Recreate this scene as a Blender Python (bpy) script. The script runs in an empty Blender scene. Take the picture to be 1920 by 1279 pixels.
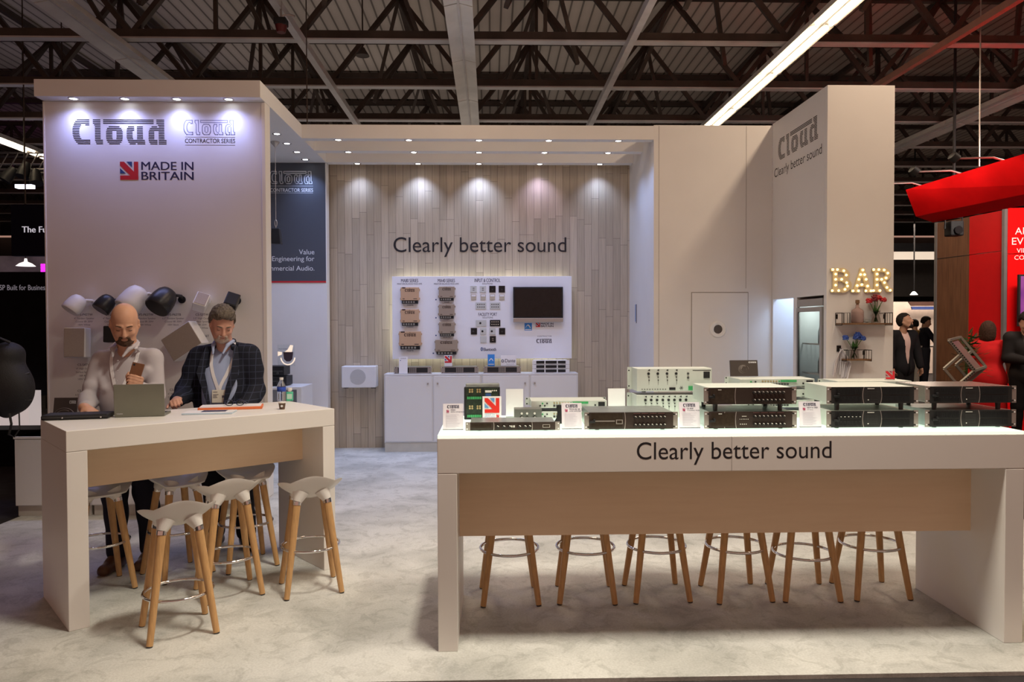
import bpy, math, random
import numpy as np
from mathutils import Vector, Matrix

SC = bpy.context.scene
COL = SC.collection
PI = math.pi

# ---------------------------------------------------------------- camera
F_PX = 1400.0
CAM_H = 1.62
_yaw, _pit, _rol = math.radians(1.62), math.radians(1.215), math.radians(.19)
_fw = Vector((math.sin(_yaw) * math.cos(_pit), math.cos(_yaw) * math.cos(_pit), -math.sin(_pit)))
_rt = Vector((math.cos(_yaw), -math.sin(_yaw), 0))
_up = _rt.cross(_fw)
_r2 = math.cos(_rol) * _rt - math.sin(_rol) * _up
_u2 = math.sin(_rol) * _rt + math.cos(_rol) * _up
cam_data = bpy.data.cameras.new('camera')
cam_data.sensor_width = 36
cam_data.lens = F_PX / 1920 * 36
cam_data.clip_start = .05
cam_data.clip_end = 200
cam = bpy.data.objects.new('camera', cam_data)
COL.objects.link(cam)
cam.matrix_world = Matrix(((_r2.x, _u2.x, -_fw.x, 0), (_r2.y, _u2.y, -_fw.y, 0), (_r2.z, _u2.z, -_fw.z, CAM_H), (0, 0, 0, 1)))
SC.camera = cam

# ---------------------------------------------------------------- world, exposure
SC.view_settings.view_transform = 'Standard'
SC.view_settings.look = 'None'
SC.view_settings.exposure = 0.0
SC.view_settings.gamma = 1
SC.view_settings.use_curve_mapping = False
SC.cycles.use_denoising = True
SC.cycles.max_bounces = 8
SC.cycles.diffuse_bounces = 5
SC.cycles.glossy_bounces = 3
SC.cycles.transmission_bounces = 6
SC.cycles.transparent_max_bounces = 8
SC.cycles.caustics_reflective = False
SC.cycles.caustics_refractive = False
SC.cycles.sample_clamp_indirect = 6
world = bpy.data.worlds.new('hall_air')
SC.world = world
world.use_nodes = True
world.node_tree.nodes['Background'].inputs[0].default_value = (1.0, .55, .41, 1)
world.node_tree.nodes['Background'].inputs[1].default_value = .37

# ---------------------------------------------------------------- hall lamps (fluorescent rows of the hall roof, aimed down) and added fill lights
def area(name, loc, sx, sy, power, color, rot=(0, 0, 0), spread=180):
    d = bpy.data.lights.new(name, 'AREA')
    d.shape = 'RECTANGLE'
    d.size, d.size_y, d.energy, d.color = sx, sy, power, color
    d.spread = math.radians(spread)
    o = bpy.data.objects.new(name, d)
    COL.objects.link(o)
    o.location, o.rotation_euler = loc, rot
    return o

WARM = (1, .74, .52)
SOFT = (1, .90, .74)
area('hall_lamp_and_fill', (4.08, 7.0, 5.24), .22, 7.0, 125, WARM)            # lit row over the right-hand side of the stand
area('hall_lamp_and_fill', (4.08, 13.5, 5.24), .22, 5.0, 70, WARM)
area('hall_lamp_and_fill', (.35, 3.0, 5.24), .26, .8, 104, SOFT, spread=125)   # lit length of the middle row, above the tables
area('hall_lamp_and_fill', (1.87, 2.95, 5.24), .26, .8, 52, SOFT, spread=125)  # added fill that brightens the left table and the floor
area('hall_lamp_and_fill', (-.36, 6.2, 5.24), .30, 1.8, 36, WARM)  # added fill that brightens the white beams of the back bay
area('hall_lamp_and_fill', (8.5, 7.0, 5.24), .30, 6.0, 70, WARM)
area('hall_lamp_and_fill', (13.4, 21.6, 4.6), 3.0, 3.0, 420, (1, .80, .64))     # lit stand far off at the back right
area('roof_fill', (-1.0, 14.6, 1.6), 6.0, 5.0, 62, (1, .86, .74), (PI, 0, 0))   # added unseen fill behind the plank wall, aimed up to brighten the roof deck
area('roof_fill', (-8.0, 14.5, 1.0), 4.0, 4.0, 22, (.85, .74, 1.0), (PI, 0, 0))  # second added fill, violet, for the left part of the roof

DOWN = (.40, .55, 1.0)
def spot(name, loc, power, angle=95, aim=(0, 0, -1), color=DOWN, blend=1.0, radius=.035):
    d = bpy.data.lights.new(name, 'SPOT')
    d.energy, d.color, d.spot_size, d.spot_blend, d.shadow_soft_size = power, color, math.radians(angle), blend, radius
    o = bpy.data.objects.new(name, d)
    COL.objects.link(o)
    o.location = loc
    o.rotation_euler = Vector(aim).to_track_quat('-Z', 'Y').to_euler()
    return o

# ---------------------------------------------------------------- helpers
def ray(px, py):
    return _fw + _r2 * ((px - 960) / F_PX) + _u2 * ((639.5 - py) / F_PX)
def at(px, py, Y):                       # the point of the vertical plane y = Y seen at a pixel of the photograph
    d = ray(px, py)
    return Vector((0, 0, CAM_H)) + d * (Y / d.y)
def atz(px, py, z):
    d = ray(px, py)
    return Vector((0, 0, CAM_H)) + d * ((z - CAM_H) / d.z)

def tag(o, label=None, cat=None, group=None, kind=None):
    if label: o['label'] = label
    if cat: o['category'] = cat
    if group: o['group'] = group
    if kind: o['kind'] = kind
    return o
def thing(name, label, cat, loc=(0, 0, 0), rz=0, group=None, kind=None):
    o = bpy.data.objects.new(name, None)
    o.empty_display_size = .1
    COL.objects.link(o)
    o.location = loc
    o.rotation_euler = (0, 0, rz)
    return tag(o, label, cat, group, kind)
def kids(o):
    return [c for c in COL.objects if c.parent == o]
def copy_tree(o, parent=None, table=None):
    c = o.copy()
    COL.objects.link(c)
    if parent: c.parent = parent
    for ch in list(o.children):
        copy_tree(ch, c)
    return c

class MB:
    """collects shapes, then becomes ONE mesh object"""
    def __init__(s, M=None):
        s.v, s.f, s.m, s.M = [], [], [], M or Matrix.Identity(4)
    def add(s, vs, fs, mi=0, M=None):
        b = len(s.v)
        T = s.M @ M if M is not None else s.M
        s.v += [tuple(T @ Vector(p)) for p in vs]
        s.f += [tuple(b + i for i in f) for f in fs]
        s.m += [mi] * len(fs)
        return s
    def box(s, x0, x1, y0, y1, z0, z1, mi=0, M=None):
        vs = [(x0, y0, z0), (x1, y0, z0), (x1, y1, z0), (x0, y1, z0), (x0, y0, z1), (x1, y0, z1), (x1, y1, z1), (x0, y1, z1)]
        return s.add(vs, [(0, 3, 2, 1), (4, 5, 6, 7), (0, 1, 5, 4), (1, 2, 6, 5), (2, 3, 7, 6), (3, 0, 4, 7)], mi, M)
    def cyl(s, a, b, r0, r1=None, n=14, mi=0, caps=True):
        a, b = Vector(a), Vector(b)
        r1 = r0 if r1 is None else r1
        z = (b - a).normalized()
        x = z.orthogonal().normalized()
        y = z.cross(x)
        vs, fs = [], []
        for c, r in ((a, r0), (b, r1)):
            for i in range(n):
                t = 2 * PI * i / n
                vs.append(c + x * (r * math.cos(t)) + y * (r * math.sin(t)))
        for i in range(n):
            j = (i + 1) % n
            fs.append((i, j, n + j, n + i))
        if caps:
            fs += [tuple(range(n - 1, -1, -1)), tuple(range(n, 2 * n))]
        return s.add(vs, fs, mi)
    def tube(s, pts, r, n=8, closed=False, mi=0, flat=None):
        pts = [Vector(p) for p in pts]
        L = len(pts)
        vs, fs = [], []
        up = None
        for i, p in enumerate(pts):
            if closed: d = pts[(i + 1) % L] - pts[i - 1]
            else: d = pts[min(i + 1, L - 1)] - pts[max(i - 1, 0)]
            d.normalize()
            if up is None: up = d.orthogonal().normalized()
            x = (up - d * up.dot(d)).normalized()
            up = x
            y = d.cross(x)
            rr = r[i] if isinstance(r, (list, tuple)) else r
            for k in range(n):
                t = 2 * PI * k / n
                vs.append(p + x * (rr * math.cos(t)) + y * (rr * math.sin(t) * (flat or 1)))
        m = L if closed else L - 1
        for i in range(m):
            for k in range(n):
                a, b = i * n + k, i * n + (k + 1) % n
                c, d2 = ((i + 1) % L) * n + (k + 1) % n, ((i + 1) % L) * n + k
                fs.append((a, b, c, d2))
        if not closed:
            fs += [tuple(range(n - 1, -1, -1)), tuple(range((L - 1) * n, L * n))]
        return s.add(vs, fs, mi)
    def lathe(s, prof, n=24, c=(0, 0, 0), mi=0, M=None):
        vs, fs = [], []
        for (r, z) in prof:
            for k in range(n):
                t = 2 * PI * k / n
                vs.append((c[0] + r * math.cos(t), c[1] + r * math.sin(t), c[2] + z))
        for i in range(len(prof) - 1):
            for k in range(n):
                fs.append((i * n + k, i * n + (k + 1) % n, (i + 1) * n + (k + 1) % n, (i + 1) * n + k))
        if prof[0][0] > 1e-5: fs.append(tuple(range(n - 1, -1, -1)))
        if prof[-1][0] > 1e-5: fs.append(tuple(range((len(prof) - 1) * n, len(prof) * n)))
        return s.add(vs, fs, mi, M)
    def ell(s, c, r, n=14, mi=0, M=None):
        if not hasattr(r, '__len__'): r = (r, r, r)
        vs, fs = [], []
        h = max(5, n // 2)
        for i in range(h + 1):
            a = PI * i / h
            for k in range(n):
                t = 2 * PI * k / n
                vs.append((c[0] + r[0] * math.sin(a) * math.cos(t), c[1] + r[1] * math.sin(a) * math.sin(t), c[2] - r[2] * math.cos(a)))
        for i in range(h):
            for k in range(n):
                fs.append((i * n + k, i * n + (k + 1) % n, (i + 1) * n + (k + 1) % n, (i + 1) * n + k))
        return s.add(vs, fs, mi, M)
    def prism(s, poly, w0, w1, M=None, mi=0):
        """a polygon in x,y pushed from z=w0 to z=w1"""
        n = len(poly)
        ar = sum(poly[i][0] * poly[(i + 1) % n][1] - poly[(i + 1) % n][0] * poly[i][1] for i in range(n))
        if ar < 0: poly = poly[::-1]
        vs = [(p[0], p[1], w0) for p in poly] + [(p[0], p[1], w1) for p in poly]
        fs = [tuple(range(n - 1, -1, -1)), tuple(range(n, 2 * n))] + [(i, (i + 1) % n, n + (i + 1) % n, n + i) for i in range(n)]
        return s.add(vs, fs, mi, M)
    def build(s, name, mats, parent=None, smooth=None, bevel=0, seg=2):
        me = bpy.data.meshes.new(name)
        me.from_pydata(s.v, [], s.f)
        if not isinstance(mats, (list, tuple)): mats = [mats]
        for m in mats: me.materials.append(m)
        if len(mats) > 1: me.polygons.foreach_set('material_index', s.m)
        me.validate()
        me.update()
        if smooth:
            me.polygons.foreach_set('use_smooth', [True] * len(me.polygons))
            me.set_sharp_from_angle(angle=math.radians(smooth))
        o = bpy.data.objects.new(name, me)
        COL.objects.link(o)
        if parent: o.parent = parent
        if bevel:
            b = o.modifiers.new('edge', 'BEVEL')
            b.width, b.segments, b.limit_method, b.angle_limit = bevel, seg, 'ANGLE', math.radians(50)
        return o

FRONT = Matrix(((1, 0, 0, 0), (0, 0, -1, 0), (0, 1, 0, 0), (0, 0, 0, 1)))     # a drawing in x,y stood up to face -Y
SIDE = Matrix(((0, 0, -1, 0), (-1, 0, 0, 0), (0, 1, 0, 0), (0, 0, 0, 1)))     # the same facing -X
def T(x, y, z): return Matrix.Translation((x, y, z))
def RZ(a): return Matrix.Rotation(a, 4, 'Z')
def RX(a): return Matrix.Rotation(a, 4, 'X')
def RY(a): return Matrix.Rotation(a, 4, 'Y')

# ---------------------------------------------------------------- materials
MATS = {}
def mat(name, col, rough=.5, metal=0, var=.06, scale=8, bump=0, bscale=60, emit=None, estr=0, trans=0, ior=1.45, spec=.5, alpha=1, coat=0, stretch=None):
    if name in MATS: return MATS[name]
    m = bpy.data.materials.new(name)
    m.use_nodes = True
    nt = m.node_tree
    p = nt.nodes['Principled BSDF']
    p.inputs['Roughness'].default_value = rough
    p.inputs['Metallic'].default_value = metal
    p.inputs['Specular IOR Level'].default_value = spec
    p.inputs['IOR'].default_value = ior
    p.inputs['Transmission Weight'].default_value = trans
    p.inputs['Alpha'].default_value = alpha
    p.inputs['Coat Weight'].default_value = coat
    tc = nt.nodes.new('ShaderNodeTexCoord')
    src = tc.outputs['Object']
    if stretch:
        mp = nt.nodes.new('ShaderNodeMapping')
        mp.inputs['Scale'].default_value = stretch
        nt.links.new(src, mp.inputs[0])
        src = mp.outputs[0]
    n = nt.nodes.new('ShaderNodeTexNoise')
    n.inputs['Scale'].default_value = scale
    n.inputs['Detail'].default_value = 4
    nt.links.new(src, n.inputs['Vector'])
    r = nt.nodes.new('ShaderNodeValToRGB')
    r.color_ramp.elements[0].position, r.color_ramp.elements[1].position = .3, .7
    r.color_ramp.elements[0].color = (*[c * (1 - var) for c in col], 1)
    r.color_ramp.elements[1].color = (*[min(1, c * (1 + var)) for c in col], 1)
    nt.links.new(n.outputs[0], r.inputs[0])
    nt.links.new(r.outputs[0], p.inputs['Base Color'])
    if bump:
        n2 = nt.nodes.new('ShaderNodeTexNoise')
        n2.inputs['Scale'].default_value = bscale
        nt.links.new(src, n2.inputs['Vector'])
        b = nt.nodes.new('ShaderNodeBump')
        b.inputs['Strength'].default_value = bump
        b.inputs['Distance'].default_value = .01
        nt.links.new(n2.outputs[0], b.inputs['Height'])
        nt.links.new(b.outputs[0], p.inputs['Normal'])
    if emit:
        p.inputs['Emission Color'].default_value = (*emit, 1)
        p.inputs['Emission Strength'].default_value = estr
    MATS[name] = m
    return m

def nodes(name):
    m = bpy.data.materials.new(name)
    m.use_nodes = True
    return m, m.node_tree, m.node_tree.nodes['Principled BSDF']
def ramp(nt, src, stops):
    r = nt.nodes.new('ShaderNodeValToRGB')
    e = r.color_ramp.elements
    while len(e) < len(stops): e.new(.5)
    for k, (p, c) in enumerate(stops):
        e[k].position = p
        e[k].color = (*c, 1) if len(c) == 3 else c
    nt.links.new(src, r.inputs[0])
    return r.outputs[0]

WHITE = mat('white_panel_laminate', (.80, .78, .75), .42, var=.012, scale=2)
WHITE2 = mat('white_painted_board', (.78, .77, .76), .55, var=.015, scale=3)
PLASTIC = mat('white_moulded_plastic', (.82, .81, .78), .32, var=.01, scale=5)
INK = mat('black_vinyl_lettering', (.018, .016, .02), .5, var=.05)
INKG = mat('grey_print', (.16, .15, .18), .6, var=.05)
INKL = mat('pale_outline_print', (.30, .30, .36), .6, var=.05)
WPRINT = mat('white_print', (.75, .76, .78), .5, var=.02)
RED = mat('red_print', (.58, .02, .03), .5, var=.04)
BLUE = mat('blue_print', (.025, .07, .22), .5, var=.04)
SKYBLUE = mat('bright_blue_print', (.04, .25, .70), .4, var=.04)
NAVY = mat('navy_print', (.02, .02, .07), .5, var=.04)
CARD = mat('white_card_stock', (.84, .83, .86), .5, var=.01)
CARDP = mat('pale_mauve_card', (.80, .76, .84), .5, var=.01)
BLACK = mat('black_plastic', (.018, .018, .020), .5, var=.1, spec=.3)
BLACKG = mat('black_gloss', (.012, .012, .014), .12, var=.05)
DARK = mat('dark_grey_plastic', (.05, .05, .052), .45, var=.08)
CHROME = mat('polished_chrome', (.80, .80, .82), .08, 1, var=.01)
STEEL = mat('brushed_steel', (.52, .49, .47), .36, .85, var=.04, scale=40, stretch=(1, 12, 12))
EAR = mat('anodised_rack_ear', (.36, .32, .30), .42, .6, var=.04)
ALU = mat('pale_coated_metal', (.62, .66, .62), .38, .25, var=.02)
GALV = mat('galvanised_sheet', (.36, .40, .40), .34, .75, var=.14, scale=18)
BEECH = mat('beech_leg', (.58, .345, .15), .42, var=.12, scale=9, stretch=(12, 12, 1))
GLASS = mat('clear_glass', (.95, .97, .96), .03, trans=1, ior=1.2, var=0)
SCREW = mat('dark_screw', (.03, .03, .03), .4, .5)
PCB = mat('green_terminal', (.05, .35, .12), .4, var=.15, scale=40)
GOLDP = mat('brass_connector', (.62, .48, .24), .3, .7)
BROWNGLASS = mat('smoked_panel_window', (.03, .022, .015), .15, var=.2, scale=60)

def wood_plank_mat():
    m, nt, p = nodes('limed_oak_planks')
    tc = nt.nodes.new('ShaderNodeTexCoord')
    mp = nt.nodes.new('ShaderNodeMapping')
    mp.inputs['Rotation'].default_value = (PI / 2, 0, 0)
    # planks stand upright: brick rows run along X, bricks along Z
    sw = nt.nodes.new('ShaderNodeSeparateXYZ')
    cb = nt.nodes.new('ShaderNodeCombineXYZ')
    nt.links.new(tc.outputs['Object'], sw.inputs[0])
    def mth(op, a, v):
        n_ = nt.nodes.new('ShaderNodeMath')
        n_.operation = op
        nt.links.new(a, n_.inputs[0])
        if isinstance(v, float): n_.inputs[1].default_value = v
        elif v is not None: nt.links.new(v, n_.inputs[1])
        return n_.outputs[0]
    wn = nt.nodes.new('ShaderNodeTexWhiteNoise')
    wn.noise_dimensions = '1D'
    nt.links.new(mth('FLOOR', mth('DIVIDE', sw.outputs['X'], .096), None), wn.inputs['W'])
    nt.links.new(mth('ADD', sw.outputs['Z'], mth('MULTIPLY', wn.outputs['Value'], 7.0)), cb.inputs['X'])   # every row of boards starts at its own height
    nt.links.new(sw.outputs['X'], cb.inputs['Y'])
    br = nt.nodes.new('ShaderNodeTexBrick')
    br.offset = 0
    br.inputs['Scale'].default_value = 1
    br.inputs['Mortar Size'].default_value = .0022
    br.inputs['Mortar Smooth'].default_value = .2
    br.inputs['Bias'].default_value = 0
    br.inputs['Brick Width'].default_value = .95
    br.inputs['Row Height'].default_value = .096
    br.inputs['Color1'].default_value = (.62, .52, .39, 1)
    br.inputs['Color2'].default_value = (.47, .39, .29, 1)
    br.inputs['Mortar'].default_value = (.20, .16, .13, 1)
    nt.links.new(cb.outputs[0], br.inputs['Vector'])
    mp2 = nt.nodes.new('ShaderNodeMapping')
    mp2.inputs['Scale'].default_value = (55, 1, 2.2)
    nt.links.new(tc.outputs['Object'], mp2.inputs[0])
    n = nt.nodes.new('ShaderNodeTexNoise')
    n.inputs['Scale'].default_value = 1.3
    n.inputs['Detail'].default_value = 6
    nt.links.new(mp2.outputs[0], n.inputs['Vector'])
    g = ramp(nt, n.outputs[0], [(.3, (.78, .78, .78)), (.68, (1.0, 1.0, 1.0))])
    mx = nt.nodes.new('ShaderNodeMix')
    mx.data_type, mx.blend_type = 'RGBA', 'MULTIPLY'
    mx.inputs['Factor'].default_value = .85
    nt.links.new(br.outputs['Color'], mx.inputs[6])
    nt.links.new(g, mx.inputs[7])
    nt.links.new(mx.outputs[2], p.inputs['Base Color'])
    p.inputs['Roughness'].default_value = .5
    return m
PLANK = wood_plank_mat()

def grain_mat(name, a, b, sx=(1.2, 14, 14), rough=.45):
    m, nt, p = nodes(name)
    tc = nt.nodes.new('ShaderNodeTexCoord')
    mp = nt.nodes.new('ShaderNodeMapping')
    mp.inputs['Scale'].default_value = sx
    nt.links.new(tc.outputs['Object'], mp.inputs[0])
    n = nt.nodes.new('ShaderNodeTexNoise')
    n.inputs['Scale'].default_value = 2
    n.inputs['Detail'].default_value = 7
    n.inputs['Roughness'].default_value = .6
    nt.links.new(mp.outputs[0], n.inputs['Vector'])
    nt.links.new(ramp(nt, n.outputs[0], [(.25, a), (.75, b)]), p.inputs['Base Color'])
    p.inputs['Roughness'].default_value = rough
    return m
MAPLE = grain_mat('pale_maple_veneer', (.80, .615, .42), (.86, .68, .48))
WALNUT = grain_mat('dark_walnut_boards', (.085, .035, .018), (.22, .10, .05), (14, 14, .9))
SHELFWOOD = grain_mat('brown_shelf_wood', (.12, .06, .03), (.24, .13, .06))

def carpet_mat():
    m, nt, p = nodes('cream_needle_carpet')
    tc = nt.nodes.new('ShaderNodeTexCoord')
    def noise(sc, det, dist=0, rough=.5):
        n = nt.nodes.new('ShaderNodeTexNoise')
        n.inputs['Scale'].default_value, n.inputs['Detail'].default_value = sc, det
        n.inputs['Distortion'].default_value, n.inputs['Roughness'].default_value = dist, rough
        nt.links.new(tc.outputs['Object'], n.inputs['Vector'])
        return n.outputs[0]
    big = ramp(nt, noise(1.7, 5, .6), [(.36, (.49, .495, .47)), (.60, (.68, .685, .655))])
    scuff = ramp(nt, noise(7, 9, 1.1, .7), [(.50, (1, 1, 1)), (.62, (.76, .76, .75)), (.72, (.92, .92, .91))])
    speck = ramp(nt, noise(90, 3), [(.3, (.80, .80, .79)), (.7, (1, 1, 1))])
    def mul(a, b, f):
        mx = nt.nodes.new('ShaderNodeMix')
        mx.data_type, mx.blend_type = 'RGBA', 'MULTIPLY'
        mx.inputs['Factor'].default_value = f
        nt.links.new(a, mx.inputs[6])
        nt.links.new(b, mx.inputs[7])
        return mx.outputs[2]
    nt.links.new(mul(mul(big, scuff, .8), speck, .8), p.inputs['Base Color'])
    p.inputs['Roughness'].default_value = .95
    p.inputs['Specular IOR Level'].default_value = .1
    b = nt.nodes.new('ShaderNodeBump')
    b.inputs['Strength'].default_value = .35
    b.inputs['Distance'].default_value = .004
    nt.links.new(noise(220, 2), b.inputs['Height'])
    nt.links.new(b.outputs[0], p.inputs['Normal'])
    return m
CARPET = carpet_mat()

def deck_mat():
    m, nt, p = nodes('ribbed_roof_deck')
    tc = nt.nodes.new('ShaderNodeTexCoord')
    w = nt.nodes.new('ShaderNodeTexWave')
    w.wave_type, w.bands_direction = 'BANDS', 'X'
    w.inputs['Scale'].default_value = 1.6
    w.inputs['Distortion'].default_value = 0
    nt.links.new(tc.outputs['Object'], w.inputs['Vector'])
    n = nt.nodes.new('ShaderNodeTexNoise')
    n.inputs['Scale'].default_value = 1.2
    nt.links.new(tc.outputs['Object'], n.inputs['Vector'])
    c = ramp(nt, w.outputs[0], [(.03, (.26, .22, .19)), (.10, (.74, .66, .58)), (1, (.82, .73, .65))])
    mx = nt.nodes.new('ShaderNodeMix')
    mx.data_type, mx.blend_type = 'RGBA', 'MULTIPLY'
    mx.inputs['Factor'].default_value = .25
    nt.links.new(c, mx.inputs[6])
    nt.links.new(n.outputs[0], mx.inputs[7])
    nt.links.new(mx.outputs[2], p.inputs['Base Color'])
    p.inputs['Roughness'].default_value = .7
    return m
DECK = deck_mat()
TRUSS = mat('dark_painted_truss_steel', (.075, .055, .046), .5, .2, var=.25, scale=3)
TRUSSL = mat('pale_flange_steel', (.62, .60, .60), .42, .0, var=.12, scale=3)
TRAY = mat('grey_sheet_lamp_tray', (.78, .76, .73), .45, .0, var=.12, scale=2)

# ---------------------------------------------------------------- lettering and logos
_tc = {}
def text_geo(body, bold=0):
    k = (body, bold)
    if k not in _tc:
        cu = bpy.data.curves.new('t', 'FONT')
        cu.body, cu.size, cu.resolution_u, cu.offset = body, 1, 6, bold
        o = bpy.data.objects.new('t', cu)
        me = o.to_mesh()
        vs = [tuple(v.co) for v in me.vertices]
        fs = [tuple(p.vertices) for p in me.polygons]
        o.to_mesh_clear()
        bpy.data.objects.remove(o)
        bpy.data.curves.remove(cu)
        _tc[k] = (vs, fs)
    return _tc[k]
def write(mb, body, M, w=None, h=None, align='c', mi=0, bold=0, thick=0, em=None):
    """text whose inked box is fitted to w and/or h, anchored at the box's bottom (left, centre, right) at the origin of M"""
    wide = max(0, bold - .004)                       # heavier strokes: the letters are laid twice, a hair apart
    vs, fs = text_geo(body, 0)
    if not vs: return
    x0, x1 = min(v[0] for v in vs), max(v[0] for v in vs)
    y0, y1 = min(v[1] for v in vs), max(v[1] for v in vs)
    if em: sx = sy = em
    elif w and h: sx, sy = w / (x1 - x0), h / (y1 - y0)
    elif w: sx = sy = w / (x1 - x0)
    else: sx = sy = h / (y1 - y0)
    ox = {'l': x0, 'c': (x0 + x1) / 2, 'r': x1}[align]
    if em: y0 = 0
    for k, dx in enumerate((0,) if not wide else (-wide, 0, wide)):
        mb.add([((x - ox + dx) * sx, (y - y0) * sy, .0004 + thick + .00012 * k) for x, y, z in vs], fs, mi, M)

_R = {}
for _r in range(15): _R[_r] = []
for _r, _l in enumerate([[(145, 375)], [(115, 375)], [(95, 375)], [(85, 225), (300, 375)], [(72, 210)], [(66, 195)], [(64, 190)], [(63, 190)], [(64, 190)],
                         [(67, 195)], [(75, 205)], [(85, 225)], [(103, 388)], [(125, 388)], [(155, 388)]]): _R[_r] += _l
for _r in range(15): _R[_r] += [(440, 580)] if _r < 3 else [(462, 580)] if _r == 3 else [(475, 580)] if _r < 12 else [(475 + 12 * (_r - 12), 622)]
for _r in range(3): _R[_r] += [(628, 1560), (1610, 1757)]
_R[3] += [(1640, 1757)]
for _r, _l in zip(range(4, 15), [[(730, 930)], [(700, 962)], [(688, 978)]] + [[(680, 797), (872, 988)]] * 4 + [[(682, 800), (868, 985)], [(690, 978)], [(705, 962)], [(735, 935)]]): _R[_r] += _l
for _r, _l in zip(range(4, 15), [[(1085, 1200), (1250, 1360)], [(1068, 1200), (1250, 1360)], [(1060, 1200), (1250, 1360)]] + [[(1058, 1170), (1250, 1360)]] * 4 +
                  [[(1065, 1180), (1250, 1362)], [(1078, 1395)], [(1090, 1400)], [(1115, 1225), (1255, 1400)]]): _R[_r] += _l
for _r, _l in zip(range(4, 15), [[(1520, 1625), (1655, 1757)], [(1490, 1757)], [(1475, 1757)]] + [[(1465, 1570), (1650, 1757)]] * 4 +
                  [[(1462, 1570), (1650, 1760)], [(1465, 1628), (1650, 1795)], [(1475, 1628), (1650, 1795)], [(1495, 1628), (1650, 1795)]]): _R[_r] += _l
def striped_logo(mb, M, w, h=None, mi=0, fill=.6):
    """the striped word mark, inked box w x h, bottom left at the origin of M"""
    h = h or w * .26
    sx, rh = w / 1740, h / 15
    for r in range(15):
        y1 = h - r * rh
        for a, b in _R[r]:
            mb.add([((a - 60) * sx, y1 - rh * fill, .0004), ((b - 60) * sx, y1 - rh * fill, .0004), ((b - 60) * sx, y1, .0004), ((a - 60) * sx, y1, .0004)], [(0, 1, 2, 3)], mi, M)
def outline_logo(mb, M, w, h=None, mi=0, t=.07):
    h = h or w * .26
    sx, rh = w / 1740, h / 15
    lw = h * t
    def q(x0, x1, y0, y1): mb.add([(x0, y0, .0004), (x1, y0, .0004), (x1, y1, .0004), (x0, y1, .0004)], [(0, 1, 2, 3)], mi, M)
    for r in range(15):
        y1, y0 = h - r * rh, h - (r + 1) * rh
        for a, b in _R[r]:
            xa, xb = (a - 60) * sx, (b - 60) * sx
            q(xa, xa + lw, y0, y1)
            q(xb - lw, xb, y0, y1)
            for rr, ya, yb in ((r - 1, y1 - lw, y1), (r + 1, y0, y0 + lw)):
                segs = [(a, b)]
                for c, d in _R.get(rr, []):
                    nx = []
                    for s0, s1 in segs:
                        if d <= s0 or c >= s1: nx.append((s0, s1))
                        else:
                            if c > s0: nx.append((s0, c))
                            if d < s1: nx.append((d, s1))
                    segs = nx
                for s0, s1 in segs: q((s0 - 60) * sx, (s1 - 60) * sx, ya, yb)
def flag_mark(mb, M, s, red=0, blue=1, white=None):
    """the square arrow mark, bottom left at the origin of M"""
    def P(pts, mi, w=.0015):
        mb.add([(x * s, (1 - y) * s, w) for x, y in pts], [tuple(range(len(pts) - 1, -1, -1))], mi, M)
    if white is not None: P([(0, 0), (1, 0), (1, 1), (0, 1)], white, .001)
    P([(.76, 0), (1, 0), (1, 1), (.76, .76)], red)
    P([(0, .76), (.76, .76), (1, 1), (0, 1)], red)
    P([(0, 0), (.22, 0), (.76, .55), (.76, .76), (.55, .76), (0, .22)], red)
    P([(.35, 0), (.66, 0), (.66, .32)], blue)
    P([(0, .35), (.32, .66), (0, .66)], blue)

# ================================================================ the setting
def structure(name, mb, m, label, parent=None, bevel=0, cat=None):
    o = mb.build(name, m, parent, bevel=bevel)
    return tag(o, label, cat or name.split('_')[0], None, 'structure')

m = MB()
m.add([(-4.03, 3.385, 0), (4.4, 3.372, 0), (4.4, 11, 0), (-4.03, 11, 0), (-4.03, 3.385, -.02), (4.4, 3.372, -.02)], [(0, 1, 2, 3), (4, 5, 1, 0)])
floor = structure('floor', m, CARPET, 'cream scuffed carpet covering the stand')
HALLFLOOR = mat('dark_hall_carpet', (.030, .026, .028), .9, var=.35, scale=6, bump=.2, bscale=150)
m = MB()
m.box(-30, 30, -1.2, 45.9, -.10, -.021)
structure('floor_hall', m, HALLFLOOR, 'dark grey hall floor around the stand', cat='floor')

ZB, ZT = 3.712, 3.868                        # underside and top of every canopy and beam
# display wall on the left
m = MB()
m.box(-4.14, -2.14, 7.09, 7.24, 0, ZB - .002)
wall_left = structure('wall_left', m, WHITE2, 'tall white display wall carrying hung speakers, left of the stand')
m = MB()
m.box(-2.138, -2.102, 7.082, 7.24, 0, ZB - .002)
m.box(-4.146, -4.13, 7.084, 7.10, 0, ZB - .002)
m.build('edge_trim', WHITE, wall_left, bevel=.003)
def px_on(Y): return lambda x, y: at(x, y, Y)
def on_front(px, py, Y, off=.0003):           # drawing frame on a wall that faces the camera side
    p = at(px, py, Y)
    return T(p.x, Y - off, p.z) @ FRONT
def span(x0, x1, y, Y): return at(x1, y, Y).x - at(x0, y, Y).x

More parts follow.
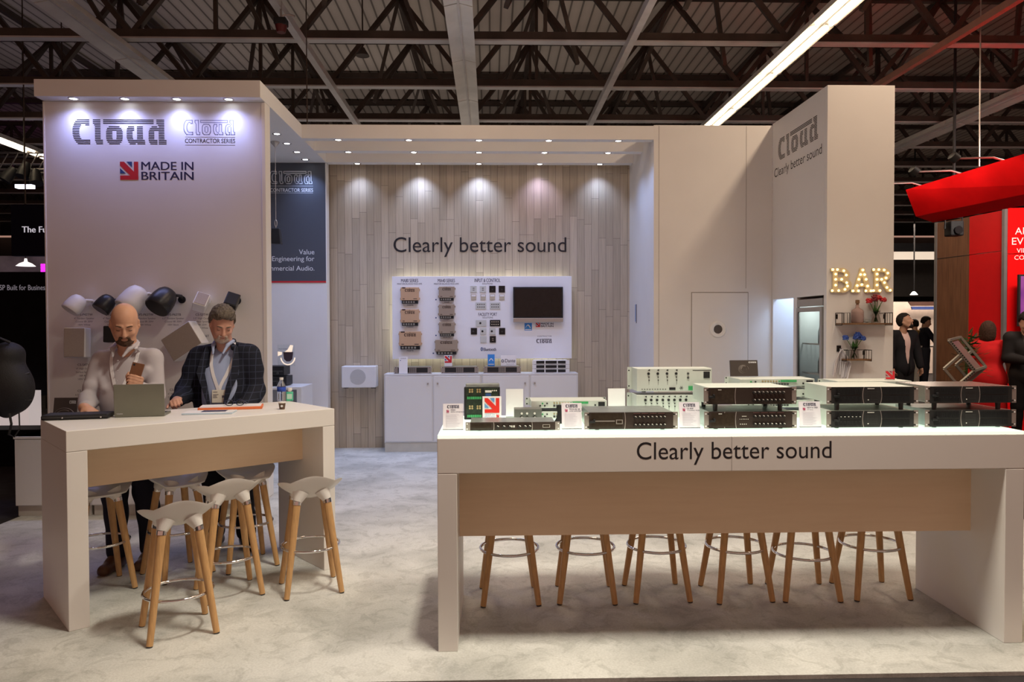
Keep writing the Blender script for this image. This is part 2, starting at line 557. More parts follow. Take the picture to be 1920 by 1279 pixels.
m = MB(on_front(136, 271.5, 7.09))
striped_logo(m, Matrix.Identity(4), span(136, 313, 250, 7.09), .236, fill=.62)
m.build('logo_lettering', INK, wall_left)
m = MB(on_front(344, 253, 7.09))
outline_logo(m, Matrix.Identity(4), span(344, 441, 250, 7.09), .14, t=.055)
m.build('outline_logo', INKL, wall_left)
m = MB()
write(m, 'CONTRACTOR SERIES', on_front(347, 268, 7.09), w=span(347, 441, 260, 7.09), h=.040, align='l', bold=.012)
for yy in (257, 272):
    p = at(347, yy, 7.09)
    m.box(p.x, p.x + span(347, 441, 260, 7.09), 7.0893, 7.0895, p.z - .0015, p.z + .0015)
m.build('series_lettering', INK, wall_left)
def made_in_britain(name, px, py, Y, s, parent, ink=NAVY):
    """mark with the two words to its right; px,py = bottom left"""
    m = MB(on_front(px, py, Y))
    flag_mark(m, Matrix.Identity(4), s)
    write(m, 'MADE IN', T(s * 1.17, s * .55, 0), w=s * 2.85, h=s * .45, align='l', mi=2, bold=.018)
    write(m, 'BRITAIN', T(s * 1.17, s * .0, 0), w=s * 2.85, h=s * .45, align='l', mi=2, bold=.018)
    m.build(name, [RED, BLUE, ink], parent)
made_in_britain('origin_mark', 225.5, 337.2, 7.09, .168, wall_left)
CAPS = [(158, 'CVS-P42TW', ['4" Pendant Speaker', 'Coaxial 8R 30W', '100V White']), (212, 'CVS-P42TB', ['4" Pendant Speaker', 'Coaxial 8R 30W', '100V Black']),
        (272, 'CVS-P62TW', ['6.5" Pendant Speaker', 'Coaxial 8R 30W', '100V White']), (325, 'CVS-P62TB', ['6.5" Pendant Speaker', 'Coaxial 8R 30W', '100V Black']),
        (379, 'CS-S3TW', ['3.5" High Output', 'Surface Speaker', '16R 25W', '100V White'])]
m = MB()
for cx, a, ls in CAPS:
    write(m, a, on_front(cx, 592, 7.09), em=.030, bold=.03)
    for k, l in enumerate(ls): write(m, l, on_front(cx, 598.6 + 6.0 * k, 7.09), em=.0235)
for cx, cy, a, ls in [(158, 686, 'CS-S4TW', ['4" High Output', 'Surface Speaker', '16R 40W', '100V White']), (158, 735, 'CS-S6TW', ['6.5" High Output', 'Surface Speaker', '16R 80W', '100V White']),
                      (330, 733, 'CS-C6TB', ['6" High Output', 'Ceiling Speaker', '16R 80W', '100V']), (383, 632, 'CS-S6T', [])]:
    write(m, a, on_front(cx, cy, 7.09), em=.030, bold=.03)
    for k, l in enumerate(ls): write(m, l, on_front(cx, cy + 6.8 + 6.6 * k, 7.09), em=.0235)
m.build('caption_lettering', INKG, wall_left)

# canopy over the left bay
m = MB()
m.box(-4.137, -2.10, 6.94, 9.69, ZB, ZT)
canopy = structure('ceiling_canopy', m, WHITE2, 'white flat canopy over the left display bay, with four downlights along its front', bevel=.004, cat='canopy')
m = MB()
m.box(-4.13, -4.06, 7.24, 9.7, 0, ZB - .003)
structure('wall_end', m, WHITE2, 'white end wall closing the left bay', cat='wall')
# graphic wall at the back of the bay
m = MB()
m.box(-4.055, -2.106, 9.69, 9.84, 0, ZB + .1)
wall_graphic = structure('wall_graphic', m, WHITE2, 'white wall at the back of the bay, dark poster on its upper half', cat='wall')
m = MB()
SLATE = mat('slate_grey_poster', (.075, .080, .098), .5, var=.03, scale=1)
m.box(-4.05, -2.118, 9.684, 9.69, 2.196, ZB - .004)
pst = m.build('poster', SLATE, wall_graphic)
m = MB()
m.box(-4.05, -2.118, 9.682, 9.69, 2.176, 2.196)
m.build('red_stripe', RED, wall_graphic)
m = MB(on_front(505, 345, 9.684))
outline_logo(m, Matrix.Identity(4), span(505, 586, 330, 9.684), .165, t=.055)
m.build('outline_logo', WPRINT, wall_graphic)
m = MB()
write(m, 'CONTRACTOR SERIES', on_front(587, 360, 9.684), w=.545, h=.046, align='r', bold=.012)
for yy in (349, 362):
    p = at(587, yy, 9.684)
    m.box(p.x - .545, p.x, 9.6832, 9.6835, p.z - .0015, p.z + .0015)
for l, yy in (('Value', 477), ('Engineering for', 492.5), ('Commercial Audio.', 507.5)):
    write(m, l, on_front(589.5, yy, 9.684), h={'V': .062, 'E': .082, 'C': .062}[l[0]], align='r', bold=.006)
m.build('poster_lettering', WPRINT, wall_graphic)

# plank wall and the three beams before it
m = MB()
m.box(-2.30, 1.90, 9.93, 10.02, 0, ZT)
wall_back = structure('wall_back', m, PLANK, 'grey limed plank wall at the back of the stand with the dark slogan')
m = MB()
write(m, 'Clearly better sound', on_front(738, 482, 9.93, .001), w=span(738, 1062, 460, 9.93), h=.262, align='l', thick=.003, bold=.002)
p = MB()
for v in range(0): pass
m.build('slogan_lettering', INK, wall_back)
BEAMS = [(8.44, 8.56), (9.03, 9.16), (9.66, 9.80)]
for k, (y0, y1) in enumerate(BEAMS):
    m = MB()
    m.box(-2.10, 1.851, y0, y1, ZB, ZT)
    structure('trim_%d' % (k + 1), m, WHITE2, ['front white beam with five downlights spanning the back bay', 'middle white beam of the three spanning the back bay', 'rear white beam close to the plank wall'][k], bevel=.003, cat='beam')

# block right of the plank wall, with its flush door
m = MB()
m.box(1.851, 3.205, 8.44, 10.02, 0, ZT + .008)
wall_right = structure('wall_right', m, WHITE2, 'plain white wall between the plank wall and the bar pillar')
m = MB()
for xx in (1235.5, 1399):
    p = at(xx, 400, 8.44)
    m.box(p.x - .002, p.x + .002, 8.4385, 8.441, .02 if xx < 1300 else 2.03, ZT)
GROOVE = mat('shadow_gap', (.30, .27, .25), .8, var=.02)
m.build('panel_joint', GROOVE, wall_right)
a, b = at(1296, 548, 8.44), at(1403, 548, 8.44)
m = MB()
m.box(a.x, b.x, 8.4375, 8.439, .02, a.z)
door = structure('door_1', m, GROOVE, 'flush white door with a round port in the right-hand wall')
m = MB()
m.box(a.x + .007, b.x - .007, 8.432, 8.439, .02, a.z - .008)
m.build('door_leaf', WHITE2, door, bevel=.002)
p = at(1346, 617.5, 8.43)
m = MB(T(p.x, 8.432, p.z) @ RX(PI / 2))
m.lathe([(.05, .0), (.05, .012), (.056, .016), (.088, .014), (.097, .004), (.097, 0)], 32)
m.build('port_ring', PLASTIC, door, smooth=40)
m = MB(T(p.x + .008, 8.431, p.z) @ RX(PI / 2))
m.lathe([(0, 0), (.0, .004), (.05, .004), (.05, 0)], 28)
m.build('port_hole', mat('dark_grille', (.10, .085, .08), .7, var=.2, scale=300), door)
# sticker on the jamb
m = MB()
for k, (dy, w, mi) in enumerate([(0, .05, 0), (.07, .03, 1)]):
    m.add([(1.849, 9.42 + dy, 1.66 if mi else 1.64), (1.849, 9.42 + dy + w, 1.66 if mi else 1.64), (1.849, 9.42 + dy + w, 1.88), (1.849, 9.42 + dy, 1.88)], [(0, 1, 2, 3)], mi)
m.build('jamb_sticker', [INKG, SKYBLUE], wall_right)

# the bar pillar: hollow, with a doorway and a fridge bay in its left face
XP, XQ, YP, YQ, ZP = 3.205, 3.855, 7.05, 8.44, 3.89
DY0, DY1, DZ = 7.83, 8.40, 1.90
FY0, FY1, FZ = 7.12, 7.74, 1.885
m = MB()
m.box(XP, XQ, YP, 7.11, 0, ZP)                                   # front face
m.box(XQ - .05, XQ, 7.11, YQ, 0, ZP)
m.box(XP, XQ - .05, YQ - .035, YQ, 0, ZP)
m.box(XP, XP + .05, 7.11, YQ - .035, DZ, ZP)                       # over both openings
m.box(XP, XP + .05, FY1, DY0, 0, DZ)                               # between them
m.box(XP + .05, XQ - .05, 7.11, YQ - .035, ZP - .05, ZP)
m.box(XP + .05, XQ - .05, 7.11, YQ - .035, 2.2, 2.24)
m.box(XP + .05, XQ - .05, FY1 + .02, FY1 + .06, 0, 2.2)
wall_bar = structure('wall_bar', m, WHITE2, 'tall white bar pillar carrying the lit letters and two shelves', bevel=.003, cat='pillar')
sp = at(1458, 302.5, 7.5)
def on_side(px, py, X, off=.0003):
    d = ray(px, py)
    p = Vector((0, 0, CAM_H)) + d * (X / d.x)
    return p, T(X - off, p.y, p.z) @ SIDE
p0, M0 = on_side(1459, 303, XP)
p1, _ = on_side(1534, 271, XP)
m = MB(M0)
striped_logo(m, Matrix.Identity(4), p0.y - p1.y, .238, fill=.62)
m.build('logo_lettering', INK, wall_bar)
p0, M0 = on_side(1452, 339, XP)
p1, _ = on_side(1541, 304, XP)
m = MB()
write(m, 'Clearly better sound', M0, w=p0.y - p1.y, h=.128, align='l', bold=.004)
m.build('slogan_lettering', INK, wall_bar)
area('room_lamp', (3.5, 8.1, 2.18), .3, .3, 5, (.50, .68, 1.0))

# ---------------------------------------------------------------- downlights
LENS = mat('lit_lamp_lens', (.9, .9, .9), .3, var=0, emit=(.93, .95, 1.0), estr=14)
def make_downlight():
    t = thing('downlight', None, 'downlight')
    m = MB()
    m.lathe([(.031, .002), (.033, -.004), (.046, -.005), (.05, 0), (.05, .002)], 20)
    m.build('trim_ring', CHROME, t, smooth=60)
    m = MB()
    m.lathe([(0, -.0015), (.031, -.0015), (.031, .002)], 18)
    m.build('lens', LENS, t)
    return t
proto = make_downlight()
used = []
def downlight(x, y, label, group, power, angle, aim=(0, 0, -1), color=DOWN):
    o = proto if not used else copy_tree(proto)
    used.append(o)
    o.location = (x, y, ZB - .0005)
    tag(o, label, 'downlight', group)
    spot('downlight_beam', (x, y, ZB - .02), power, angle, aim, color)
ordn = ['first', 'second', 'third', 'fourth', 'fifth']
for k, px in enumerate((137, 233.5, 331, 428)):
    p = at(px, 186.5, 7.0)
    downlight(p.x, 7.005, 'lit downlight under the front edge of the left canopy, %s from the left' % ordn[k], 'downlights over the speaker display wall', (4, 2.6, 4, 6)[k], 76, (0.03, .06, -1), (.30, .46, 1.0))
    spot('downlight_spill', (p.x, 6.98, ZB - .02), 16, 165, (0, -.25, -1), (.42, .45, 1.0))
for k, (px, py) in enumerate(((519, 251), (538, 269), (557, 285), (572.5, 299))):
    p = atz(px, py, ZB)
    downlight(p.x, p.y, 'lit downlight in the row running back under the left canopy, %s from the front' % ordn[k], 'downlights running back beside the poster', 26, 110)
for b, (py, xs) in enumerate(((263, (634, 766.5, 898, 1029, 1159.5)), (287, (653, 776, 898, 1021, 1140)), (308, (670, 784, 898, 1012, 1124.5)))):
    Y = (8.50, 9.095, 9.735)[b]
    for k, px in enumerate(xs):
        p = at(px, py, Y)
        downlight(p.x, Y, 'lit downlight in the %s beam of the back bay, %s from the left' % (('front', 'middle', 'rear')[b], ordn[k]), 'downlights in the %s beam' % ('front', 'middle', 'rear')[b],
                  (25, 25, 19)[b] * ((1, 1, 1, 1, 1) if b < 2 else (.75, 1.3, 1.6, .8, .9))[k], (125, 125, 100)[b], (0, (.0, .0, .22)[b], -1), DOWN if b < 2 else ((.52, .64, 1.0) if k != 3 else (.66, .60, 1.0)))

# ---------------------------------------------------------------- hall roof
m = MB()
m.box(-30, 30, -6, 45, 7.0, 7.1)
structure('ceiling', m, DECK, 'brown ribbed steel roof deck of the exhibition hall')
ZC, ZU = 5.45, 6.86
GRID = [-11.4 + 2.2 * k - .15 for k in range(0, 12)]
def angle_bar(m, a, b, r, mi=0):
    m.cyl(a, b, r, n=4, mi=mi)
YT = [8.2 + 1.95 * k for k in range(11)]
for k, y in enumerate(YT):
    m = MB()
    m.box(-18, 18, y - .05, y + .05, ZC, ZC + .11)
    m.box(-18, 18, y - .07, y + .07, ZC - .02, ZC, 1)
    m.box(-18, 18, y - .05, y + .05, ZU, ZU + .1)
    xs = [-.35 + 2.2 * j for j in range(-8, 9)]
    for j in range(len(xs) - 1):
        xm = (xs[j] + xs[j + 1]) / 2
        angle_bar(m, (xs[j], y, ZC + .05), (xm, y, ZU + .03), .05)
        angle_bar(m, (xs[j + 1], y, ZC + .05), (xm, y, ZU + .03), .05)
        if j % 2 == 0: angle_bar(m, (xm, y, ZC + .05), (xm, y, ZU), .035)
    o = m.build('roof_truss', [TRUSS, TRUSSL])
    tag(o, 'dark steel roof truss across the hall, %s from the front' % (ordn + ['sixth', 'seventh', 'eighth', 'ninth', 'tenth', 'eleventh'])[k], 'roof truss', 'roof trusses across the hall', 'structure')
for k, x in enumerate((-8.05, -5.85, -3.65, -1.45, .75, 2.95, 5.15, 7.35)):
    m = MB()
    for j in range(10):
        y0, y1 = YT[j], YT[j + 1]
        ym = (y0 + y1) / 2
        angle_bar(m, (x, y0, ZU), (x + (.55 if j % 2 else -.55), ym, ZC + .05), .04)
        angle_bar(m, (x, y1, ZU), (x + (.55 if j % 2 else -.55), ym, ZC + .05), .04)
    m.box(x - .04, x + .04, YT[0], YT[-1], ZU - .04, ZU + .06)
    o = m.build('roof_brace', TRUSS)
    tag(o, 'zigzag steel brace running back between the roof trusses, %s from the left' % (ordn + ['sixth', 'seventh', 'eighth'])[k], 'roof brace', 'braces between the roof trusses', 'structure')
for k, (x, w, lab) in enumerate(((-2.48, .09, 'narrow pale steel runner left of the centre lamp tray'), (1.87, .09, 'narrow pale steel runner right of the centre lamp tray'))):
    m = MB()
    m.box(x - w / 2, x + w / 2, 6, 28, 5.33, 5.43)
    tag(m.build('roof_runner', TRUSSL), lab, 'roof runner', 'pale runners under the trusses', 'structure')
m = MB()
m.box(6.08, 6.16, 6, 28, 5.34, 5.43)
tag(m.build('roof_runner', mat('rust_red_runner', (.40, .20, .16), .45, .2)), 'rust red steel runner to the right of the lit lamp row', 'roof runner', None, 'structure')  # rust red is the runner's own colour

def lamp_tray(x, y0, y1, lit, label, w=.31, z=5.28):
    t = thing('lamp_tray', label, 'ceiling light', (x, 0, z), 0, 'fluorescent lamp trays of the hall')
    n = max(1, int(round((y1 - y0) / 1.85)))
    L = (y1 - y0) / n
    m = MB()
    for k in range(n):
        a, b = y0 + k * L + .012, y0 + (k + 1) * L - .012
        m.add([(-w / 2, a, 0), (-w / 2, b, 0), (-w * .42, a, .09), (-w * .42, b, .09), (w * .42, a, .09), (w * .42, b, .09), (w / 2, a, 0), (w / 2, b, 0),
               (-.02, a, .035), (-.02, b, .035), (.02, a, .035), (.02, b, .035)],
              [(0, 1, 3, 2), (2, 3, 5, 4), (4, 5, 7, 6), (0, 8, 9, 1), (10, 6, 7, 11), (8, 10, 11, 9), (0, 2, 4, 6, 10, 8), (1, 9, 11, 7, 5, 3)])
    m.build('tray_sheet', TRAY, t)
    m = MB()
    m.box(-.012, .012, y0, y1, .01, .035)
    m.build('centre_rib', TRUSSL, t)
    if lit:
        for sx in (-.085, .085):
            m = MB()
            for k in range(n):
                m.cyl((sx, y0 + k * L + .06, .0), (sx, y0 + (k + 1) * L - .06, .0), .026, n=10)
            m.build('tube', LITTUBE, t, smooth=60)
    m = MB()
    for yy in np.arange(y0 + 1, y1, 3.7):
        m.cyl((0, yy, .09), (0, yy, ZC - z + .02), .006, n=6)
    m.build('hanger_wire', TRUSS, t)
    return t
LITTUBE = mat('lit_fluorescent_tube', (.9, .9, .9), .3, var=0, emit=(1, .80, .52), estr=9)
lamp_tray(-.36, 5.0, 27, False, 'long unlit grey lamp tray running back over the middle of the stand', .33)
lamp_tray(-4.95, 5.0, 27, False, 'long unlit grey lamp tray above the left canopy', .40)
lamp_tray(4.08, 2.0, 27, True, 'long glowing fluorescent lamp row above the right-hand wall')
lamp_tray(8.55, 4.0, 27, False, 'long unlit lamp tray high over the red stand', .40)
lamp_tray(-9.6, 12.0, 24, True, 'distant glowing lamp row beyond the left canopy')

DARKW = mat('dark_hall_wall', (.03, .026, .024), .8, var=.2, scale=.5)
for nm, bx, lb in (('wall_far', (-30, 30, 45.9, 46, -.1, 7), 'dark far end wall of the exhibition hall'), ('wall_hall_left', (-30.1, -30, -8, 46, -.1, 7), 'dark left side wall of the exhibition hall'), ('wall_hall_right', (30, 30.1, -8, 46, -.1, 7), 'dark right side wall of the exhibition hall')):
    m = MB()
    m.box(*bx)
    structure(nm, m, DARKW, lb, cat='wall')

# small things hung in the roof
t = thing('spotlight', 'small red and black spotlight clamped to the roof steel at upper left', 'spotlight', tuple(at(527, 45, 8.9)))
m = MB()
m.box(-.07, .07, -.07, .07, -.02, .06)
m.build('housing', BLACK, t, bevel=.01)
m = MB()
m.lathe([(.05, -.10), (.07, -.02), (.07, -.018)], 14)
m.build('red_shade', mat('dark_red_shade', (.10, .008, .01), .4), t, smooth=50)
m = MB()
m.tube([(0, 0, .06), (.03, 0, .10), (.1, 0, .11), (.16, 0, .09)], .012)
m.cyl((0, 0, .06), (0, 0, 5.45 - at(527, 45, 8.9).z), .012)
m.build('clamp_arm', STEEL, t)
p = at(575, 120, 9.4)
m = MB()
m.cyl((p.x, 9.4, 3.86), (p.x, 9.4, 6.9), .008, n=6)
tag(m.build('hanging_cable', TRUSS), 'thin black cable hanging from the roof behind the left canopy corner', 'cable')
p = at(680, 105, 11.2)
t = thing('bell_lamp', 'small dark lamp with pale rim hanging between the roof trusses', 'lamp', tuple(p))
m = MB()
m.lathe([(.03, .12), (.05, .08), (.09, .02), (.10, 0)], 16)
m.build('shade', TRUSS, t, smooth=50)
m = MB()
m.cyl((0, 0, .12), (0, 0, 6.86 - p.z), .012, n=6)
m.build('rod', TRUSS, t)

# ================================================================ bar tables
TA = math.radians(40.0)
TL, TW, TH = 1.565, .695, 1.068
_fl = Vector((-2.243, 3.992, 0))
_u, _v = Vector((math.cos(TA), math.sin(TA), 0)), Vector((-math.sin(TA), math.cos(TA), 0))
def on_table(u, v, z=TH): return _fl + _u * u + _v * v + Vector((0, 0, z))
bar_table = thing('bar_table', 'white bar table with pale wood modesty panel where the two men stand', 'table', tuple(_fl), TA)
m = MB()
m.box(0, TL, 0, TW, TH - .112, TH)
m.build('table_top', WHITE, bar_table, bevel=.003)
for x0, x1 in ((0, .10), (TL - .085, TL)):
    m = MB()
    m.box(x0, x1, 0, TW, 0, TH - .1135)
    m.build('side_panel', WHITE, bar_table, bevel=.003)
m = MB()
m.box(.10, TL - .085, .30, .32, .70, TH - .112)
m.build('modesty_panel', MAPLE, bar_table)

GX0, GX1, GY0, GY1, GZ = -.267, 2.69, 3.68, 4.47, 1.078
display_table = thing('display_bar', 'long white display bar with glowing glass top in front', 'table', (GX0, GY0, 0))
gw, gd = GX1 - GX0, GY1 - GY0
m = MB()
m.box(0, gw, 0, gd, .888, GZ - .016)
m.build('table_frame', WHITE, display_table, bevel=.003)
for x0, x1 in ((0, .097), (gw - .097, gw)):
    m = MB()
    m.box(x0, x1, 0, gd, 0, .8865)
    m.build('side_panel', WHITE, display_table, bevel=.003)
m = MB()
m.box(.097, gw - .097, .27, .29, .50, .888)
m.build('modesty_panel', MAPLE, display_table)
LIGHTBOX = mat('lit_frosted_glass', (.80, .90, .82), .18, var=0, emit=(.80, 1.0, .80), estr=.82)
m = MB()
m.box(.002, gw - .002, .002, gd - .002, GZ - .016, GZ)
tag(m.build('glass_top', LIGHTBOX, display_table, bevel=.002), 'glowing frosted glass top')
m = MB()
write(m, 'Clearly better sound', T(at(1194, 866, GY0).x - GX0, 0, at(1194, 872.5, GY0).z) @ FRONT, w=span(1194, 1559, 845, GY0), h=.115, align='l', bold=.003)
m.build('slogan_lettering', INK, display_table)
m = MB()
m.box(at(1372, 850, GY0).x - GX0 - .0008, at(1372, 850, GY0).x - GX0 + .0008, -.0008, .001, .889, GZ - .017)
m.build('panel_joint', GROOVE, display_table)

# ================================================================ bar stools
def make_stool():
    t = thing('bar_stool', None, 'bar stool')
    m = MB()
    NA, NR = 40, 9
    def pt(i, j, low):
        th = 2 * PI * i / NA
        r = j / NR
        c, s_ = math.cos(th), math.sin(th)                # s_ < 0 : the side with the low back (towards -y)
        R = .172 / max(.55, (abs(c) ** 3.2 + abs(s_ * 1.12) ** 3.2) ** (1 / 3.2))
        if abs(c) > .78: R *= 1 + .12 * ((abs(c) - .78) / .22) ** 1.4
        back = max(0, -s_)
        H = .108 * back ** 1.25 + .052 * max(0, (abs(c) - .70) / .30) - .012 * max(0, s_)
        z = .612 + H * r ** 2.2
        k = 1 - .10 * (1 - r) if low else 1
        q = Vector((R * r * c, R * r * s_ * .92, z))
        if low:
            q.z -= .009 + .042 * (1 - r) ** .7
            q.x *= .985; q.y *= .985
        return q
    vs, fs = [], []
    for low in (0, 1):
        for j in range(NR + 1):
            for i in range(NA): vs.append(pt(i, max(j, .02), low))
    n1 = (NR + 1) * NA
    for j in range(NR):
        for i in range(NA):
            a, b, c, d = j * NA + i, j * NA + (i + 1) % NA, (j + 1) * NA + (i + 1) % NA, (j + 1) * NA + i
            fs.append((a, b, c, d))
            fs.append((n1 + a, n1 + d, n1 + c, n1 + b))
    for i in range(NA):
        a, b = NR * NA + i, NR * NA + (i + 1) % NA
        fs.append((a, b, n1 + b, n1 + a))
    m.add(vs, fs)
    for sx in (-1, 1):
        for sy in (-1, 1):
            m.cyl((sx * .066, sy * .062, .612), (sx * .0885, sy * .0845, .560), .050, .0255, 16)
    m.build('seat', PLASTIC, t, smooth=60)
    for sx in (-1, 1):
        for sy in (-1, 1):
            a, b = Vector((sx * .0892, sy * .0852, .556)), Vector((sx * .161, sy * .157, 0))
            m = MB()
            m.cyl(a, b + (a - b) * .012, .0235, .0165, 16)
            leg = m.build('leg', BEECH, t, smooth=60)
            m = MB()
            m.cyl(b + (a - b) * .014, b, .0155, .0145, 14)
            m.build('foot_cap', DARK, leg, smooth=60)
            m = MB()
            d = (a - b).normalized()
            m.cyl(a + d * .010, a - d * .012, .026, .0255, 16)
            m.build('collar', CHROME, leg, smooth=60)
    m = MB()
    m.tube([(.172 * math.cos(2 * PI * k / 40), .172 * math.sin(2 * PI * k / 40), .0) for k in range(40)], .0085, 8, True)
    m.build('footrest_ring', CHROME, t, smooth=80).location = (0, 0, .295)
    return t
stool0 = make_stool()
_st = []
def stool(x, y, rz, label, group, ring=.295):
    o = stool0 if not _st else copy_tree(stool0)
    _st.append(o)
    o.location, o.rotation_euler = (x, y, 0), (0, 0, rz)
    tag(o, label, 'bar stool', group)
    for c in o.children:
        if c.name.startswith('footrest_ring'): c.location = (0, 0, ring)
G1, G2 = 'bar stools around the left bar table', 'bar stools behind the display bar'
stool(-1.67, 4.0, math.radians(31), 'white seated stool with wooden legs standing nearest the camera', G1, .215)
stool(-1.60, 4.56, math.radians(31), 'white seated stool just behind the nearest one, before the left table', G1, .232)
stool(-1.116, 4.612, math.radians(21), 'white seated stool at the right-hand end of the left bar table', G1, .275)
stool(-2.43, 4.66, math.radians(222), 'stool under the left bar table beside its left side panel, before the bald man', G1)
stool(-2.06, 4.93, math.radians(228), 'stool behind the left table panel between the two men', G1)
stool(-1.67, 5.10, math.radians(214), 'stool behind the left table panel, in front of the man in the jacket', G1)
for k, (x, y, rz, w) in enumerate(((.105, 4.42, 2, 'first from the left end'), (.56, 4.43, -3, 'second from the left end'), (.99, 4.44, 2, 'third from the left end'), (1.465, 4.42, 4, 'fourth from the left end'),
                                   (1.875, 4.42, -2, 'fifth from the left end, second from the right'), (2.29, 4.43, 1, 'last at the right end'))):
    stool(x, y, PI + math.radians(rz), 'stool tucked behind the display bar, %s' % w, G2, .25 if k == 4 else .297)

# ================================================================ things on the left table
def laptop():
    a = math.radians(-1.5)
    p = atz(262, 782, TH)
    t = thing('laptop', 'open grey laptop in front of the bald man', 'laptop', (p.x, p.y, TH + .001), math.radians(12))
    t.scale = (.87, .87, .87)
    m = MB()
    m.box(-.16, .16, 0.0, .225, 0, .016)
    m.build('base', mat('grey_green_laptop', (.20, .205, .165), .42, .35, var=.03), t, bevel=.004)
    m = MB()
    m.box(-.145, .145, .03, .20, .016, .0165)
    m.build('keyboard', BLACK, t)
    M = T(0, .004, .012) @ RX(math.radians(4))
    m = MB(M)
    m.box(-.163, .163, -.004, .004, 0, .218)
    m.build('lid', MATS['grey_green_laptop'], t, bevel=.003)
    m = MB(M)
    m.box(-.155, .155, .004, .0048, .012, .208)
    m.build('screen', BLACKG, t)
    m = MB(M)
    write(m, 'TOSHIBA', T(-.148, -.004, .009) @ FRONT, h=.007, align='l', bold=.02)
    m.build('maker_lettering', WPRINT, t)
laptop()
p = atz(150, 786, TH)
t = thing('tablet_case', 'black zipped tablet case lying left of the grey laptop', 'case', (p.x, p.y, TH + .001), math.radians(14))
m = MB()
m.box(-.20, .16, -.03, .13, 0, .030)
m.build('case_body', mat('black_nylon', (.012, .012, .014), .6, var=.15, bump=.3, bscale=200), t, bevel=.010, seg=3)
m = MB()
m.tube([(-.19, -.0305, .015), (.15, -.0305, .015)], .003)
m.build('zip', DARK, t)
m = MB()
m.ell((-.085, -.033, .014), .006, 10)
m.ell((.12, -.033, .012), .006, 10)
m.build('snap_button', CHROME, t)
p = atz(392, 775.5, TH)
t = thing('brochure', 'closed pale brochure lying in front of the man in the jacket', 'brochure', (p.x, p.y, TH + .001), math.radians(8))
m = MB()
m.box(-.15, .15, -.06, .10, 0, .010)
m.build('pages', mat('blue_grey_cover', (.50, .62, .74), .4, var=.04), t, bevel=.001)
m = MB()
m.box(-.149, .149, -.059, .099, .010, .0106)
m.box(-.05, .10, -.01, .085, .0106, .0108, 1)
m.build('cover', [CARD, NAVY], t)
p = atz(434, 766, TH)
t = thing('folder', 'orange folder holding white papers on the left table', 'folder', (p.x, p.y, TH + .001), math.radians(14))
ORANGE = mat('orange_card', (.72, .17, .05), .5, var=.05)
m = MB()
m.box(-.20, .20, -.09, .09, 0, .016)
m.build('folder_cover', ORANGE, t, bevel=.002)
m = MB()
m.box(-.19, .19, -.08, .08, .016, .021)
m.build('papers', CARD, t)
def spectacles(p, rz):
    t = thing('spectacles', 'dark framed spectacles lying on the orange folder', 'spectacles', p, rz)
    m = MB()
    for sx in (-.034, .034):
        m.tube([(sx + .027 * math.cos(a), 0, .019 + .018 * math.sin(a)) for a in [2 * PI * k / 20 for k in range(20)]], .0026, 6, True)
    m.tube([(-.009, 0, .024), (0, -.002, .028), (.009, 0, .024)], .0022, 6)
    m.build('frame', NAVY, t)
    for sx in (-1, 1):
        m = MB()
        m.tube([(sx * .061, 0, .026), (sx * .066, .05, .016), (sx * .064, .12, .003)], .0022, 6)
        m.build('temple', NAVY, t)
    for sx in (-.034, .034):
        m = MB()
        m.cyl((sx, -.0008, .019), (sx, .0008, .019), .025, n=18)
        m.build('lens', GLASS, t)
spectacles((atz(440, 767, TH).x, atz(440, 767, TH).y, TH + .0235), math.radians(10))
# bottle, sanitiser, coffee capsule
p = atz(528, 752, TH)
t = thing('water_bottle', 'clear plastic water bottle with blue label and white cap', 'bottle', (p.x, p.y, TH + .001))
PET = mat('clear_plastic', (.90, .94, .97), .06, trans=1, ior=1.15, var=0)
m = MB()
m.lathe([(.028, 0), (.031, .006), (.031, .02), (.0295, .026), (.031, .032), (.0295, .04), (.031, .047), (.0295, .055), (.031, .062), (.031, .105), (.029, .115), (.020, .135), (.013, .15), (.0125, .158)], 24)
m.build('body', PET, t, smooth=60)
m = MB()
m.lathe([(.0316, .070), (.0316, .104)], 24)
m.build('label', mat('blue_white_label', (.04, .10, .55), .4, var=.7, scale=18), t, smooth=60)
m = MB()
m.lathe([(.014, .156), (.014, .172), (.0, .172)], 18)
m.build('cap', PLASTIC, t, smooth=50)
p = atz(543.5, 752, TH)
t = thing('sanitiser_bottle', 'small green sanitiser bottle beside the water bottle', 'bottle', (p.x, p.y, TH + .001), math.radians(5))
m = MB()
m.box(-.024, .024, -.012, .012, 0, .068)
m.build('body', mat('mint_green_gel', (.10, .62, .38), .2, var=.03), t, bevel=.006, seg=3)
m = MB()
m.box(-.018, .018, -.0128, -.012, .015, .052)
m.build('label', mat('mint_label', (.55, .82, .70), .4), t)
m = MB()
m.lathe([(.012, .068), (.012, .075), (.017, .076), (.017, .096), (.0, .097)], 16)
m.build('cap', PLASTIC, t, smooth=50)
p = atz(529, 767.5, TH)
t = thing('coffee_cup', 'small brown paper espresso cup with white inside on the left table', 'cup', (p.x, p.y, TH + .001))
m = MB()
m.lathe([(.017, 0), (.0235, .045), (.0245, .047), (.0235, .049), (.0225, .047), (.017, .004), (0, .004)], 22)
m.build('cup_wall', mat('coffee_brown_paper', (.10, .055, .035), .5, var=.1), t, smooth=50)
m = MB()
m.lathe([(.0245, .041), (.0255, .049), (.0235, .050)], 22)
m.build('rim', PLASTIC, t, smooth=50)
m = MB()
m.cyl((.004, -.0205, .022), (.004, -.0225, .022), .008, n=14)
m.build('round_print', WPRINT, t)

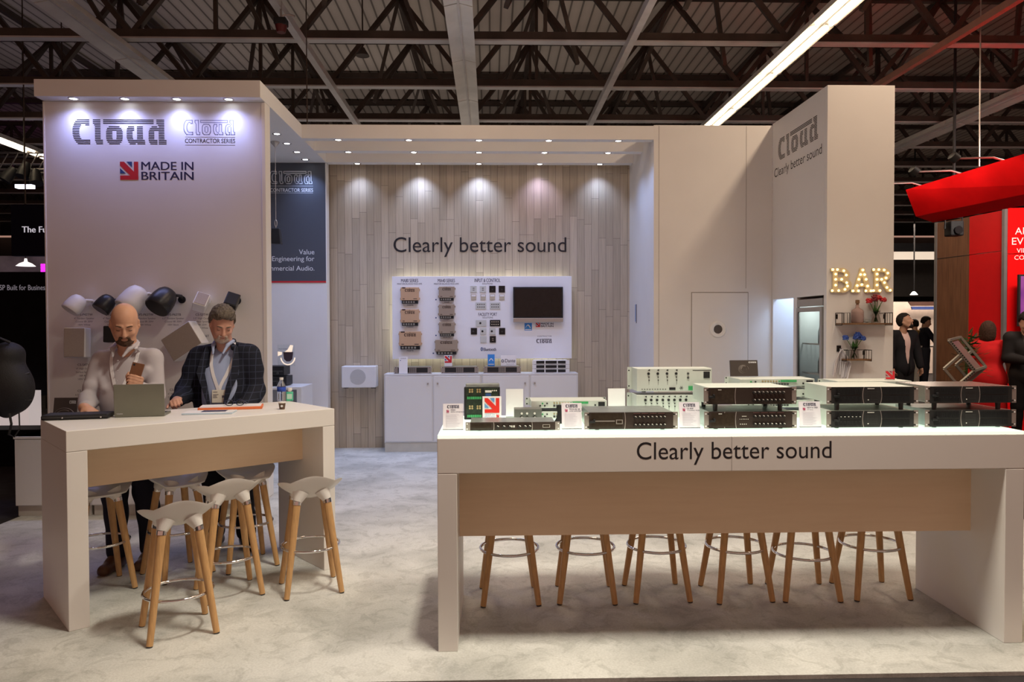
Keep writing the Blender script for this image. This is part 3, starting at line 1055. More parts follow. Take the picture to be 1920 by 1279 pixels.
# ================================================================ low cupboards and loudspeakers along the display wall
CW = mat('white_cupboard_laminate', (.74, .745, .76), .45, var=.012, scale=2)
x0, x1, yf, zc = -4.06, -2.14, 6.44, .685
for k in range(3):
    a, b = x0 + (x1 - x0) * k / 3, x0 + (x1 - x0) * (k + 1) / 3
    t = thing('low_cupboard', ['white low cupboard under the display wall, its left end beyond the bar table', 'white low cupboard behind the two men, in the middle of the row', 'white low cupboard behind the man in the jacket, right end of the row'][k], 'cupboard', (a, yf, 0), 0, 'low cupboards under the speaker wall')
    w = b - a - .002
    m = MB()
    m.box(0, w, .02, .64, .09, zc)
    m.box(-.0, w, 0, .64, zc - .02, zc)
    m.build('carcass', CW, t, bevel=.002)
    m = MB()
    m.box(.01, w - .01, .04, .6, 0, .09)
    m.build('plinth', mat('grey_plinth', (.52, .50, .46), .5), t)
    m = MB()
    m.box(.012, w - .012, 0, .018, .10, zc - .026)
    d = m.build('door', CW, t, bevel=.002)
    m = MB()
    m.cyl((w - .07, 0, zc - .09), (w - .07, -.012, zc - .09), .010, n=14)
    m.build('knob', STEEL, d, smooth=50)

WSPK = mat('white_speaker_shell', (.76, .77, .80), .4, var=.01)
BSPK = mat('black_speaker_shell', (.016, .017, .020), .36, var=.1)
GRILLW = mat('pale_speaker_grille', (.36, .31, .28), .6, var=.12, scale=260)
GRILLB = mat('black_speaker_grille', (.010, .010, .011), .7, var=.3, scale=260)
def axis_M(p, d):
    d = Vector(d).normalized()
    return Matrix.Translation(p) @ d.to_track_quat('Z', 'Y').to_matrix().to_4x4()
def pendant(px, py, r, L, white, label, d=(-.42, -.46, -.78)):
    c = at(px, py, 6.93)
    M = axis_M((0, 0, 0), d)
    t = thing('pendant_speaker', label, 'loudspeaker', tuple(c), 0, 'bullet loudspeakers on the display wall')
    sh, gr = (WSPK, GRILLW) if white else (BSPK, GRILLB)
    m = MB(M)
    m.lathe([(r * .94, L * .50), (r, L * .46), (r * 1.0, L * .22), (r * .95, -.05 * L), (r * .84, -.28 * L), (r * .66, -.43 * L), (r * .35, -.5 * L), (0, -.5 * L)], 32)
    m.build('shell', sh, t, smooth=50)
    m = MB(M)
    m.lathe([(0, L * .485), (r * .5, L * .487), (r * .95, L * .475)], 28)
    m.build('grille', gr, t, smooth=60)
    m = MB()
    w = Vector((r * .95, 7.09 - c.y, r * .05))
    b0 = M @ Vector((0, 0, -.25 * L)) + Vector((r * .8, .02, 0))
    m.tube([M @ Vector((0, 0, -.25 * L)), b0, b0.lerp(w, .5) + Vector((.012, 0, .015)), w], .014, 8)
    m.cyl(w, w - Vector((0, .012, 0)), .035, n=18)
    m.build('wall_bracket', sh, t, smooth=50)
pendant(142, 570, .083, .165, True, 'small white bullet loudspeaker at the left end of the top row')
pendant(198, 569, .080, .160, False, 'small black bullet loudspeaker second from the left in the top row')
pendant(251, 560, .112, .235, True, 'large white bullet loudspeaker above the bald head')
pendant(306, 562, .112, .225, False, 'large black bullet loudspeaker right of the bald head', (-.30, -.62, -.72))
def box_speaker(px, py, w, h, dp, white, label, rx, ry, rz, grille=True):
    c = at(px, py, 6.97)
    t = thing('box_speaker', label, 'loudspeaker', tuple(c), 0, 'box loudspeakers on the display wall')
    M = RZ(math.radians(rz)) @ RY(math.radians(ry)) @ RX(math.radians(rx))
    m = MB(M)
    m.box(-w / 2, w / 2, -dp / 2, dp / 2, -h / 2, h / 2)
    m.build('cabinet', WSPK if white else BSPK, t, bevel=min(.012, w * .06), seg=3)
    m = MB(M)
    m.box(-w / 2 + .008, w / 2 - .008, -dp / 2 - .004, -dp / 2 + .002, -h / 2 + .008, h / 2 - .008)
    m.build('grille', GRILLW if white else GRILLB, t, bevel=.003)
    m = MB()
    m.cyl((0, 0, 0), (0.01, 7.09 - c.y - .012, .02), .016, n=10)
    m.cyl((0.01, 7.09 - c.y - .012, .02), (.01, 7.09 - c.y, .02), .04, n=16)
    m.build('wall_bracket', WSPK if white else BSPK, t)
box_speaker(377, 567, .115, .15, .11, True, 'small white cube loudspeaker above the caption, left of the grey haired man', -38, 18, 14)
box_speaker(434, 567, .115, .15, .11, False, 'small black cube loudspeaker behind the grey haired man', -38, 18, 14)
box_speaker(145, 643, .185, .275, .14, True, 'flat white cabinet loudspeaker hanging upright at the left of the wall', -4, 0, 8)
box_speaker(215, 627, .16, .15, .12, False, 'black cabinet loudspeaker half hidden behind the bald man', -4, 0, 8)
box_speaker(347, 640, .33, .245, .13, True, 'white cabinet loudspeaker hanging tilted between the two men', 0, -32, -8)
# dark card leaning on the cupboard
def dark_card(px, py, Y, w, h, label, zb, rz=0):
    p = at(px, py, Y)
    t = thing('display_card', label, 'sign', (p.x, Y, zb), rz, 'dark spiral brand cards')
    M = RX(math.radians(-10))
    m = MB(M)
    m.box(-w / 2, w / 2, 0, .012, 0, h)
    m.build('card', mat('dark_brown_card', (.055, .045, .040), .4, var=.1), t)
    m = MB(M)
    for r, k in ((.34, 0), (.27, 1), (.18, 2)):
        m.tube([(-.02 * w + r * h * .95 * math.cos(a + k), -.0005, h * .42 + r * h * .8 * math.sin(a + k)) for a in [4.6 * i / 26 for i in range(27)]], h * .018, 5, flat=.3)
    m.build('spiral_print', mat('pale_brown_print', (.20, .17, .15), .5), t)
    m = MB(M)
    striped_logo(m, T(w * .17, -.001, h * .82) @ FRONT, w * .28, h * .09, fill=.9)
    m.build('logo_print', WPRINT, t)
dark_card(118, 780, 6.75, .205, .30, 'dark brown brand card leaning behind the black tablet case', .687)

# side unit in the bay behind, with amplifiers and a lit sign
t = thing('side_unit', 'white open fronted side unit in the bay behind the bar table', 'cabinet', (-2.86, 8.95, 0))
m = MB()
m.box(0, .60, 0, .55, .86, .89)
m.box(.545, .60, .0, .55, 0, .86)
m.box(0, .03, .0, .55, 0, .86)
m.box(0.03, .545, .53, .55, 0, .86)
m.build('carcass', CW, t, bevel=.002)
m = MB()
m.box(.03, .545, .02, .53, .42, .44)
m.build('shelf', CW, t)
m = MB(T(.44, .16, .443))
m.lathe([(.10, 0), (.10, .05), (.08, .16), (.04, .22), (0, .23)], 20)
tag(m.build('black_speaker', BLACK, None, smooth=50), 'round black speaker standing inside the open side unit', 'loudspeaker')
COL.objects['black_speaker'].location = (-2.86, 8.95, 0)

# pendant black speaker on a wire with a carabiner
p = at(517.5, 442, 8.6)
t = thing('hanging_speaker', 'small black loudspeaker hanging on a wire in front of the dark poster', 'loudspeaker', tuple(p))
m = MB()
m.add([(-.06, -.05, -.095), (.065, -.05, -.095), (.065, .05, -.095), (-.06, .05, -.095), (-.04, -.035, .085), (.045, -.035, .085), (.045, .035, .085), (-.04, .035, .085)],
      [(0, 3, 2, 1), (4, 5, 6, 7), (0, 1, 5, 4), (1, 2, 6, 5), (2, 3, 7, 6), (3, 0, 4, 7)])
m.build('shell', BLACK, t, bevel=.008)
m = MB()
m.tube([(.012 * math.cos(a), 0, .14 + .038 * math.sin(a)) for a in [2 * PI * k / 18 for k in range(18)]], .0045, 6, True)
m.cyl((0, 0, .083), (0, 0, .105), .004)
m.build('carabiner', STEEL, t)
m = MB()
m.cyl((0, 0, .178), (0, 0, ZB - p.z), .003, n=6)
m.build('wire', STEEL, t)
m = MB(T(0, 0, ZB - p.z))
m.lathe([(.008, -.06), (.05, -.01), (.05, 0)], 14)
m.build('ceiling_cup', STEEL, t, smooth=40)

# ================================================================ back wall display panel
PY = 9.80
A, B = at(735, 518.5, PY), at(1072, 672, PY)
panel = thing('display_board', 'white backlit display panel with small audio devices on the plank wall', 'panel', ((A.x + B.x) / 2, PY, B.z))
pc = (A.x + B.x) / 2
PANELM = mat('white_acrylic_panel', (.86, .87, .92), .3, var=.008)
m = MB()
m.box(A.x - pc, B.x - pc, 0, .03, 0, A.z - B.z)
m.build('board', PANELM, panel, bevel=.003)
LED = mat('lit_led_strip', (.9, .9, .9), .4, var=0, emit=(.95, 1, .86), estr=7)
m = MB()
m.box(A.x - pc + .05, B.x - pc - .05, .05, .065, A.z - B.z - .055, A.z - B.z - .045)
m.box(A.x - pc + .05, B.x - pc - .05, .05, .065, .05, .06)
m.box(A.x - pc + .04, A.x - pc + .05, .05, .065, .05, A.z - B.z - .05)
tag(m.build('led_strip', LED, panel), 'lit strip behind the edge')
m = MB()
for sx in (-.8, 0, .8):
    m.cyl((sx, .03, .5), (sx, .129, .5), .02)
m.build('spacer', STEEL, panel)
def on_panel(px, py, off=.0004):
    p = at(px, py, PY)
    return T(p.x - pc, -off, p.z - B.z) @ FRONT
m = MB()
for txt, px, py, w, h in (('MA80 SERIES', 768, 529.5, 33, .045), ('MA40 SERIES', 837, 529.5, 33, .045), ('INPUT & CONTROL', 914, 529, 50, .046), ('FACILITY PORT', 914.5, 592.5, 36, .042)):
    write(m, txt, on_panel(px, py), w=span(0, w, 560, PY), h=h, bold=.02)
m.build('heading_lettering', NAVY, panel)
m = MB()
for txt, px, py, w in (('MINIATURE BALANCED MIXER AMPS', 768, 533.8, 48), ('MINIATURE BALANCED MIXER AMPS', 837, 533.8, 48), ('SOLUTIONS', 914, 533.5, 20), ('SOLUTIONS', 914.5, 597, 20)):
    write(m, txt, on_panel(px, py), w=span(0, w, 560, PY), h=.020, bold=.01)
for px, py, s in ((769, 573.5, 'MA80FB'), (769, 614, 'MA80FBT'), (769, 659, 'MA80TB'), (838, 568, 'MA40F'), (838, 600.5, 'MA40FT'), (838, 634, 'MA40TBT'), (838, 666.5, 'MA40T')):
    write(m, s, on_panel(px, py), h=.017, bold=.01)
m.build('caption_lettering', NAVY, panel)
m = MB()
write(m, 'Bluetooth', on_panel(906.5, 658.2), w=.165, h=.042, align='l', bold=.03)
m.build('word_lettering', NAVY, panel)
m = MB()
write(m, 'CONTRACTOR', on_panel(1021, 631.5), w=.19, h=.014)
striped_logo(m, on_panel(1005.5, 643.5), .205, .056, fill=.72)
m.build('logo_lettering', NAVY, panel)
m = MB(on_panel(901, 658.5))
m.prism([(.016 + .016 * math.cos(a), .026 + .026 * math.sin(a)) for a in [2 * PI * k / 20 for k in range(20)]], 0, .0005)
m.prism([(.013, .008), (.016, .008), (.016, .044), (.013, .044)], .0006, .0012, mi=1)
m.prism([(.006, .016), (.008, .014), (.026, .036), (.024, .038)], .0006, .0012, mi=1)
m.prism([(.006, .036), (.008, .038), (.026, .016), (.024, .014)], .0006, .0012, mi=1)
m.build('rune_mark', [BLUE, WPRINT], panel)
m = MB(on_panel(983.5, 619.8))
m.prism([(0, 0), (.098, 0), (.098, .098), (0, .098)], 0, .0005)
m.prism([(.012 + .07 * k / 10, .035 + .045 * math.sin(PI * k / 10)) for k in range(11)] + [(.072 - .06 * k / 10, .03 + .034 * math.sin(PI * (10 - k) / 10)) for k in range(11)], .0006, .001, mi=1)
m.prism([(.008, .008), (.09, .008), (.09, .018), (.008, .018)], .0006, .001, mi=1)
m.build('energy_mark', [SKYBLUE, WPRINT], panel)
q = at(1004.5, 613.5, PY)
m = MB(on_panel(1004.5, 613.5))
flag_mark(m, Matrix.Identity(4), .058)
write(m, 'MADE IN', T(.067, .032, 0), w=.165, h=.025, align='l', mi=2, bold=.03)
write(m, 'BRITAIN', T(.067, .0, 0), w=.165, h=.025, align='l', mi=2, bold=.03)
m.build('origin_mark', [RED, BLUE, NAVY], panel)
m = MB()
for px, py in ((817.5, 562), (817.5, 596), (817.5, 629), (812.5, 662.5)):
    m.prism([(-.008, -.008), (.008, -.008), (.008, .008), (-.008, .008)], 0, .001, on_panel(px, py))
m.build('blue_dot', BLUE, panel)

TAN = mat('beige_device_case', (.62, .42, .27), .42, .2, var=.03)
TANG = mat('grey_beige_device_case', (.40, .335, .27), .42, .3, var=.03)
def mini_amp(x0, x1, y0, y1, label, group, m_case, tabs):
    a, b = at(x0, y0, PY), at(x1, y1, PY)
    w, h = b.x - a.x, a.z - b.z
    t = thing('mini_amplifier', label, 'amplifier', ((a.x + b.x) / 2, PY - .001, b.z), 0, group)
    m = MB()
    m.box(-w / 2, w / 2, -.045, 0, h * .20, h)
    for sx in (-1, 1):
        for zz in (.32, .85): m.box(sx * w / 2 - .012, sx * w / 2 + .012, -.010, 0, h * zz - .012, h * zz + .012)
    m.build('case', m_case, t, bevel=.004)
    m = MB()
    m.box(-w * .44, w * .44, -.04, 0, 0, h * .20)
    for k in range(5): m.box(-w * .38 + k * w * .14, -w * .38 + k * w * .14 + w * .09, -.045, -.04, h * .04, h * .15, 1)
    m.build('terminal_strip', [BLACK, GALV], t)
    m = MB()
    striped_logo(m, T(-w * .27, -.0455, h * .72) @ FRONT, w * .54, h * .17, fill=.9)
    if tabs: m.box(-w * .42, -w * .24, -.047, -.0455, h * .93, h * 1.0)
    m.box(-w * .40, -w * .28, -.0458, -.0452, h * .27, h * .31)
    m.box(w * .20, w * .40, -.0458, -.0452, h * .27, h * .31)
    m.box(-.004, .004, -.0458, -.0452, h * .92, h * .95)
    m.build('print', mat('brown_print', (.05, .03, .025), .5), t)
for k, (x0, x1, y0, y1) in enumerate(((752, 786, 539, 569.5), (752, 786, 580, 611), (749, 790, 621.5, 655))):
    mini_amp(x0, x1, y0, y1, 'beige mini amplifier in the left column of the display panel, %s' % ('top', 'middle', 'bottom')[k], 'mini amplifiers in the left column', TAN, True)
for k, (x0, x1, y0, y1) in enumerate(((823, 852.5, 537.5, 564), (823, 852.5, 571, 597.5), (823.5, 853, 604, 630.5), (816.5, 858, 637, 664.5))):
    mini_amp(x0, x1, y0, y1, 'grey beige mini amplifier in the second column of the display panel, %s' % ('top one', 'second down', 'third down', 'lowest and widest')[k], 'mini amplifiers in the second column', TANG, False)

PLATEW, PLATEB, PLATEG = mat('pale_wall_plate', (.60, .61, .58), .4, var=.02), mat('black_wall_plate', (.012, .012, .013), .3, var=.05), mat('beige_wall_plate', (.52, .46, .36), .4, var=.05)
def plate(cx, cy, w, h, M_, label, group, detail):
    c = at(cx, cy, PY)
    W_, H_ = span(0, w, 560, PY), h / 1400 * PY
    t = thing('wall_plate', label, 'wall plate', (c.x, PY - .001, c.z), 0, group)
    m = MB()
    m.box(-W_ / 2, W_ / 2, -.009, 0, -H_ / 2, H_ / 2)
    m.build('cover', M_, t, bevel=.002)
    if detail == 'knob':
        m = MB()
        m.cyl((0, -.009, -.005), (0, -.022, -.005), .010, n=14)
        m.build('knob', DARK if M_ is PLATEB else STEEL, t, smooth=50)
    elif detail == 'slots':
        m = MB()
        for zz in (-.012, .012): m.box(-.012, .012, -.010, -.009, zz - .004, zz + .004)
        m.build('slot', DARK if M_ is not PLATEB else STEEL, t)
    elif detail == 'split':
        m = MB()
        m.box(-W_ * .40, W_ * .40, -.012, -.009, H_ * .12, H_ * .40)
        m.build('top_module', CARD, t)
    elif detail == 'grid':
        m = MB()
        for i in range(4):
            for zz in (-.017, .017): m.box(-W_ * .36 + i * W_ * .2, -W_ * .36 + i * W_ * .2 + W_ * .11, -.011, -.009, zz - .006, zz + .006)
        m.build('button', DARK if M_ is not PLATEB else PLATEG, t)
    elif detail == 'socket':
        m = MB()
        m.cyl((-.01, -.009, 0), (-.01, -.012, 0), .014, n=16)
        m.build('socket', BLACK if M_ is not PLATEB else DARK, t)
gi, gf = 'wall plates under the input heading', 'wall plates under the facility heading'
for k, cx in enumerate((888, 905.5, 923.3, 941)):
    plate(cx, 542.3, 12.3, 12.5, (PLATEW, PLATEW, PLATEB, PLATEB)[k], '%s wall plate in the top row of plates, %s from the left' % (('pale', 'pale', 'black', 'black')[k], ordn[k]), gi, ('slots', 'slots', 'knob', 'knob')[k])
for k, cx in enumerate((888, 906, 923.3, 941)):
    plate(cx, 557.3, 10.3, 10.3, PLATEG, 'beige split wall plate in the second row of plates, %s from the left' % ordn[k], gi, 'split')
for k, cx in enumerate((901.8, 928.3)):
    plate(cx, 573.3, 20.5, 12.5, PLATEW, 'pale double wall plate in the third row, on the %s' % ('left', 'right')[k], gi, 'grid')
for k, cx in enumerate((902, 928.3)):
    plate(cx, 606, 20.3, 12, (PLATEW, PLATEB)[k], '%s double wall plate just under the facility heading' % ('pale', 'black')[k], gf, ('socket', 'grid')[k])
for k, cx in enumerate((888.7, 906, 923.5, 941.5)):
    plate(cx, 621.2, 12, 12.3, (PLATEB, PLATEW, PLATEW, PLATEB)[k], '%s wall plate in the row of four below the facility heading, %s from the left' % (('black', 'pale', 'pale', 'black')[k], ordn[k]), gf, ('socket', 'socket', 'socket', 'knob')[k])
for k, cx in enumerate((906.5, 924)):
    plate(cx, 636.3, 12, 12.3, (PLATEW, PLATEB)[k], '%s wall plate in the lowest pair on the panel' % ('blank pale', 'black')[k], gf, ('none', 'slots')[k])

# monitor
a, b = at(962, 538.5, PY), at(1055, 604, PY)
t = thing('monitor', 'flat television with silver lower edge on the white display panel', 'television', ((a.x + b.x) / 2, PY - .001, b.z))
w, h = b.x - a.x, a.z - b.z
m = MB()
m.box(-w / 2, w / 2, -.055, -.02, h * .12, h)
m.box(-w * .3, w * .3, -.02, 0, h * .3, h * .8)
m.build('housing', BLACK, t, bevel=.004)
m = MB()
m.box(-w / 2 + .018, w / 2 - .018, -.0565, -.055, h * .155, h - .022)
m.build('screen', mat('glossy_dark_screen', (.014, .011, .010), .06, var=.1, spec=.5), t)
m = MB()
m.box(-w / 2, w / 2, -.060, -.02, 0, h * .118)
m.build('speaker_bar', STEEL, t, bevel=.004)

# white loudspeaker on the plank wall
a, b = at(640, 687, 9.7), at(705, 727, 9.7)
t = thing('wall_speaker', 'white oblong loudspeaker mounted on the plank wall left of the cabinets', 'loudspeaker', ((a.x + b.x) / 2, 9.7, b.z))
w, h = b.x - a.x, a.z - b.z
m = MB()
m.box(-w / 2, w / 2, 0, .22, 0, h)
m.build('cabinet', WSPK, t, bevel=.012, seg=3)
m = MB()
m.cyl((-.01, 0, h * .5), (-.01, -.002, h * .5), h * .36, n=30)
m.build('round_grille', mat('soft_grey_grille', (.50, .51, .53), .6, var=.08, scale=300), t)
m = MB()
for sx in (-1, 1): m.box(sx * w * .4 - .03, sx * w * .4 + .03, .06, .10, -.012, 0)
m.build('rubber_foot', BLACK, t)
m = MB()
m.box(-.05, .05, .21, .23, .02, h - .02)
m.build('wall_bracket', BLACK, t)

# cabinets under the panel
cabx0, cabx1, cz = at(720, 700, 9.58).x, at(1084, 700, 9.58).x, 1.0
for u in range(2):
    xa = cabx0 + (cabx1 - cabx0) * u / 2
    w = (cabx1 - cabx0) / 2 - .001
    t = thing('cabinet', ['white two door cabinet under the display panel, left of the pair', 'white two door cabinet under the display panel, right of the pair'][u], 'cabinet', (xa, 9.58, 0), 0, 'white cabinets under the display panel')
    m = MB()
    m.box(0, w, .004, .34, .115, cz - .018)
    m.box(-.0, w, -.004, .34, cz - .018, cz)
    m.build('carcass', CW, t, bevel=.002)
    m = MB()
    m.box(.005, w - .002, .0, .33, 0, .113)
    m.build('plinth', mat('warm_grey_plinth', (.55, .55, .52), .5), t)
    for d in range(2):
        xd = .016 + d * (w / 2 - .004)
        wd = w / 2 - .028
        m = MB()
        m.box(xd, xd + wd, -.012, .004, .135, cz - .03)
        dr = m.build('door', CW, t, bevel=.002)
        m = MB()
        kx = xd + (wd - .05 if d == 0 else .05)
        m.cyl((kx, -.012, cz - .125), (kx, -.028, cz - .125), .010, .012, n=14)
        m.build('knob', STEEL, dr, smooth=50)

# ================================================================ rack equipment
FACE = mat('dark_brown_front_panel', (.040, .026, .022), .5, .1, var=.06, spec=.3)
KNOB = mat('black_knob', (.02, .018, .018), .35, var=.05)
POINT = mat('pale_mark_and_glint', (.70, .68, .64), .4)  # pale panel marks, also the highlights painted on the knobs
TRIMS = mat('satin_divider', (.42, .38, .36), .35, .6)
MESH = mat('black_vent_mesh', (.016, .014, .014), .6, var=.6, scale=300)
def ears(t, h, m_):
    for sx in (-1, 1):
        m = MB()
        m.box(min(sx * .2165, sx * .241), max(sx * .2165, sx * .241), 0, .004, 0, h)
        e = m.build('rack_ear', m_, t, bevel=.001)
        m = MB()
        for zz in ([.14, .86] if h > .06 else [.2, .8]):
            m.cyl((sx * .233, -.001, h * zz), (sx * .233, .0, h * zz), .0038, n=10)
            if h > .06: m.cyl((sx * .221, -.003, h * zz), (sx * .221, .0, h * zz), .0045, n=10, mi=1)
        m.build('fixing', [CARD, SCREW], e)
def chassis(t, h, D, m_):
    m = MB()
    m.box(-.2165, .2165, .003, D, .002, h - .001)
    m.build('chassis', m_, t, bevel=.0015)
def feet(t, D, hf):
    for sx in (-.17, .17):
        for yy in (.04, D - .05):
            m = MB()
            m.cyl((sx, yy, 0), (sx, yy, -hf), .013, .011, 12)
            m.build('foot', DARK, t)
def knob(t, x, z, r):
    m = MB()
    m.cyl((x, 0, z), (x, -.014, z), r, r * .86, 14)
    k = m.build('knob', KNOB, t, smooth=50)
    m = MB()
    for kk in range(4):  # highlight painted as a pale crescent on the knob's upper right
        a0, a1 = math.radians(10 + 26 * kk), math.radians(36 + 26 * kk)
        m.add([(x + r * q * math.cos(a), -.0142, z + r * q * math.sin(a)) for a, q in ((a0, .42), (a0, .84), (a1, .84), (a1, .42))], [(0, 1, 2, 3)])
    m.build('painted_glint', POINT, k)
def curved_line(m, x, h, bow, mi=0, w=.0032):
    n = 8
    pts = [(x + bow * (1 - (2 * i / n - 1) ** 2), .001 + (h - .002) * i / n) for i in range(n + 1)]
    for i in range(n):
        (xa, za), (xb, zb) = pts[i], pts[i + 1]
        m.add([(xa - w / 2, -.0014, za), (xa + w / 2, -.0014, za), (xb + w / 2, -.0014, zb), (xb - w / 2, -.0014, zb)], [(0, 1, 2, 3)], mi)
def rack_mixer(label, group, x, y, z, top=GALV, variant=0, D=.30, hf=.006, rz=0):
    h = .088
    t = thing('mixer_amplifier', label, 'amplifier', (x, y, z), rz, group)
    chassis(t, h, D, top); ears(t, h, EAR); feet(t, D, hf)
    m = MB()
    m.box(-.2165, .2165, -.001, .003, .001, h - .001)
    m.build('front_panel', FACE, t)
    m = MB()
    if variant == 0:
        m.box(-.205, -.045, -.0016, -.001, .048, .082, 0)
        m.box(-.205, -.045, -.0016, -.001, .008, .040, 0)
        m.box(-.078, -.044, -.003, -.001, .027, .050, 1)
        m.box(-.074, -.048, -.0034, -.003, .031, .046, 0)
        m.box(-.205, -.085, -.003, -.001, .040, .045, 1)
        curved_line(m, -.034, h, .004, 1)
    else:
        m.box(-.205, -.085, -.0016, -.001, .008, .080, 0)
        if variant == 2: curved_line(m, -.135, h, -.004, 1)
        curved_line(m, -.075, h, -.004, 1)
        m.box(-.170, -.148, -.003, -.001, .050, .074, 0)
        m.box(-.168, -.150, -.0034, -.003, .074, .078, 2)
        if variant == 2:
            for i in range(6):
                m.box(-.058 + i * .0085, -.055 + i * .0085, -.002, -.001, .046, .049, 2)
            m.box(-.046, -.022, -.002, -.001, .061, .064, 2)
            for i in range(4): m.box(-.056 + i * .010, -.051 + i * .010, -.002, -.001, .020, .024, 2)
    for i in range(4):
        m.box(.012 + i * .042, .046 + i * .042, -.0016, -.001, .079, .082, 3)
    m.build('panel_trim', [BROWNGLASS, TRIMS, POINT, mat('rose_print', (.16, .07, .07), .5)], t)
    for i in range(8):
        for zz in (.062, .022): knob(t, .019 + i * .0215, zz, .0078)
    m = MB()
    m.box(-.215, -.186, -.013, -.001, .034, .045)
    m.box(-.196, -.186, -.017, -.001, .043, .054)
    m.build('handle', BLACK, t, bevel=.003)
    return t
def rack_power(label, group, x, y, z, top=GALV, D=.33, hf=.006, lights=0):
    h = .088
    t = thing('power_amplifier', label, 'amplifier', (x, y, z), 0, group)
    chassis(t, h, D, top); ears(t, h, EAR); feet(t, D, hf)
    m = MB()
    m.box(-.2165, .2165, -.001, .003, .001, h - .001)
    m.build('front_panel', mat('grey_black_front', (.026, .025, .026), .5, .1, var=.05, spec=.3), t)
    for a, b in ((-.195, -.060), (.048, .196)):
        m = MB()
        n = 34
        for i in range(n):
            xx = a + (b - a) * i / n
            m.box(xx, xx + (b - a) / n * .55, -.003, -.001, .010, .040)
            m.box(xx, xx + (b - a) / n * .55, -.003, -.001, .048, .080)
        m.build('vent_grille', BLACK, t)
    m = MB()
    curved_line(m, -.046, h, -.007)
    curved_line(m, .040, h, .007)
    m.build('curved_divider', TRIMS, t)
    m = MB()
    for i in range(6): m.box(-.030, .026, -.0018, -.001, .022 + i * .008, .0235 + i * .008)
    m.box(-.028, .008, -.0018, -.001, .076, .080, 1)
    m.cyl((-.024, -.003, .020), (-.024, -.001, .020), .003, n=10, mi=1)
    for i in range(6):
        if lights: m.box(-.17 + i * .02, -.163 + i * .02, -.0036, -.003, .055, .058, 1)
        m.box(-.17 + i * .02, -.164 + i * .02, -.0036, -.003, .030, .0315, 0)
    m.build('indicator', [DARK, POINT], t)
    m = MB()
    m.box(-.207, -.178, -.014, -.001, .034, .045)
    m.box(-.188, -.178, -.018, -.001, .043, .056)
    m.build('handle', BLACK, t, bevel=.003)
    return t
def rack_slim(label, group, x, y, z):
    h = .0435
    t = thing('slim_mixer', label, 'mixer', (x, y, z), 0, group)
    chassis(t, h, .20, GALV); ears(t, h, EAR); feet(t, .2, .004)
    m = MB()
    m.box(-.2165, .2165, -.001, .003, .001, h - .001)
    m.build('front_panel', FACE, t)
    m = MB()
    for xx in (-.098, .098): curved_line(m, xx, h, .002, 1)
    m.box(.152, .19, -.003, -.001, .014, .030, 1)
    m.box(.155, .187, -.0034, -.003, .017, .027, 0)
    m.box(-.21, -.11, -.0016, -.001, .006, .036, 0)
    for xx in (-.006, .006): m.box(xx - .004, xx + .004, -.004, -.001, .016, .026, 2)
    m.build('panel_trim', [BROWNGLASS, TRIMS, POINT], t)
    for xx in (-.078, -.046, -.016, .034, .062, .086): knob(t, xx, .020, .0095)
    return t
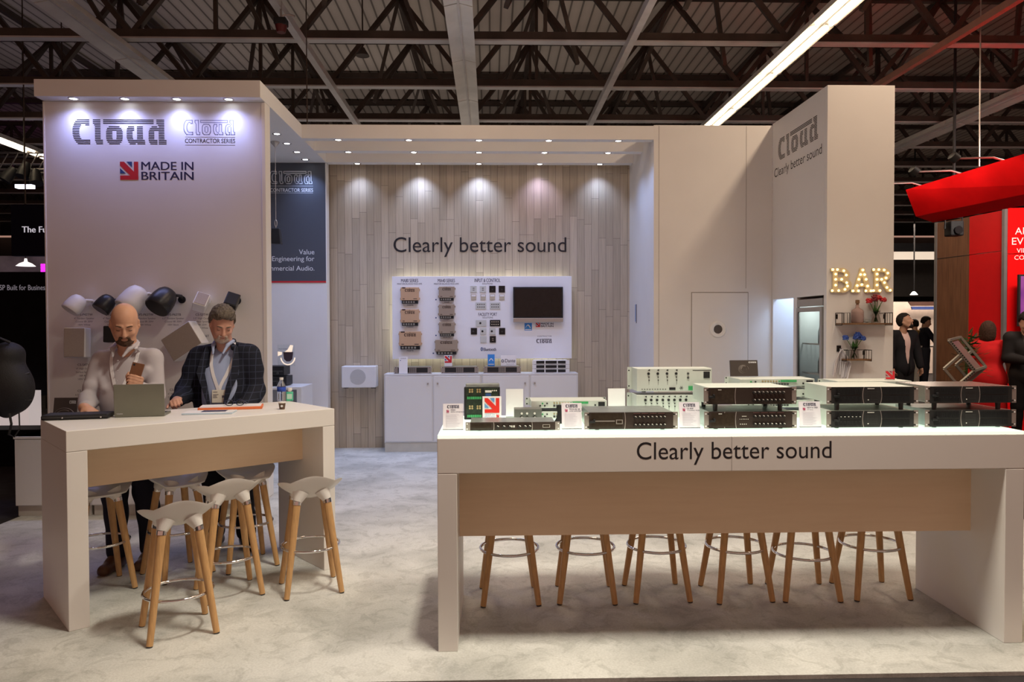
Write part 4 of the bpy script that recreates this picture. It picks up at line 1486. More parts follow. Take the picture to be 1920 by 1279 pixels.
def rear_unit(label, group, x, y, z, u, kind, D=.20):
    """seen from behind: ears at the far side, sockets facing the camera"""
    h = u * .0445 - .001
    t = thing('rack_unit', label, 'amplifier', (x, y, z), 0, group)
    m = MB()
    m.box(-.2165, .2165, 0, D, .002, h)
    m.build('chassis', ALU, t, bevel=.002)
    for sx in (-1, 1):
        m = MB()
        m.box(min(sx * .2165, sx * .241), max(sx * .2165, sx * .241), D - .003, D, 0, h)
        for zz in (.15, .85): m.cyl((sx * .232, D - .0035, h * zz), (sx * .232, D - .003, h * zz), .0045, n=10, mi=1)
        m.build('rack_ear', [ALU, SCREW], t)
    feet(t, D, .006 if u > 1 else .004)
    m = MB()
    if kind == 'big':
        nch = 4 if u == 3 and 'upper' in label else 8
        x0, dx = (-.150, .053) if nch == 4 else (-.165, .0335)
        for i in range(nch):
            xx = x0 + i * dx
            m.cyl((xx, -.004, h * .78), (xx, 0, h * .78), .0075, n=14)
            m.cyl((xx + .002, -.003, h * .63), (xx + .002, 0, h * .63), .004, n=10, mi=1)
            m.cyl((xx + .003, -.003, h * .50), (xx + .003, 0, h * .50), .0035, n=10)
            m.box(xx + .0025, xx + .0035, -.001, 0, h * .30, h * .48)
            m.prism([(xx - .004, h * .93), (xx + .008, h * .97), (xx + .008, h * .89)], 0, .001, FRONT)
        if nch == 4:
            m.box(-.030, .005, -.004, 0, h * .07, h * .18)
            for i in range(10): m.box(-.19 + i * .015, -.184 + i * .015, -.002, 0, h * .09, h * .12)
            m.box(.080, .112, -.006, 0, h * .06, h * .24, 2)
            for zz in (.60, .78): m.cyl((.078, -.004, h * zz), (.078, 0, h * zz), .0065, n=12, mi=1)
            m.box(.168, .203, -.003, 0, h * .58, h * .86)
            for i in range(3): m.cyl((.135 + i * .018, -.003, h * .3), (.135 + i * .018, 0, h * .3), .005, n=10, mi=1)
            m.box(.105, .21, -.0008, 0, h * .90, h * .93, 1)
        for a in range(3):
            ang = a * PI / 3
            c, s_ = math.cos(ang) * .011, math.sin(ang) * .011
            m.tube([(.04 - c, -.001, h * .16 - s_), (.04 + c, -.001, h * .16 + s_)], .0012, 4, mi=1)
    elif kind == 'slim':
        for i in range(4): m.cyl((-.165 + i * .013, -.004, h * (.35 + .3 * (i % 2))), (-.165 + i * .013, 0, h * (.35 + .3 * (i % 2))), .005, n=10, mi=(0, 2, 0, 1)[i])
        for i in range(10): m.box(-.09 + i * .016, -.079 + i * .016, -.005, 0, h * .22, h * .42, 1)
        for i in range(10): m.cyl((-.085 + i * .016, -.004, h * .70), (-.085 + i * .016, 0, h * .70), .0045, n=10, mi=(3 if i < 6 else 2))
        m.box(.02, .11, -.006, 0, h * .60, h * .86, 2)
        m.box(.168, .205, -.004, 0, h * .20, h * .80)
        m.cyl((.150, -.003, h * .4), (.150, 0, h * .4), .005, n=10)
    else:
        m.box(-.02, .0, -.004, 0, h * .3, h * .6)
        for i in range(4): m.cyl((-.15 + i * .03, -.004, h * .5), (-.15 + i * .03, 0, h * .5), .005, n=10, mi=1)
        m.box(.15, .19, -.004, 0, h * .3, h * .75, 1)
    m.build('rear_sockets', [BLACK, DARK, PCB, GOLDP], t)
    return t

TZ = GZ + .0065
FYR = 3.80
def fx(px, Y=FYR, py=790): return at(px, py, Y).x
gS = 'mixer amplifiers along the front edge of the display bar'
rack_slim('slim black mixer lying at the left front of the display bar', gS, fx(961.5), FYR, GZ + .0045)
rack_mixer('black mixer amplifier in the middle front of the display bar, nothing stacked on it', gS, fx(1183.5), FYR, TZ, GALV, 0)
rack_mixer('lower black mixer amplifier of the stacked pair at the front of the bar', gS, fx(1407.5), FYR, TZ, GALV, 2)
t = rack_mixer('upper black mixer amplifier of the stacked pair, pale green lit top', gS, fx(1406.5), FYR, GZ + .130, mat('pale_lid', (.60, .66, .62), .4, .2, var=.02), 1, hf=.036)
gP = 'power amplifiers at the right end of the display bar'
rack_power('lower power amplifier of the inner right stack, row of small lights', gP, fx(1636), FYR, TZ, ALU, lights=1)
rack_power('upper power amplifier of the inner right stack', gP, fx(1636), FYR, GZ + .130, ALU, hf=.036)
rack_power('lower power amplifier at the far right end of the bar', gP, fx(1820), FYR, TZ, GALV)
rack_power('upper power amplifier at the far right end of the bar', gP, fx(1820), FYR, GZ + .130, mat('steel_lid_smooth', (.45, .42, .40), .25, .8, var=.03), hf=.036)
gR = 'rack units seen from behind on the display bar'
rear_unit('lower large pale rack unit of the tall pair, sockets towards the camera', gR, fx(1262, 4.27), 4.25, TZ, 3, 'big', .17)
rear_unit('upper large pale rack unit of the tall pair, sockets towards the camera', gR, fx(1263, 4.27), 4.25, GZ + .158, 3, 'big', .17)
rear_unit('lower slim pale rack unit behind the knob box, sockets towards the camera', gR, fx(1067, 4.25), 4.25, GZ + .0045, 1, 'slim')
rear_unit('upper slim pale rack unit behind the knob box, sockets towards the camera', gR, fx(1067, 4.25), 4.25, GZ + .066, 1, 'slim')
for k in range(4):
    rear_unit('slim pale rack unit in the stack behind the mixer pair, %s' % ('lowest of four', 'second from the bottom', 'third from the bottom', 'topmost')[k], gR, fx(1457, 4.22), 4.22, GZ + .0045 + .0605 * k, 1, 'slim')
for k in range(2):
    rear_unit('pale two unit rack amplifier behind the inner right stack, %s' % ('lower', 'upper')[k], gR, fx(1640, 4.24), 4.24, TZ + .118 * k, 2, 'plain', .21)

# upright black zone mixer
p = atz(904, 787, GZ)
t = thing('zone_mixer', 'upright black mixer box with brass sockets at the left of the bar', 'mixer', (p.x, 4.28, GZ + .001))
m = MB()
m.box(-.103, .103, 0, .055, 0, .185)
m.box(-.094, .100, .004, .06, .185, .205, 1)
m.build('case', [BLACK, GALV], t, bevel=.004)
m = MB()
m.box(-.09, -.002, -.002, 0, .01, .18)
m.box(.012, .09, -.002, 0, .095, .18)
m.build('circuit_board', mat('dark_green_board', (.016, .030, .016), .4, var=.4, scale=90), t)
m = MB()
for r, zz in enumerate((.172, .160, .077, .065)):
    for i in range(4): m.cyl((-.070 + (i % 2) * .014 + (i // 2) * .044, -.010, zz), (-.070 + (i % 2) * .014 + (i // 2) * .044, -.002, zz), .0055, n=10)
m.build('phono_socket', GOLDP, t)
m = MB()
for z0 in (.118, .014):
    for i in range(8): m.box(-.085 + i * .0105, -.077 + i * .0105, -.010, -.002, z0, z0 + .014)
m.build('terminal_block', PCB, t)
m = MB()
m.box(.018, .055, -.004, -.002, .155, .168)
m.box(.020, .052, -.004, -.002, .125, .150, 1)
for i in range(3): m.cyl((.06 + i * .011, -.008, .166), (.06 + i * .011, -.002, .166), .004, n=8)
m.build('control_area', [POINT, BLUE], t)
p = atz(989, 789, GZ)
t = thing('knob_box', 'small grey control box with three knobs beside the white card', 'control box', (p.x, 4.14, GZ + .001))
GRB = mat('mid_grey_metal_box', (.16, .165, .155), .4, .4, var=.03)
m = MB()
m.box(-.076, .076, 0, .10, .002, .074)
m.build('case', GRB, t, bevel=.002)
for xx in (-.036, -.006, .036):
    knob(t, xx, .024, .011 if xx != -.006 else .008)
    m = MB()
    m.cyl((xx, 0, .050), (xx, -.010, .050), .006, n=10)
    m.build('push_button', POINT, t)
t = thing('gooseneck_base', 'small black microphone base behind the second product card', 'microphone base', (fx(1049, 4.1), 4.1, GZ + .001))
m = MB()
m.lathe([(.028, 0), (.028, .012), (.016, .03), (.012, .06), (.018, .085), (.012, .10), (0, .102)], 16)
m.build('body', BLACK, t, smooth=45)

# cards on the display bar
def stand_card(x, y, z, w, h, tilt=-8, name='product_card', label=None, group=None, face=CARD, rz=0, thick=.004):
    t = thing(name, label, 'card', (x, y, z), rz, group)
    M = RX(math.radians(tilt))
    m = MB(M)
    m.box(-w / 2, w / 2, 0, thick, 0, h)
    m.build('sheet', face, t)
    m = MB()
    m.box(-w / 2, w / 2, 0, .03, 0, .003)
    m.build('foot', mat('clear_acrylic', (.9, .93, .93), .1, trans=1, ior=1.2, var=0), t)
    return t, M
for k, (px, w, ttl, sub) in enumerate(((849.5, 38, 'CX261', 'SINGLE ZONE MIXER'), (1072.5, 38, 'MEDIA 46-120', 'MIXER AMPLIFIER'), (1294, 39, 'CA 4250', '4 CHANNEL MIXER'), (1520.5, 41, 'NEW for 2020', 'CV Series'))):
    x = at(px, 807, 3.86).x
    t, M = stand_card(x, 3.86, GZ + .001, w / 1400 * 3.86, .136, -10, 'product_card',
                      'mauve product card with striped logo on the display bar, %s' % ('first from the left', 'second from the left', 'third from the left', 'fourth, titled NEW for 2020')[k], 'product cards on the display bar', CARDP)
    W_ = w / 1400 * 3.86
    m = MB(M @ T(0, -.0006, 0) @ FRONT)
    striped_logo(m, T(-W_ * .30, .112, 0), W_ * .60, .016, fill=.85)
    write(m, ttl, T(-W_ * .12, .100, 0), h=.0065, align='l', mi=0, bold=.02)
    write(m, sub, T(-W_ * .12, .090, 0), h=.0055, align='l', mi=0)
    flag_mark(m, T(-W_ * .33, .090, 0), .013, 1, 1)
    random.seed(k)
    for i in range(13):
        write(m, ''.join(random.choice('xnaeor') for _ in range(3)) if False else 'features of the unit', T(-W_ * .36, .078 - i * .0055, 0), w=W_ * random.uniform(.45, .72), h=.0026, align='l', mi=2) if False else m.add(
            [(-W_ * .36, .0785 - i * .0055, .001), (-W_ * .36 + W_ * random.uniform(.4, .72), .0785 - i * .0055, .001), (-W_ * .36 + W_ * random.uniform(.4, .72), .0797 - i * .0055, .001), (-W_ * .36, .0797 - i * .0055, .001)], [(0, 1, 2, 3)], 2)
    m.build('print', [NAVY, mat('crimson_print', (.40, .02, .10), .5), mat('faint_grey_print', (.45, .42, .50), .6)], t)
x = at(922.5, 793, 4.14).x
t, M = stand_card(x, 4.14, GZ + .001, 35.5 / 1400 * 4.14, .146, -6, 'flag_card', 'white card with big red arrow mark before the black mixer box', 'cards with the red arrow mark')
m = MB(M @ T(0, -.0006, 0) @ FRONT)
flag_mark(m, T(-.0405, .054, 0), .082, 0, 1)
write(m, 'MADE IN', T(-.04, .040, 0), w=.055, h=.008, align='l', mi=2, bold=.02)
write(m, 'BRITAIN', T(-.04, .029, 0), w=.055, h=.008, align='l', mi=2, bold=.02)
flag_mark(m, T(.024, .029, 0), .015, 0, 0)
m.build('print', [mat('bright_red_print', (.72, .03, .02), .45), mat('mid_blue_print', (.12, .32, .62), .5), mat('pale_blue_print', (.45, .60, .82), .5)], t)
for px, lab in ((965, 'blank white card standing behind the grey control box'), (1156.5, 'blank white card standing behind the middle mixer amplifier')):
    stand_card(at(px, 790, 4.38).x, 4.38, GZ + .001, 32.5 / 1400 * 4.38, .165, -4, 'blank_card', lab, 'blank white cards on the display bar')
dark_card(1396, 709, 4.40, .165, .095, 'dark brown brand card standing on the slim rack stack', GZ + .0045 + .0605 * 4 - .012)
t, M = stand_card(at(1659, 716, 4.38).x, 4.32, TZ + .118 + .0885, .05, .055, -4, 'flag_card', 'small clear card with red arrow mark standing on the pale rack amplifiers', 'cards with the red arrow mark', MATS['clear_acrylic'], math.radians(-15), .002)
m = MB(M @ T(0, -.0006, 0) @ FRONT)
flag_mark(m, T(-.024, .004, 0), .048, 0, 1)
m.build('print', [RED, mat('maroon_print', (.30, .05, .08), .5)], t)

# gear and cards on the white cabinets at the back
CZ = 1.001
gB = 'slim amplifiers on the white cabinets'
for k, (x0, x1) in enumerate(((739, 809), (827, 897), (907, 976))):
    a, b = at(x0, 699, 9.62), at(x1, 699, 9.62)
    t = thing('slim_amplifier', 'slim grey and black amplifier lying on the white cabinets, %s from the left' % ordn[k], 'amplifier', ((a.x + b.x) / 2, 9.62, CZ), 0, gB)
    chassis(t, .088, .25, GALV); ears(t, .088, EAR)
    m = MB()
    m.box(-.2165, .2165, -.001, .003, .002, .087)
    m.build('front_panel', EAR, t)
    m = MB()
    for p0, p1 in ((-.19, -.045), (.045, .19)): m.box(p0, p1, -.003, -.001, .014, .076)
    m.build('vent_grille', MESH, t)
    m = MB()
    for i in range(5): m.box(-.036 + i * .0155, -.028 + i * .0155, -.003, -.001, .014, .076)
    m.build('centre_fins', DARK, t)
a, b = at(998, 697, 9.62), at(1068, 697, 9.62)
for k in range(3):
    t = thing('slim_amplifier', 'slim pale amplifier with black windows, %s of the stack of three at the right' % ('lowest', 'middle one', 'topmost')[k], 'amplifier', ((a.x + b.x) / 2, 9.62, CZ + .001 + k * .056), 0, gB)
    chassis(t, .052, .24, WSPK); ears(t, .052, WSPK)
    m = MB()
    m.box(-.2165, .2165, -.001, .003, .001, .051)
    m.build('front_panel', WSPK, t)
    m = MB()
    for p0, p1 in ((-.19, -.085), (-.07, .075), (.09, .19)): m.box(p0, p1, -.003, -.001, .008, .044)
    m.build('black_window', BLACK, t, bevel=.001)
for px, py0, w, h, kind, lab in ((757, 685.5, 16, 17, 'text', 'small white card standing at the left of the cabinet top'), (840.5, 682, 14.5, 16, 'flag', 'small card with red arrow mark on the second slim amplifier'),
                                 (921, 682, 13, 17.5, 'energy', 'small bright blue card on the third slim amplifier'), (953.5, 684, 29, 18, 'dante', 'white card reading Dante on the third slim amplifier')):
    p = at(px, py0, 9.66)
    W_, H_ = w / 1400 * 9.66, h / 1400 * 9.66
    zb = CZ + (.0885 if kind != 'text' else .0)
    H_ = p.z + H_ - zb if kind == 'text' else H_ + (p.z - zb)
    t, M = stand_card(p.x, 9.66 if kind != 'text' else 9.60, zb, W_, H_, -4, 'counter_card', lab, 'cards on the white cabinets', SKYBLUE if kind == 'energy' else CARD)
    m = MB(M @ T(0, -.0006, 0) @ FRONT)
    if kind == 'text':
        write(m, 'CLOUD', T(0, H_ - .03, 0), h=.014, mi=2)
        m.prism([(-.04, H_ - .055), (-.03, H_ - .055), (-.03, H_ - .045), (-.04, H_ - .045)], 0, .001, mi=1)
    elif kind == 'flag': flag_mark(m, T(-.045, H_ - .10, 0), .09)
    elif kind == 'energy':
        m.prism([(-.03 + .06 * i / 10, H_ * .45 + .035 * math.sin(PI * i / 10)) for i in range(11)] + [(.022 - .044 * i / 10, H_ * .43 + .024 * math.sin(PI * (10 - i) / 10)) for i in range(11)], 0, .001, mi=3)
        m.box(-.036, .036, .02, .03, .0005, .0012, 3)
    else:
        write(m, 'Dante', T(.022, H_ * .34, 0), w=W_ * .66, h=.045, mi=2, bold=.012)
        write(m, 'Spoken here', T(.022, H_ * .14, 0), w=W_ * .5, h=.012, mi=2)
        m.tube([(-.076 + .014 * math.cos(a_), H_ * .34 + .02 + .016 * math.sin(a_), .001) for a_ in [2 * PI * i / 14 for i in range(14)]], .004, 5, True, mi=2)
    m.build('print', [RED, BLUE, NAVY, WPRINT], t)

# black amplifiers and lit acrylic sign on the side unit
for k in range(2):
    t = thing('black_amplifier', 'black amplifier on the white side unit, %s' % ('lower of two', 'upper of two')[k], 'amplifier', (-2.72 + .0 * k, 9.10, .892 + .122 * k), 0, 'black amplifiers on the side unit')
    m = MB()
    m.box(-.215, .215 + (.03 if k == 0 else 0), 0, .28, .006, .118)
    m.build('chassis', BLACK, t, bevel=.003)
    m = MB()
    m.box(-.2, .2, -.004, 0, .05, .066)
    for i in range(4): m.cyl((-.1 + i * .08, -.012, .035), (-.1 + i * .08, 0, .035), .014, n=12)
    m.build('front_controls', DARK, t)
p = at(534, 692, 9.15)
t = thing('lit_sign', 'small glowing acrylic sign standing on the black amplifiers', 'sign', (at(537, 690, 9.15).x, 9.15, .892 + .241))
ACR = MATS['clear_acrylic']
m = MB()
m.box(-.10, .10, 0, .008, 0, .26)
m.build('acrylic_sheet', ACR, t)
GLOW = mat('lit_sign_edge', (.9, .8, .7), .4, var=0, emit=(1, .78, .55), estr=.7)
m = MB()
m.tube([(.02 + .085 * math.cos(a), -.006, .115 + .10 * math.sin(a)) for a in [PI + .15 + (PI - .3) * k / 14 for k in range(15)]], .008, 6)
m.prism([(-.02, .17), (.07, .17), (.085, .25), (.05, .255), (.02, .20)], .004, .008, FRONT)
m.prism([(-.10, .12), (-.05, .14), (-.05, .17), (-.10, .175)], .004, .008, FRONT)
m.build('glowing_edge', GLOW, t)
m = MB()
m.prism([(-.035, .17), (.085, .17), (.075, .085), (.045, .055), (.005, .055), (-.025, .085)], .004, .012, FRONT)
m.build('dark_emblem', mat('dark_plum_print', (.05, .03, .04), .4), t)
m = MB()
write(m, 'MULTI ZONE', T(-.09, -.001, .20) @ FRONT, w=.10, h=.014, align='l')
m.build('print', NAVY, t)

# ================================================================ bar pillar: letters, shelves, flowers, fridge
BULB = mat('lit_warm_bulb', (1, .9, .6), .3, var=0, emit=(1, .70, .30), estr=2.6)
MARQ = mat('cream_letter_metal', (.80, .68, .42), .4, .1, var=.02)
def stroke_poly(a, b, w):
    (x0, y0), (x1, y1) = a, b
    L = math.hypot(x1 - x0, y1 - y0)
    nx, ny = -(y1 - y0) / L * w / 2, (x1 - x0) / L * w / 2
    return [(x0 + nx, y0 + ny), (x1 + nx, y1 + ny), (x1 - nx, y1 - ny), (x0 - nx, y0 - ny)]
def arc_strip(m, cx, cy, r, a0, a1, w, z0, z1, n=10, mi=0, sx=1):
    for k in range(n):
        p, q = a0 + (a1 - a0) * k / n, a0 + (a1 - a0) * (k + 1) / n
        m.prism([(cx + sx * (r - w / 2) * math.cos(p), cy + (r - w / 2) * math.sin(p)), (cx + sx * (r + w / 2) * math.cos(p), cy + (r + w / 2) * math.sin(p)),
                 (cx + sx * (r + w / 2) * math.cos(q), cy + (r + w / 2) * math.sin(q)), (cx + sx * (r - w / 2) * math.cos(q), cy + (r - w / 2) * math.sin(q))], z0, z1, mi=mi)
def marquee(ch, px0, px1, label):
    a, b = at(px0, 548, 7.0), at(px1, 503, 7.0)
    W_, H_ = b.x - a.x, b.z - a.z
    t = thing('lit_letter', label, 'lit letter', (a.x, 7.046, a.z), 0, 'lit letters on the bar pillar')
    sw = H_ * .20
    bulbs = []
    def draw(m, w, z0, z1):
        s = sw * w
        plain, cnt = m.prism, [0]
        def layered(poly, a, b, M=None, mi=0):          # crossing strokes sit a hair apart, so no two faces share a plane
            cnt[0] += 1
            return plain(poly, a, b + .00025 * cnt[0], M, mi)
        m.prism = layered
        if ch in 'BR':
            m.prism(stroke_poly((W_ * .22, 0), (W_ * .22, H_), s), z0, z1)
            m.prism(stroke_poly((W_ * .0, s * .32), (W_ * .44, s * .32), s * .64), z0, z1)
            m.prism(stroke_poly((W_ * .0, H_ - s * .32), (W_ * .5, H_ - s * .32), s * .64), z0, z1)
            arc_strip(m, W_ * .50, H_ * .735, H_ * .195, -PI / 2, PI / 2, s * .9, z0, z1, sx=1.25)
            m.prism(stroke_poly((W_ * .22, H_ * .54), (W_ * .52, H_ * .54), s * .8), z0, z1)
            m.prism(stroke_poly((W_ * .22, H_ * .93), (W_ * .52, H_ * .93), s * .8), z0, z1)
        if ch == 'B':
            arc_strip(m, W_ * .52, H_ * .30, H_ * .225, -PI / 2, PI / 2, s * .95, z0, z1, sx=1.3)
            m.prism(stroke_poly((W_ * .22, H_ * .075), (W_ * .54, H_ * .075), s * .8), z0, z1)
        if ch == 'R':
            m.prism(stroke_poly((W_ * .50, H_ * .52), (W_ * .82, H_ * .06), s), z0, z1)
            m.prism(stroke_poly((W_ * .74, s * .32), (W_ * 1.0, s * .5), s * .6), z0, z1)
        if ch == 'A':
            m.prism(stroke_poly((W_ * .18, 0), (W_ * .52, H_), s * .85), z0, z1)
            m.prism(stroke_poly((W_ * .84, 0), (W_ * .50, H_), s), z0, z1)
            m.prism(stroke_poly((W_ * .30, H_ * .30), (W_ * .72, H_ * .30), s * .7), z0, z1)
            m.prism(stroke_poly((0, s * .3), (W_ * .40, s * .3), s * .6), z0, z1)
            m.prism(stroke_poly((W_ * .62, s * .3), (W_, s * .3), s * .6), z0, z1)
    m = MB(FRONT)
    draw(m, 1.08, 0, .012)
    m.build('back_plate', MARQ, t)
    m = MB(FRONT)
    draw(m, 1.0, .008, .020)
    m.build('face', MARQ, t)
    pts = {'B': [(.08, .95), (.30, .95), (.60, .90), (.22, .76), (.72, .72), (.22, .54), (.50, .54), (.22, .30), (.74, .40), (.66, .12), (.06, .07), (.36, .07), (.78, .26)],
           'A': [(.52, .93), (.42, .74), (.60, .74), (.34, .54), (.67, .54), (.48, .32), (.27, .28), (.74, .26), (.08, .06), (.33, .06), (.66, .06), (.90, .06)],
           'R': [(.05, .95), (.30, .95), (.56, .93), (.74, .80), (.22, .76), (.66, .60), (.22, .54), (.44, .54), (.58, .40), (.22, .30), (.70, .20), (.05, .07), (.36, .07), (.86, .08)]}[ch]
    for (u, v) in pts:
        m = MB()
        m.ell((u * W_, -.026, v * H_), .0115, 10)
        m.build('bulb', BULB, t, smooth=80)
marquee('B', 1560, 1600, 'glowing letter B of the BAR sign on the pillar')
marquee('A', 1598, 1640, 'glowing letter A of the BAR sign on the pillar')
marquee('R', 1638, 1677, 'glowing letter R of the BAR sign on the pillar')

SHM = mat('black_shelf_wire', (.02, .017, .015), .4, .5)
def wire_shelf(px0, px1, pyb, pyt, label, left_wire=True):
    a, b = at(px0, pyb, 6.98), at(px1, pyb, 6.98)
    w = b.x - a.x
    hh = at(px0, pyt, 6.98).z - a.z
    t = thing('wall_shelf', label, 'shelf', (a.x, 7.05, a.z), 0, 'wire ended shelves on the bar pillar')
    m = MB()
    m.box(0, w, -.13, 0, 0, .016)
    m.build('board', SHELFWOOD, t, bevel=.002)
    for x0, s_ in ((0, 1), (w, -1)):
        m = MB()
        for yy in (-.13, -.002):
            m.tube([(x0, yy, -.006), (x0, yy, hh), (x0 + s_ * .075, yy, hh), (x0 + s_ * .075, yy, .016)], .0035, 6)
        for xx in (x0, x0 + s_ * .025, x0 + s_ * .05):
            m.tube([(xx, -.13, .01), (xx, -.13, hh)], .0022, 6)
        for zz in (-.004, hh): m.tube([(x0, -.13, zz), (x0, 0, zz)], .0035, 6)
        m.box(min(x0, x0 + s_ * .02), max(x0, x0 + s_ * .02), -.003, 0, hh * .5, hh * .9)
        m.build('wire_end', SHM, t)
    return t
wire_shelf(1573, 1667, 609, 587, 'upper brown shelf with wire ends on the bar pillar')
wire_shelf(1581, 1628, 676, 656.5, 'lower short brown shelf with wire ends on the bar pillar')
s1, s2 = at(1600, 609, 6.98).z + .0165, at(1600, 676, 6.98).z + .0165
p = at(1607.5, 604, 6.985)
t = thing('decanter', 'pink glass bottle with cork on the upper shelf', 'bottle', (p.x, 6.985, s1))
PINK = mat('pink_tinted_glass', (.85, .62, .58), .08, trans=.75, ior=1.2, var=.03)
m = MB()
m.lathe([(.050, 0), (.056, .006), (.056, .105), (.050, .122), (.022, .140), (.015, .150), (.015, .172)], 24)
m.build('body', PINK, t, smooth=50)
m = MB()
m.lathe([(.013, .170), (.013, .185), (.019, .187), (.018, .218), (0, .22)], 14)
m.build('stopper', SHELFWOOD, t, smooth=50)
def flower_vase(px, Y, zb, label, cols, heads, hv, rv, hname):
    p = at(px, 604, Y)
    t = thing('flower_vase', label, 'vase', (p.x, Y, zb), 0, 'flower vases on the pillar shelves')
    m = MB()
    m.lathe([(rv * .8, 0), (rv, .01), (rv * .9, hv * .4), (rv * .62, hv * .75), (rv * .95, hv), (rv * 1.0, hv)], 22)
    m.build('vase', GLASS, t, smooth=60)
    m = MB()
    for (x, z, y) in heads:
        m.tube([(-x * .25, 0, .012), (x * .15, y * .3, hv * .8), (x * .7, y * .8, z - .03), (x, y, z)], .003, 6)
    m.build('stem', mat('leaf_green', (.06, .17, .035), .5, var=.2), t)
    random.seed(3)
    for k, (x, z, y) in enumerate(heads):
        m = MB()
        for i in range(22):
            a, e = random.uniform(0, 2 * PI), random.uniform(-.5, 1.2)
            d = Vector((math.cos(a) * math.cos(e), math.sin(a) * math.cos(e), math.sin(e)))
            M = axis_M(Vector((x, y, z)) + d * .018, d)
            m.ell((0, 0, 0), (.015, .010, .016), 7, M=M)
        m.build('blossom', cols[k % len(cols)], t)
    m = MB()
    for k in range(5):
        a = k * 1.3
        m.prism([(-.006, 0), (.006, 0), (.010, .04), (0, .09), (-.010, .04)], 0, .001, T(math.cos(a) * .01, math.sin(a) * .01, hv * .8) @ RZ(a) @ RX(PI / 2 - .5))
    m.build('leaf', MATS['leaf_green'], t)
RF, RD, BF = mat('red_petal', (.45, .02, .03), .5, var=.2), mat('dark_red_petal', (.16, .008, .018), .5, var=.2), mat('blue_petal', (.04, .09, .36), .5, var=.25)
flower_vase(1642, 6.985, s1, 'clear vase of red flowers on the upper shelf', [RF, RD, RF], [(-.068, .205, .0), (-.025, .22, -.02), (.03, .235, .01), (.065, .215, -.01), (.0, .245, .02)], .115, .042, 'red')
flower_vase(1602, 6.985, s2, 'clear vase of blue flowers on the lower shelf', [BF, BF], [(-.085, .195, 0), (.01, .20, -.02), (.05, .21, .01), (.075, .19, -.01), (.03, .225, 0)], .115, .042, 'blue')
p = at(1626, 604, 6.985)
t = thing('glass_bowl', 'small clear glass bowl between pink bottle and red flowers', 'bowl', (p.x, 6.985, s1))
m = MB()
m.lathe([(.018, 0), (.028, .01), (.033, .03), (.031, .031), (.026, .012), (0, .006)], 20)
m.build('bowl', GLASS, t, smooth=50)
# lanyards on a hook
p = at(1577, 660, 7.0)
t = thing('lanyard_bunch', 'bunch of white and grey lanyards hanging from a hook on the bar pillar', 'lanyards', (p.x, 7.05, p.z))
m = MB()
m.tube([(0, 0, .02), (0, -.05, .015), (0, -.065, .03)], .006, 8)
m.box(-.02, .02, -.008, 0, 0, .06)
m.build('hook', SHM, t)
random.seed(8)
for k in range(9):
    m = MB()
    w = .012 + .0065 * k
    sg = random.uniform(-.01, .01)
    L = .22 + .02 * (k % 3)
    y = -.025 - .006 * k
    m.tube([(-w + sg - .02, y, -L * .9), (-w * 1.1 + sg, y, -L * .4), (-w * .5, y, -.02), (0, y, .026), (w * .5, y, -.02), (w * 1.25 + sg, y, -L * .4), (w * .7 + sg, y, -L)], .0115, 6, flat=.35)
    m.build('lanyard', [CARD, mat('pale_grey_ribbon', (.55, .54, .58), .7)][k % 2], t)

# drinks fridge in the left face of the pillar
t = thing('drinks_fridge', 'tall grey glass door fridge set in the side of the bar pillar', 'fridge', (XP, 0, 0))
FG = mat('grey_fridge_metal', (.40, .385, .37), .4, .4, var=.03)
FI = mat('pale_fridge_lining', (.62, .64, .64), .5, var=.02)
m = MB()
m.box(.02, .58, FY1 - .025, FY1 - .004, .005, FZ - .01)
m.box(.02, .58, FY0 + .004, FY0 + .025, .005, FZ - .01)
m.box(.56, .58, FY0 + .025, FY1 - .025, .005, FZ - .01)
m.box(.02, .56, FY0 + .025, FY1 - .025, FZ - .03, FZ - .01)
m.box(.02, .56, FY0 + .025, FY1 - .025, .005, .06)
m.build('cabinet', FI, t)
m = MB()
m.box(-.004, .02, FY0 + .01, FY1 - .01, 1.80, FZ - .012)
m.box(-.004, .02, FY0 + .01, FY1 - .01, .005, .10)
m.build('header_panel', FG, t)
m = MB()
for a, b, c, d in ((FY0 + .01, FY0 + .055, .11, 1.79), (FY1 - .055, FY1 - .01, .11, 1.79), (FY0 + .055, FY1 - .055, .11, .16), (FY0 + .055, FY1 - .055, 1.745, 1.79)):
    m.box(-.012, .016, a, b, c, d)
m.build('door_frame', FG, t, bevel=.003)
m = MB()
m.box(-.004, .002, FY0 + .055, FY1 - .055, .16, 1.745)
m.build('glass_pane', mat('fridge_glass', (.90, .94, .92), .02, trans=1, ior=1.12, var=0), t)
m = MB()
m.box(-.014, -.011, FY1 - .07, FY1 - .055, .16, 1.745)
m.build('door_seal', BLACK, t)
for zz in (.45, .80, 1.12, 1.42):
    m = MB()
    for k in range(12): m.cyl((.06 + k * .042, FY0 + .03, zz), (.06 + k * .042, FY1 - .03, zz), .0025, n=6)
    m.box(.05, .056, FY0 + .03, FY1 - .03, zz - .008, zz + .006)
    m.build('wire_shelf', STEEL, t)
area('fridge_lamp', (XP + .14, (FY0 + FY1) / 2, FZ - .05), .12, .4, 2.4, (.92, 1, .96))
bp = mat('pale_bottle_plastic', (.70, .76, .78), .2, var=.05)
kk = 0
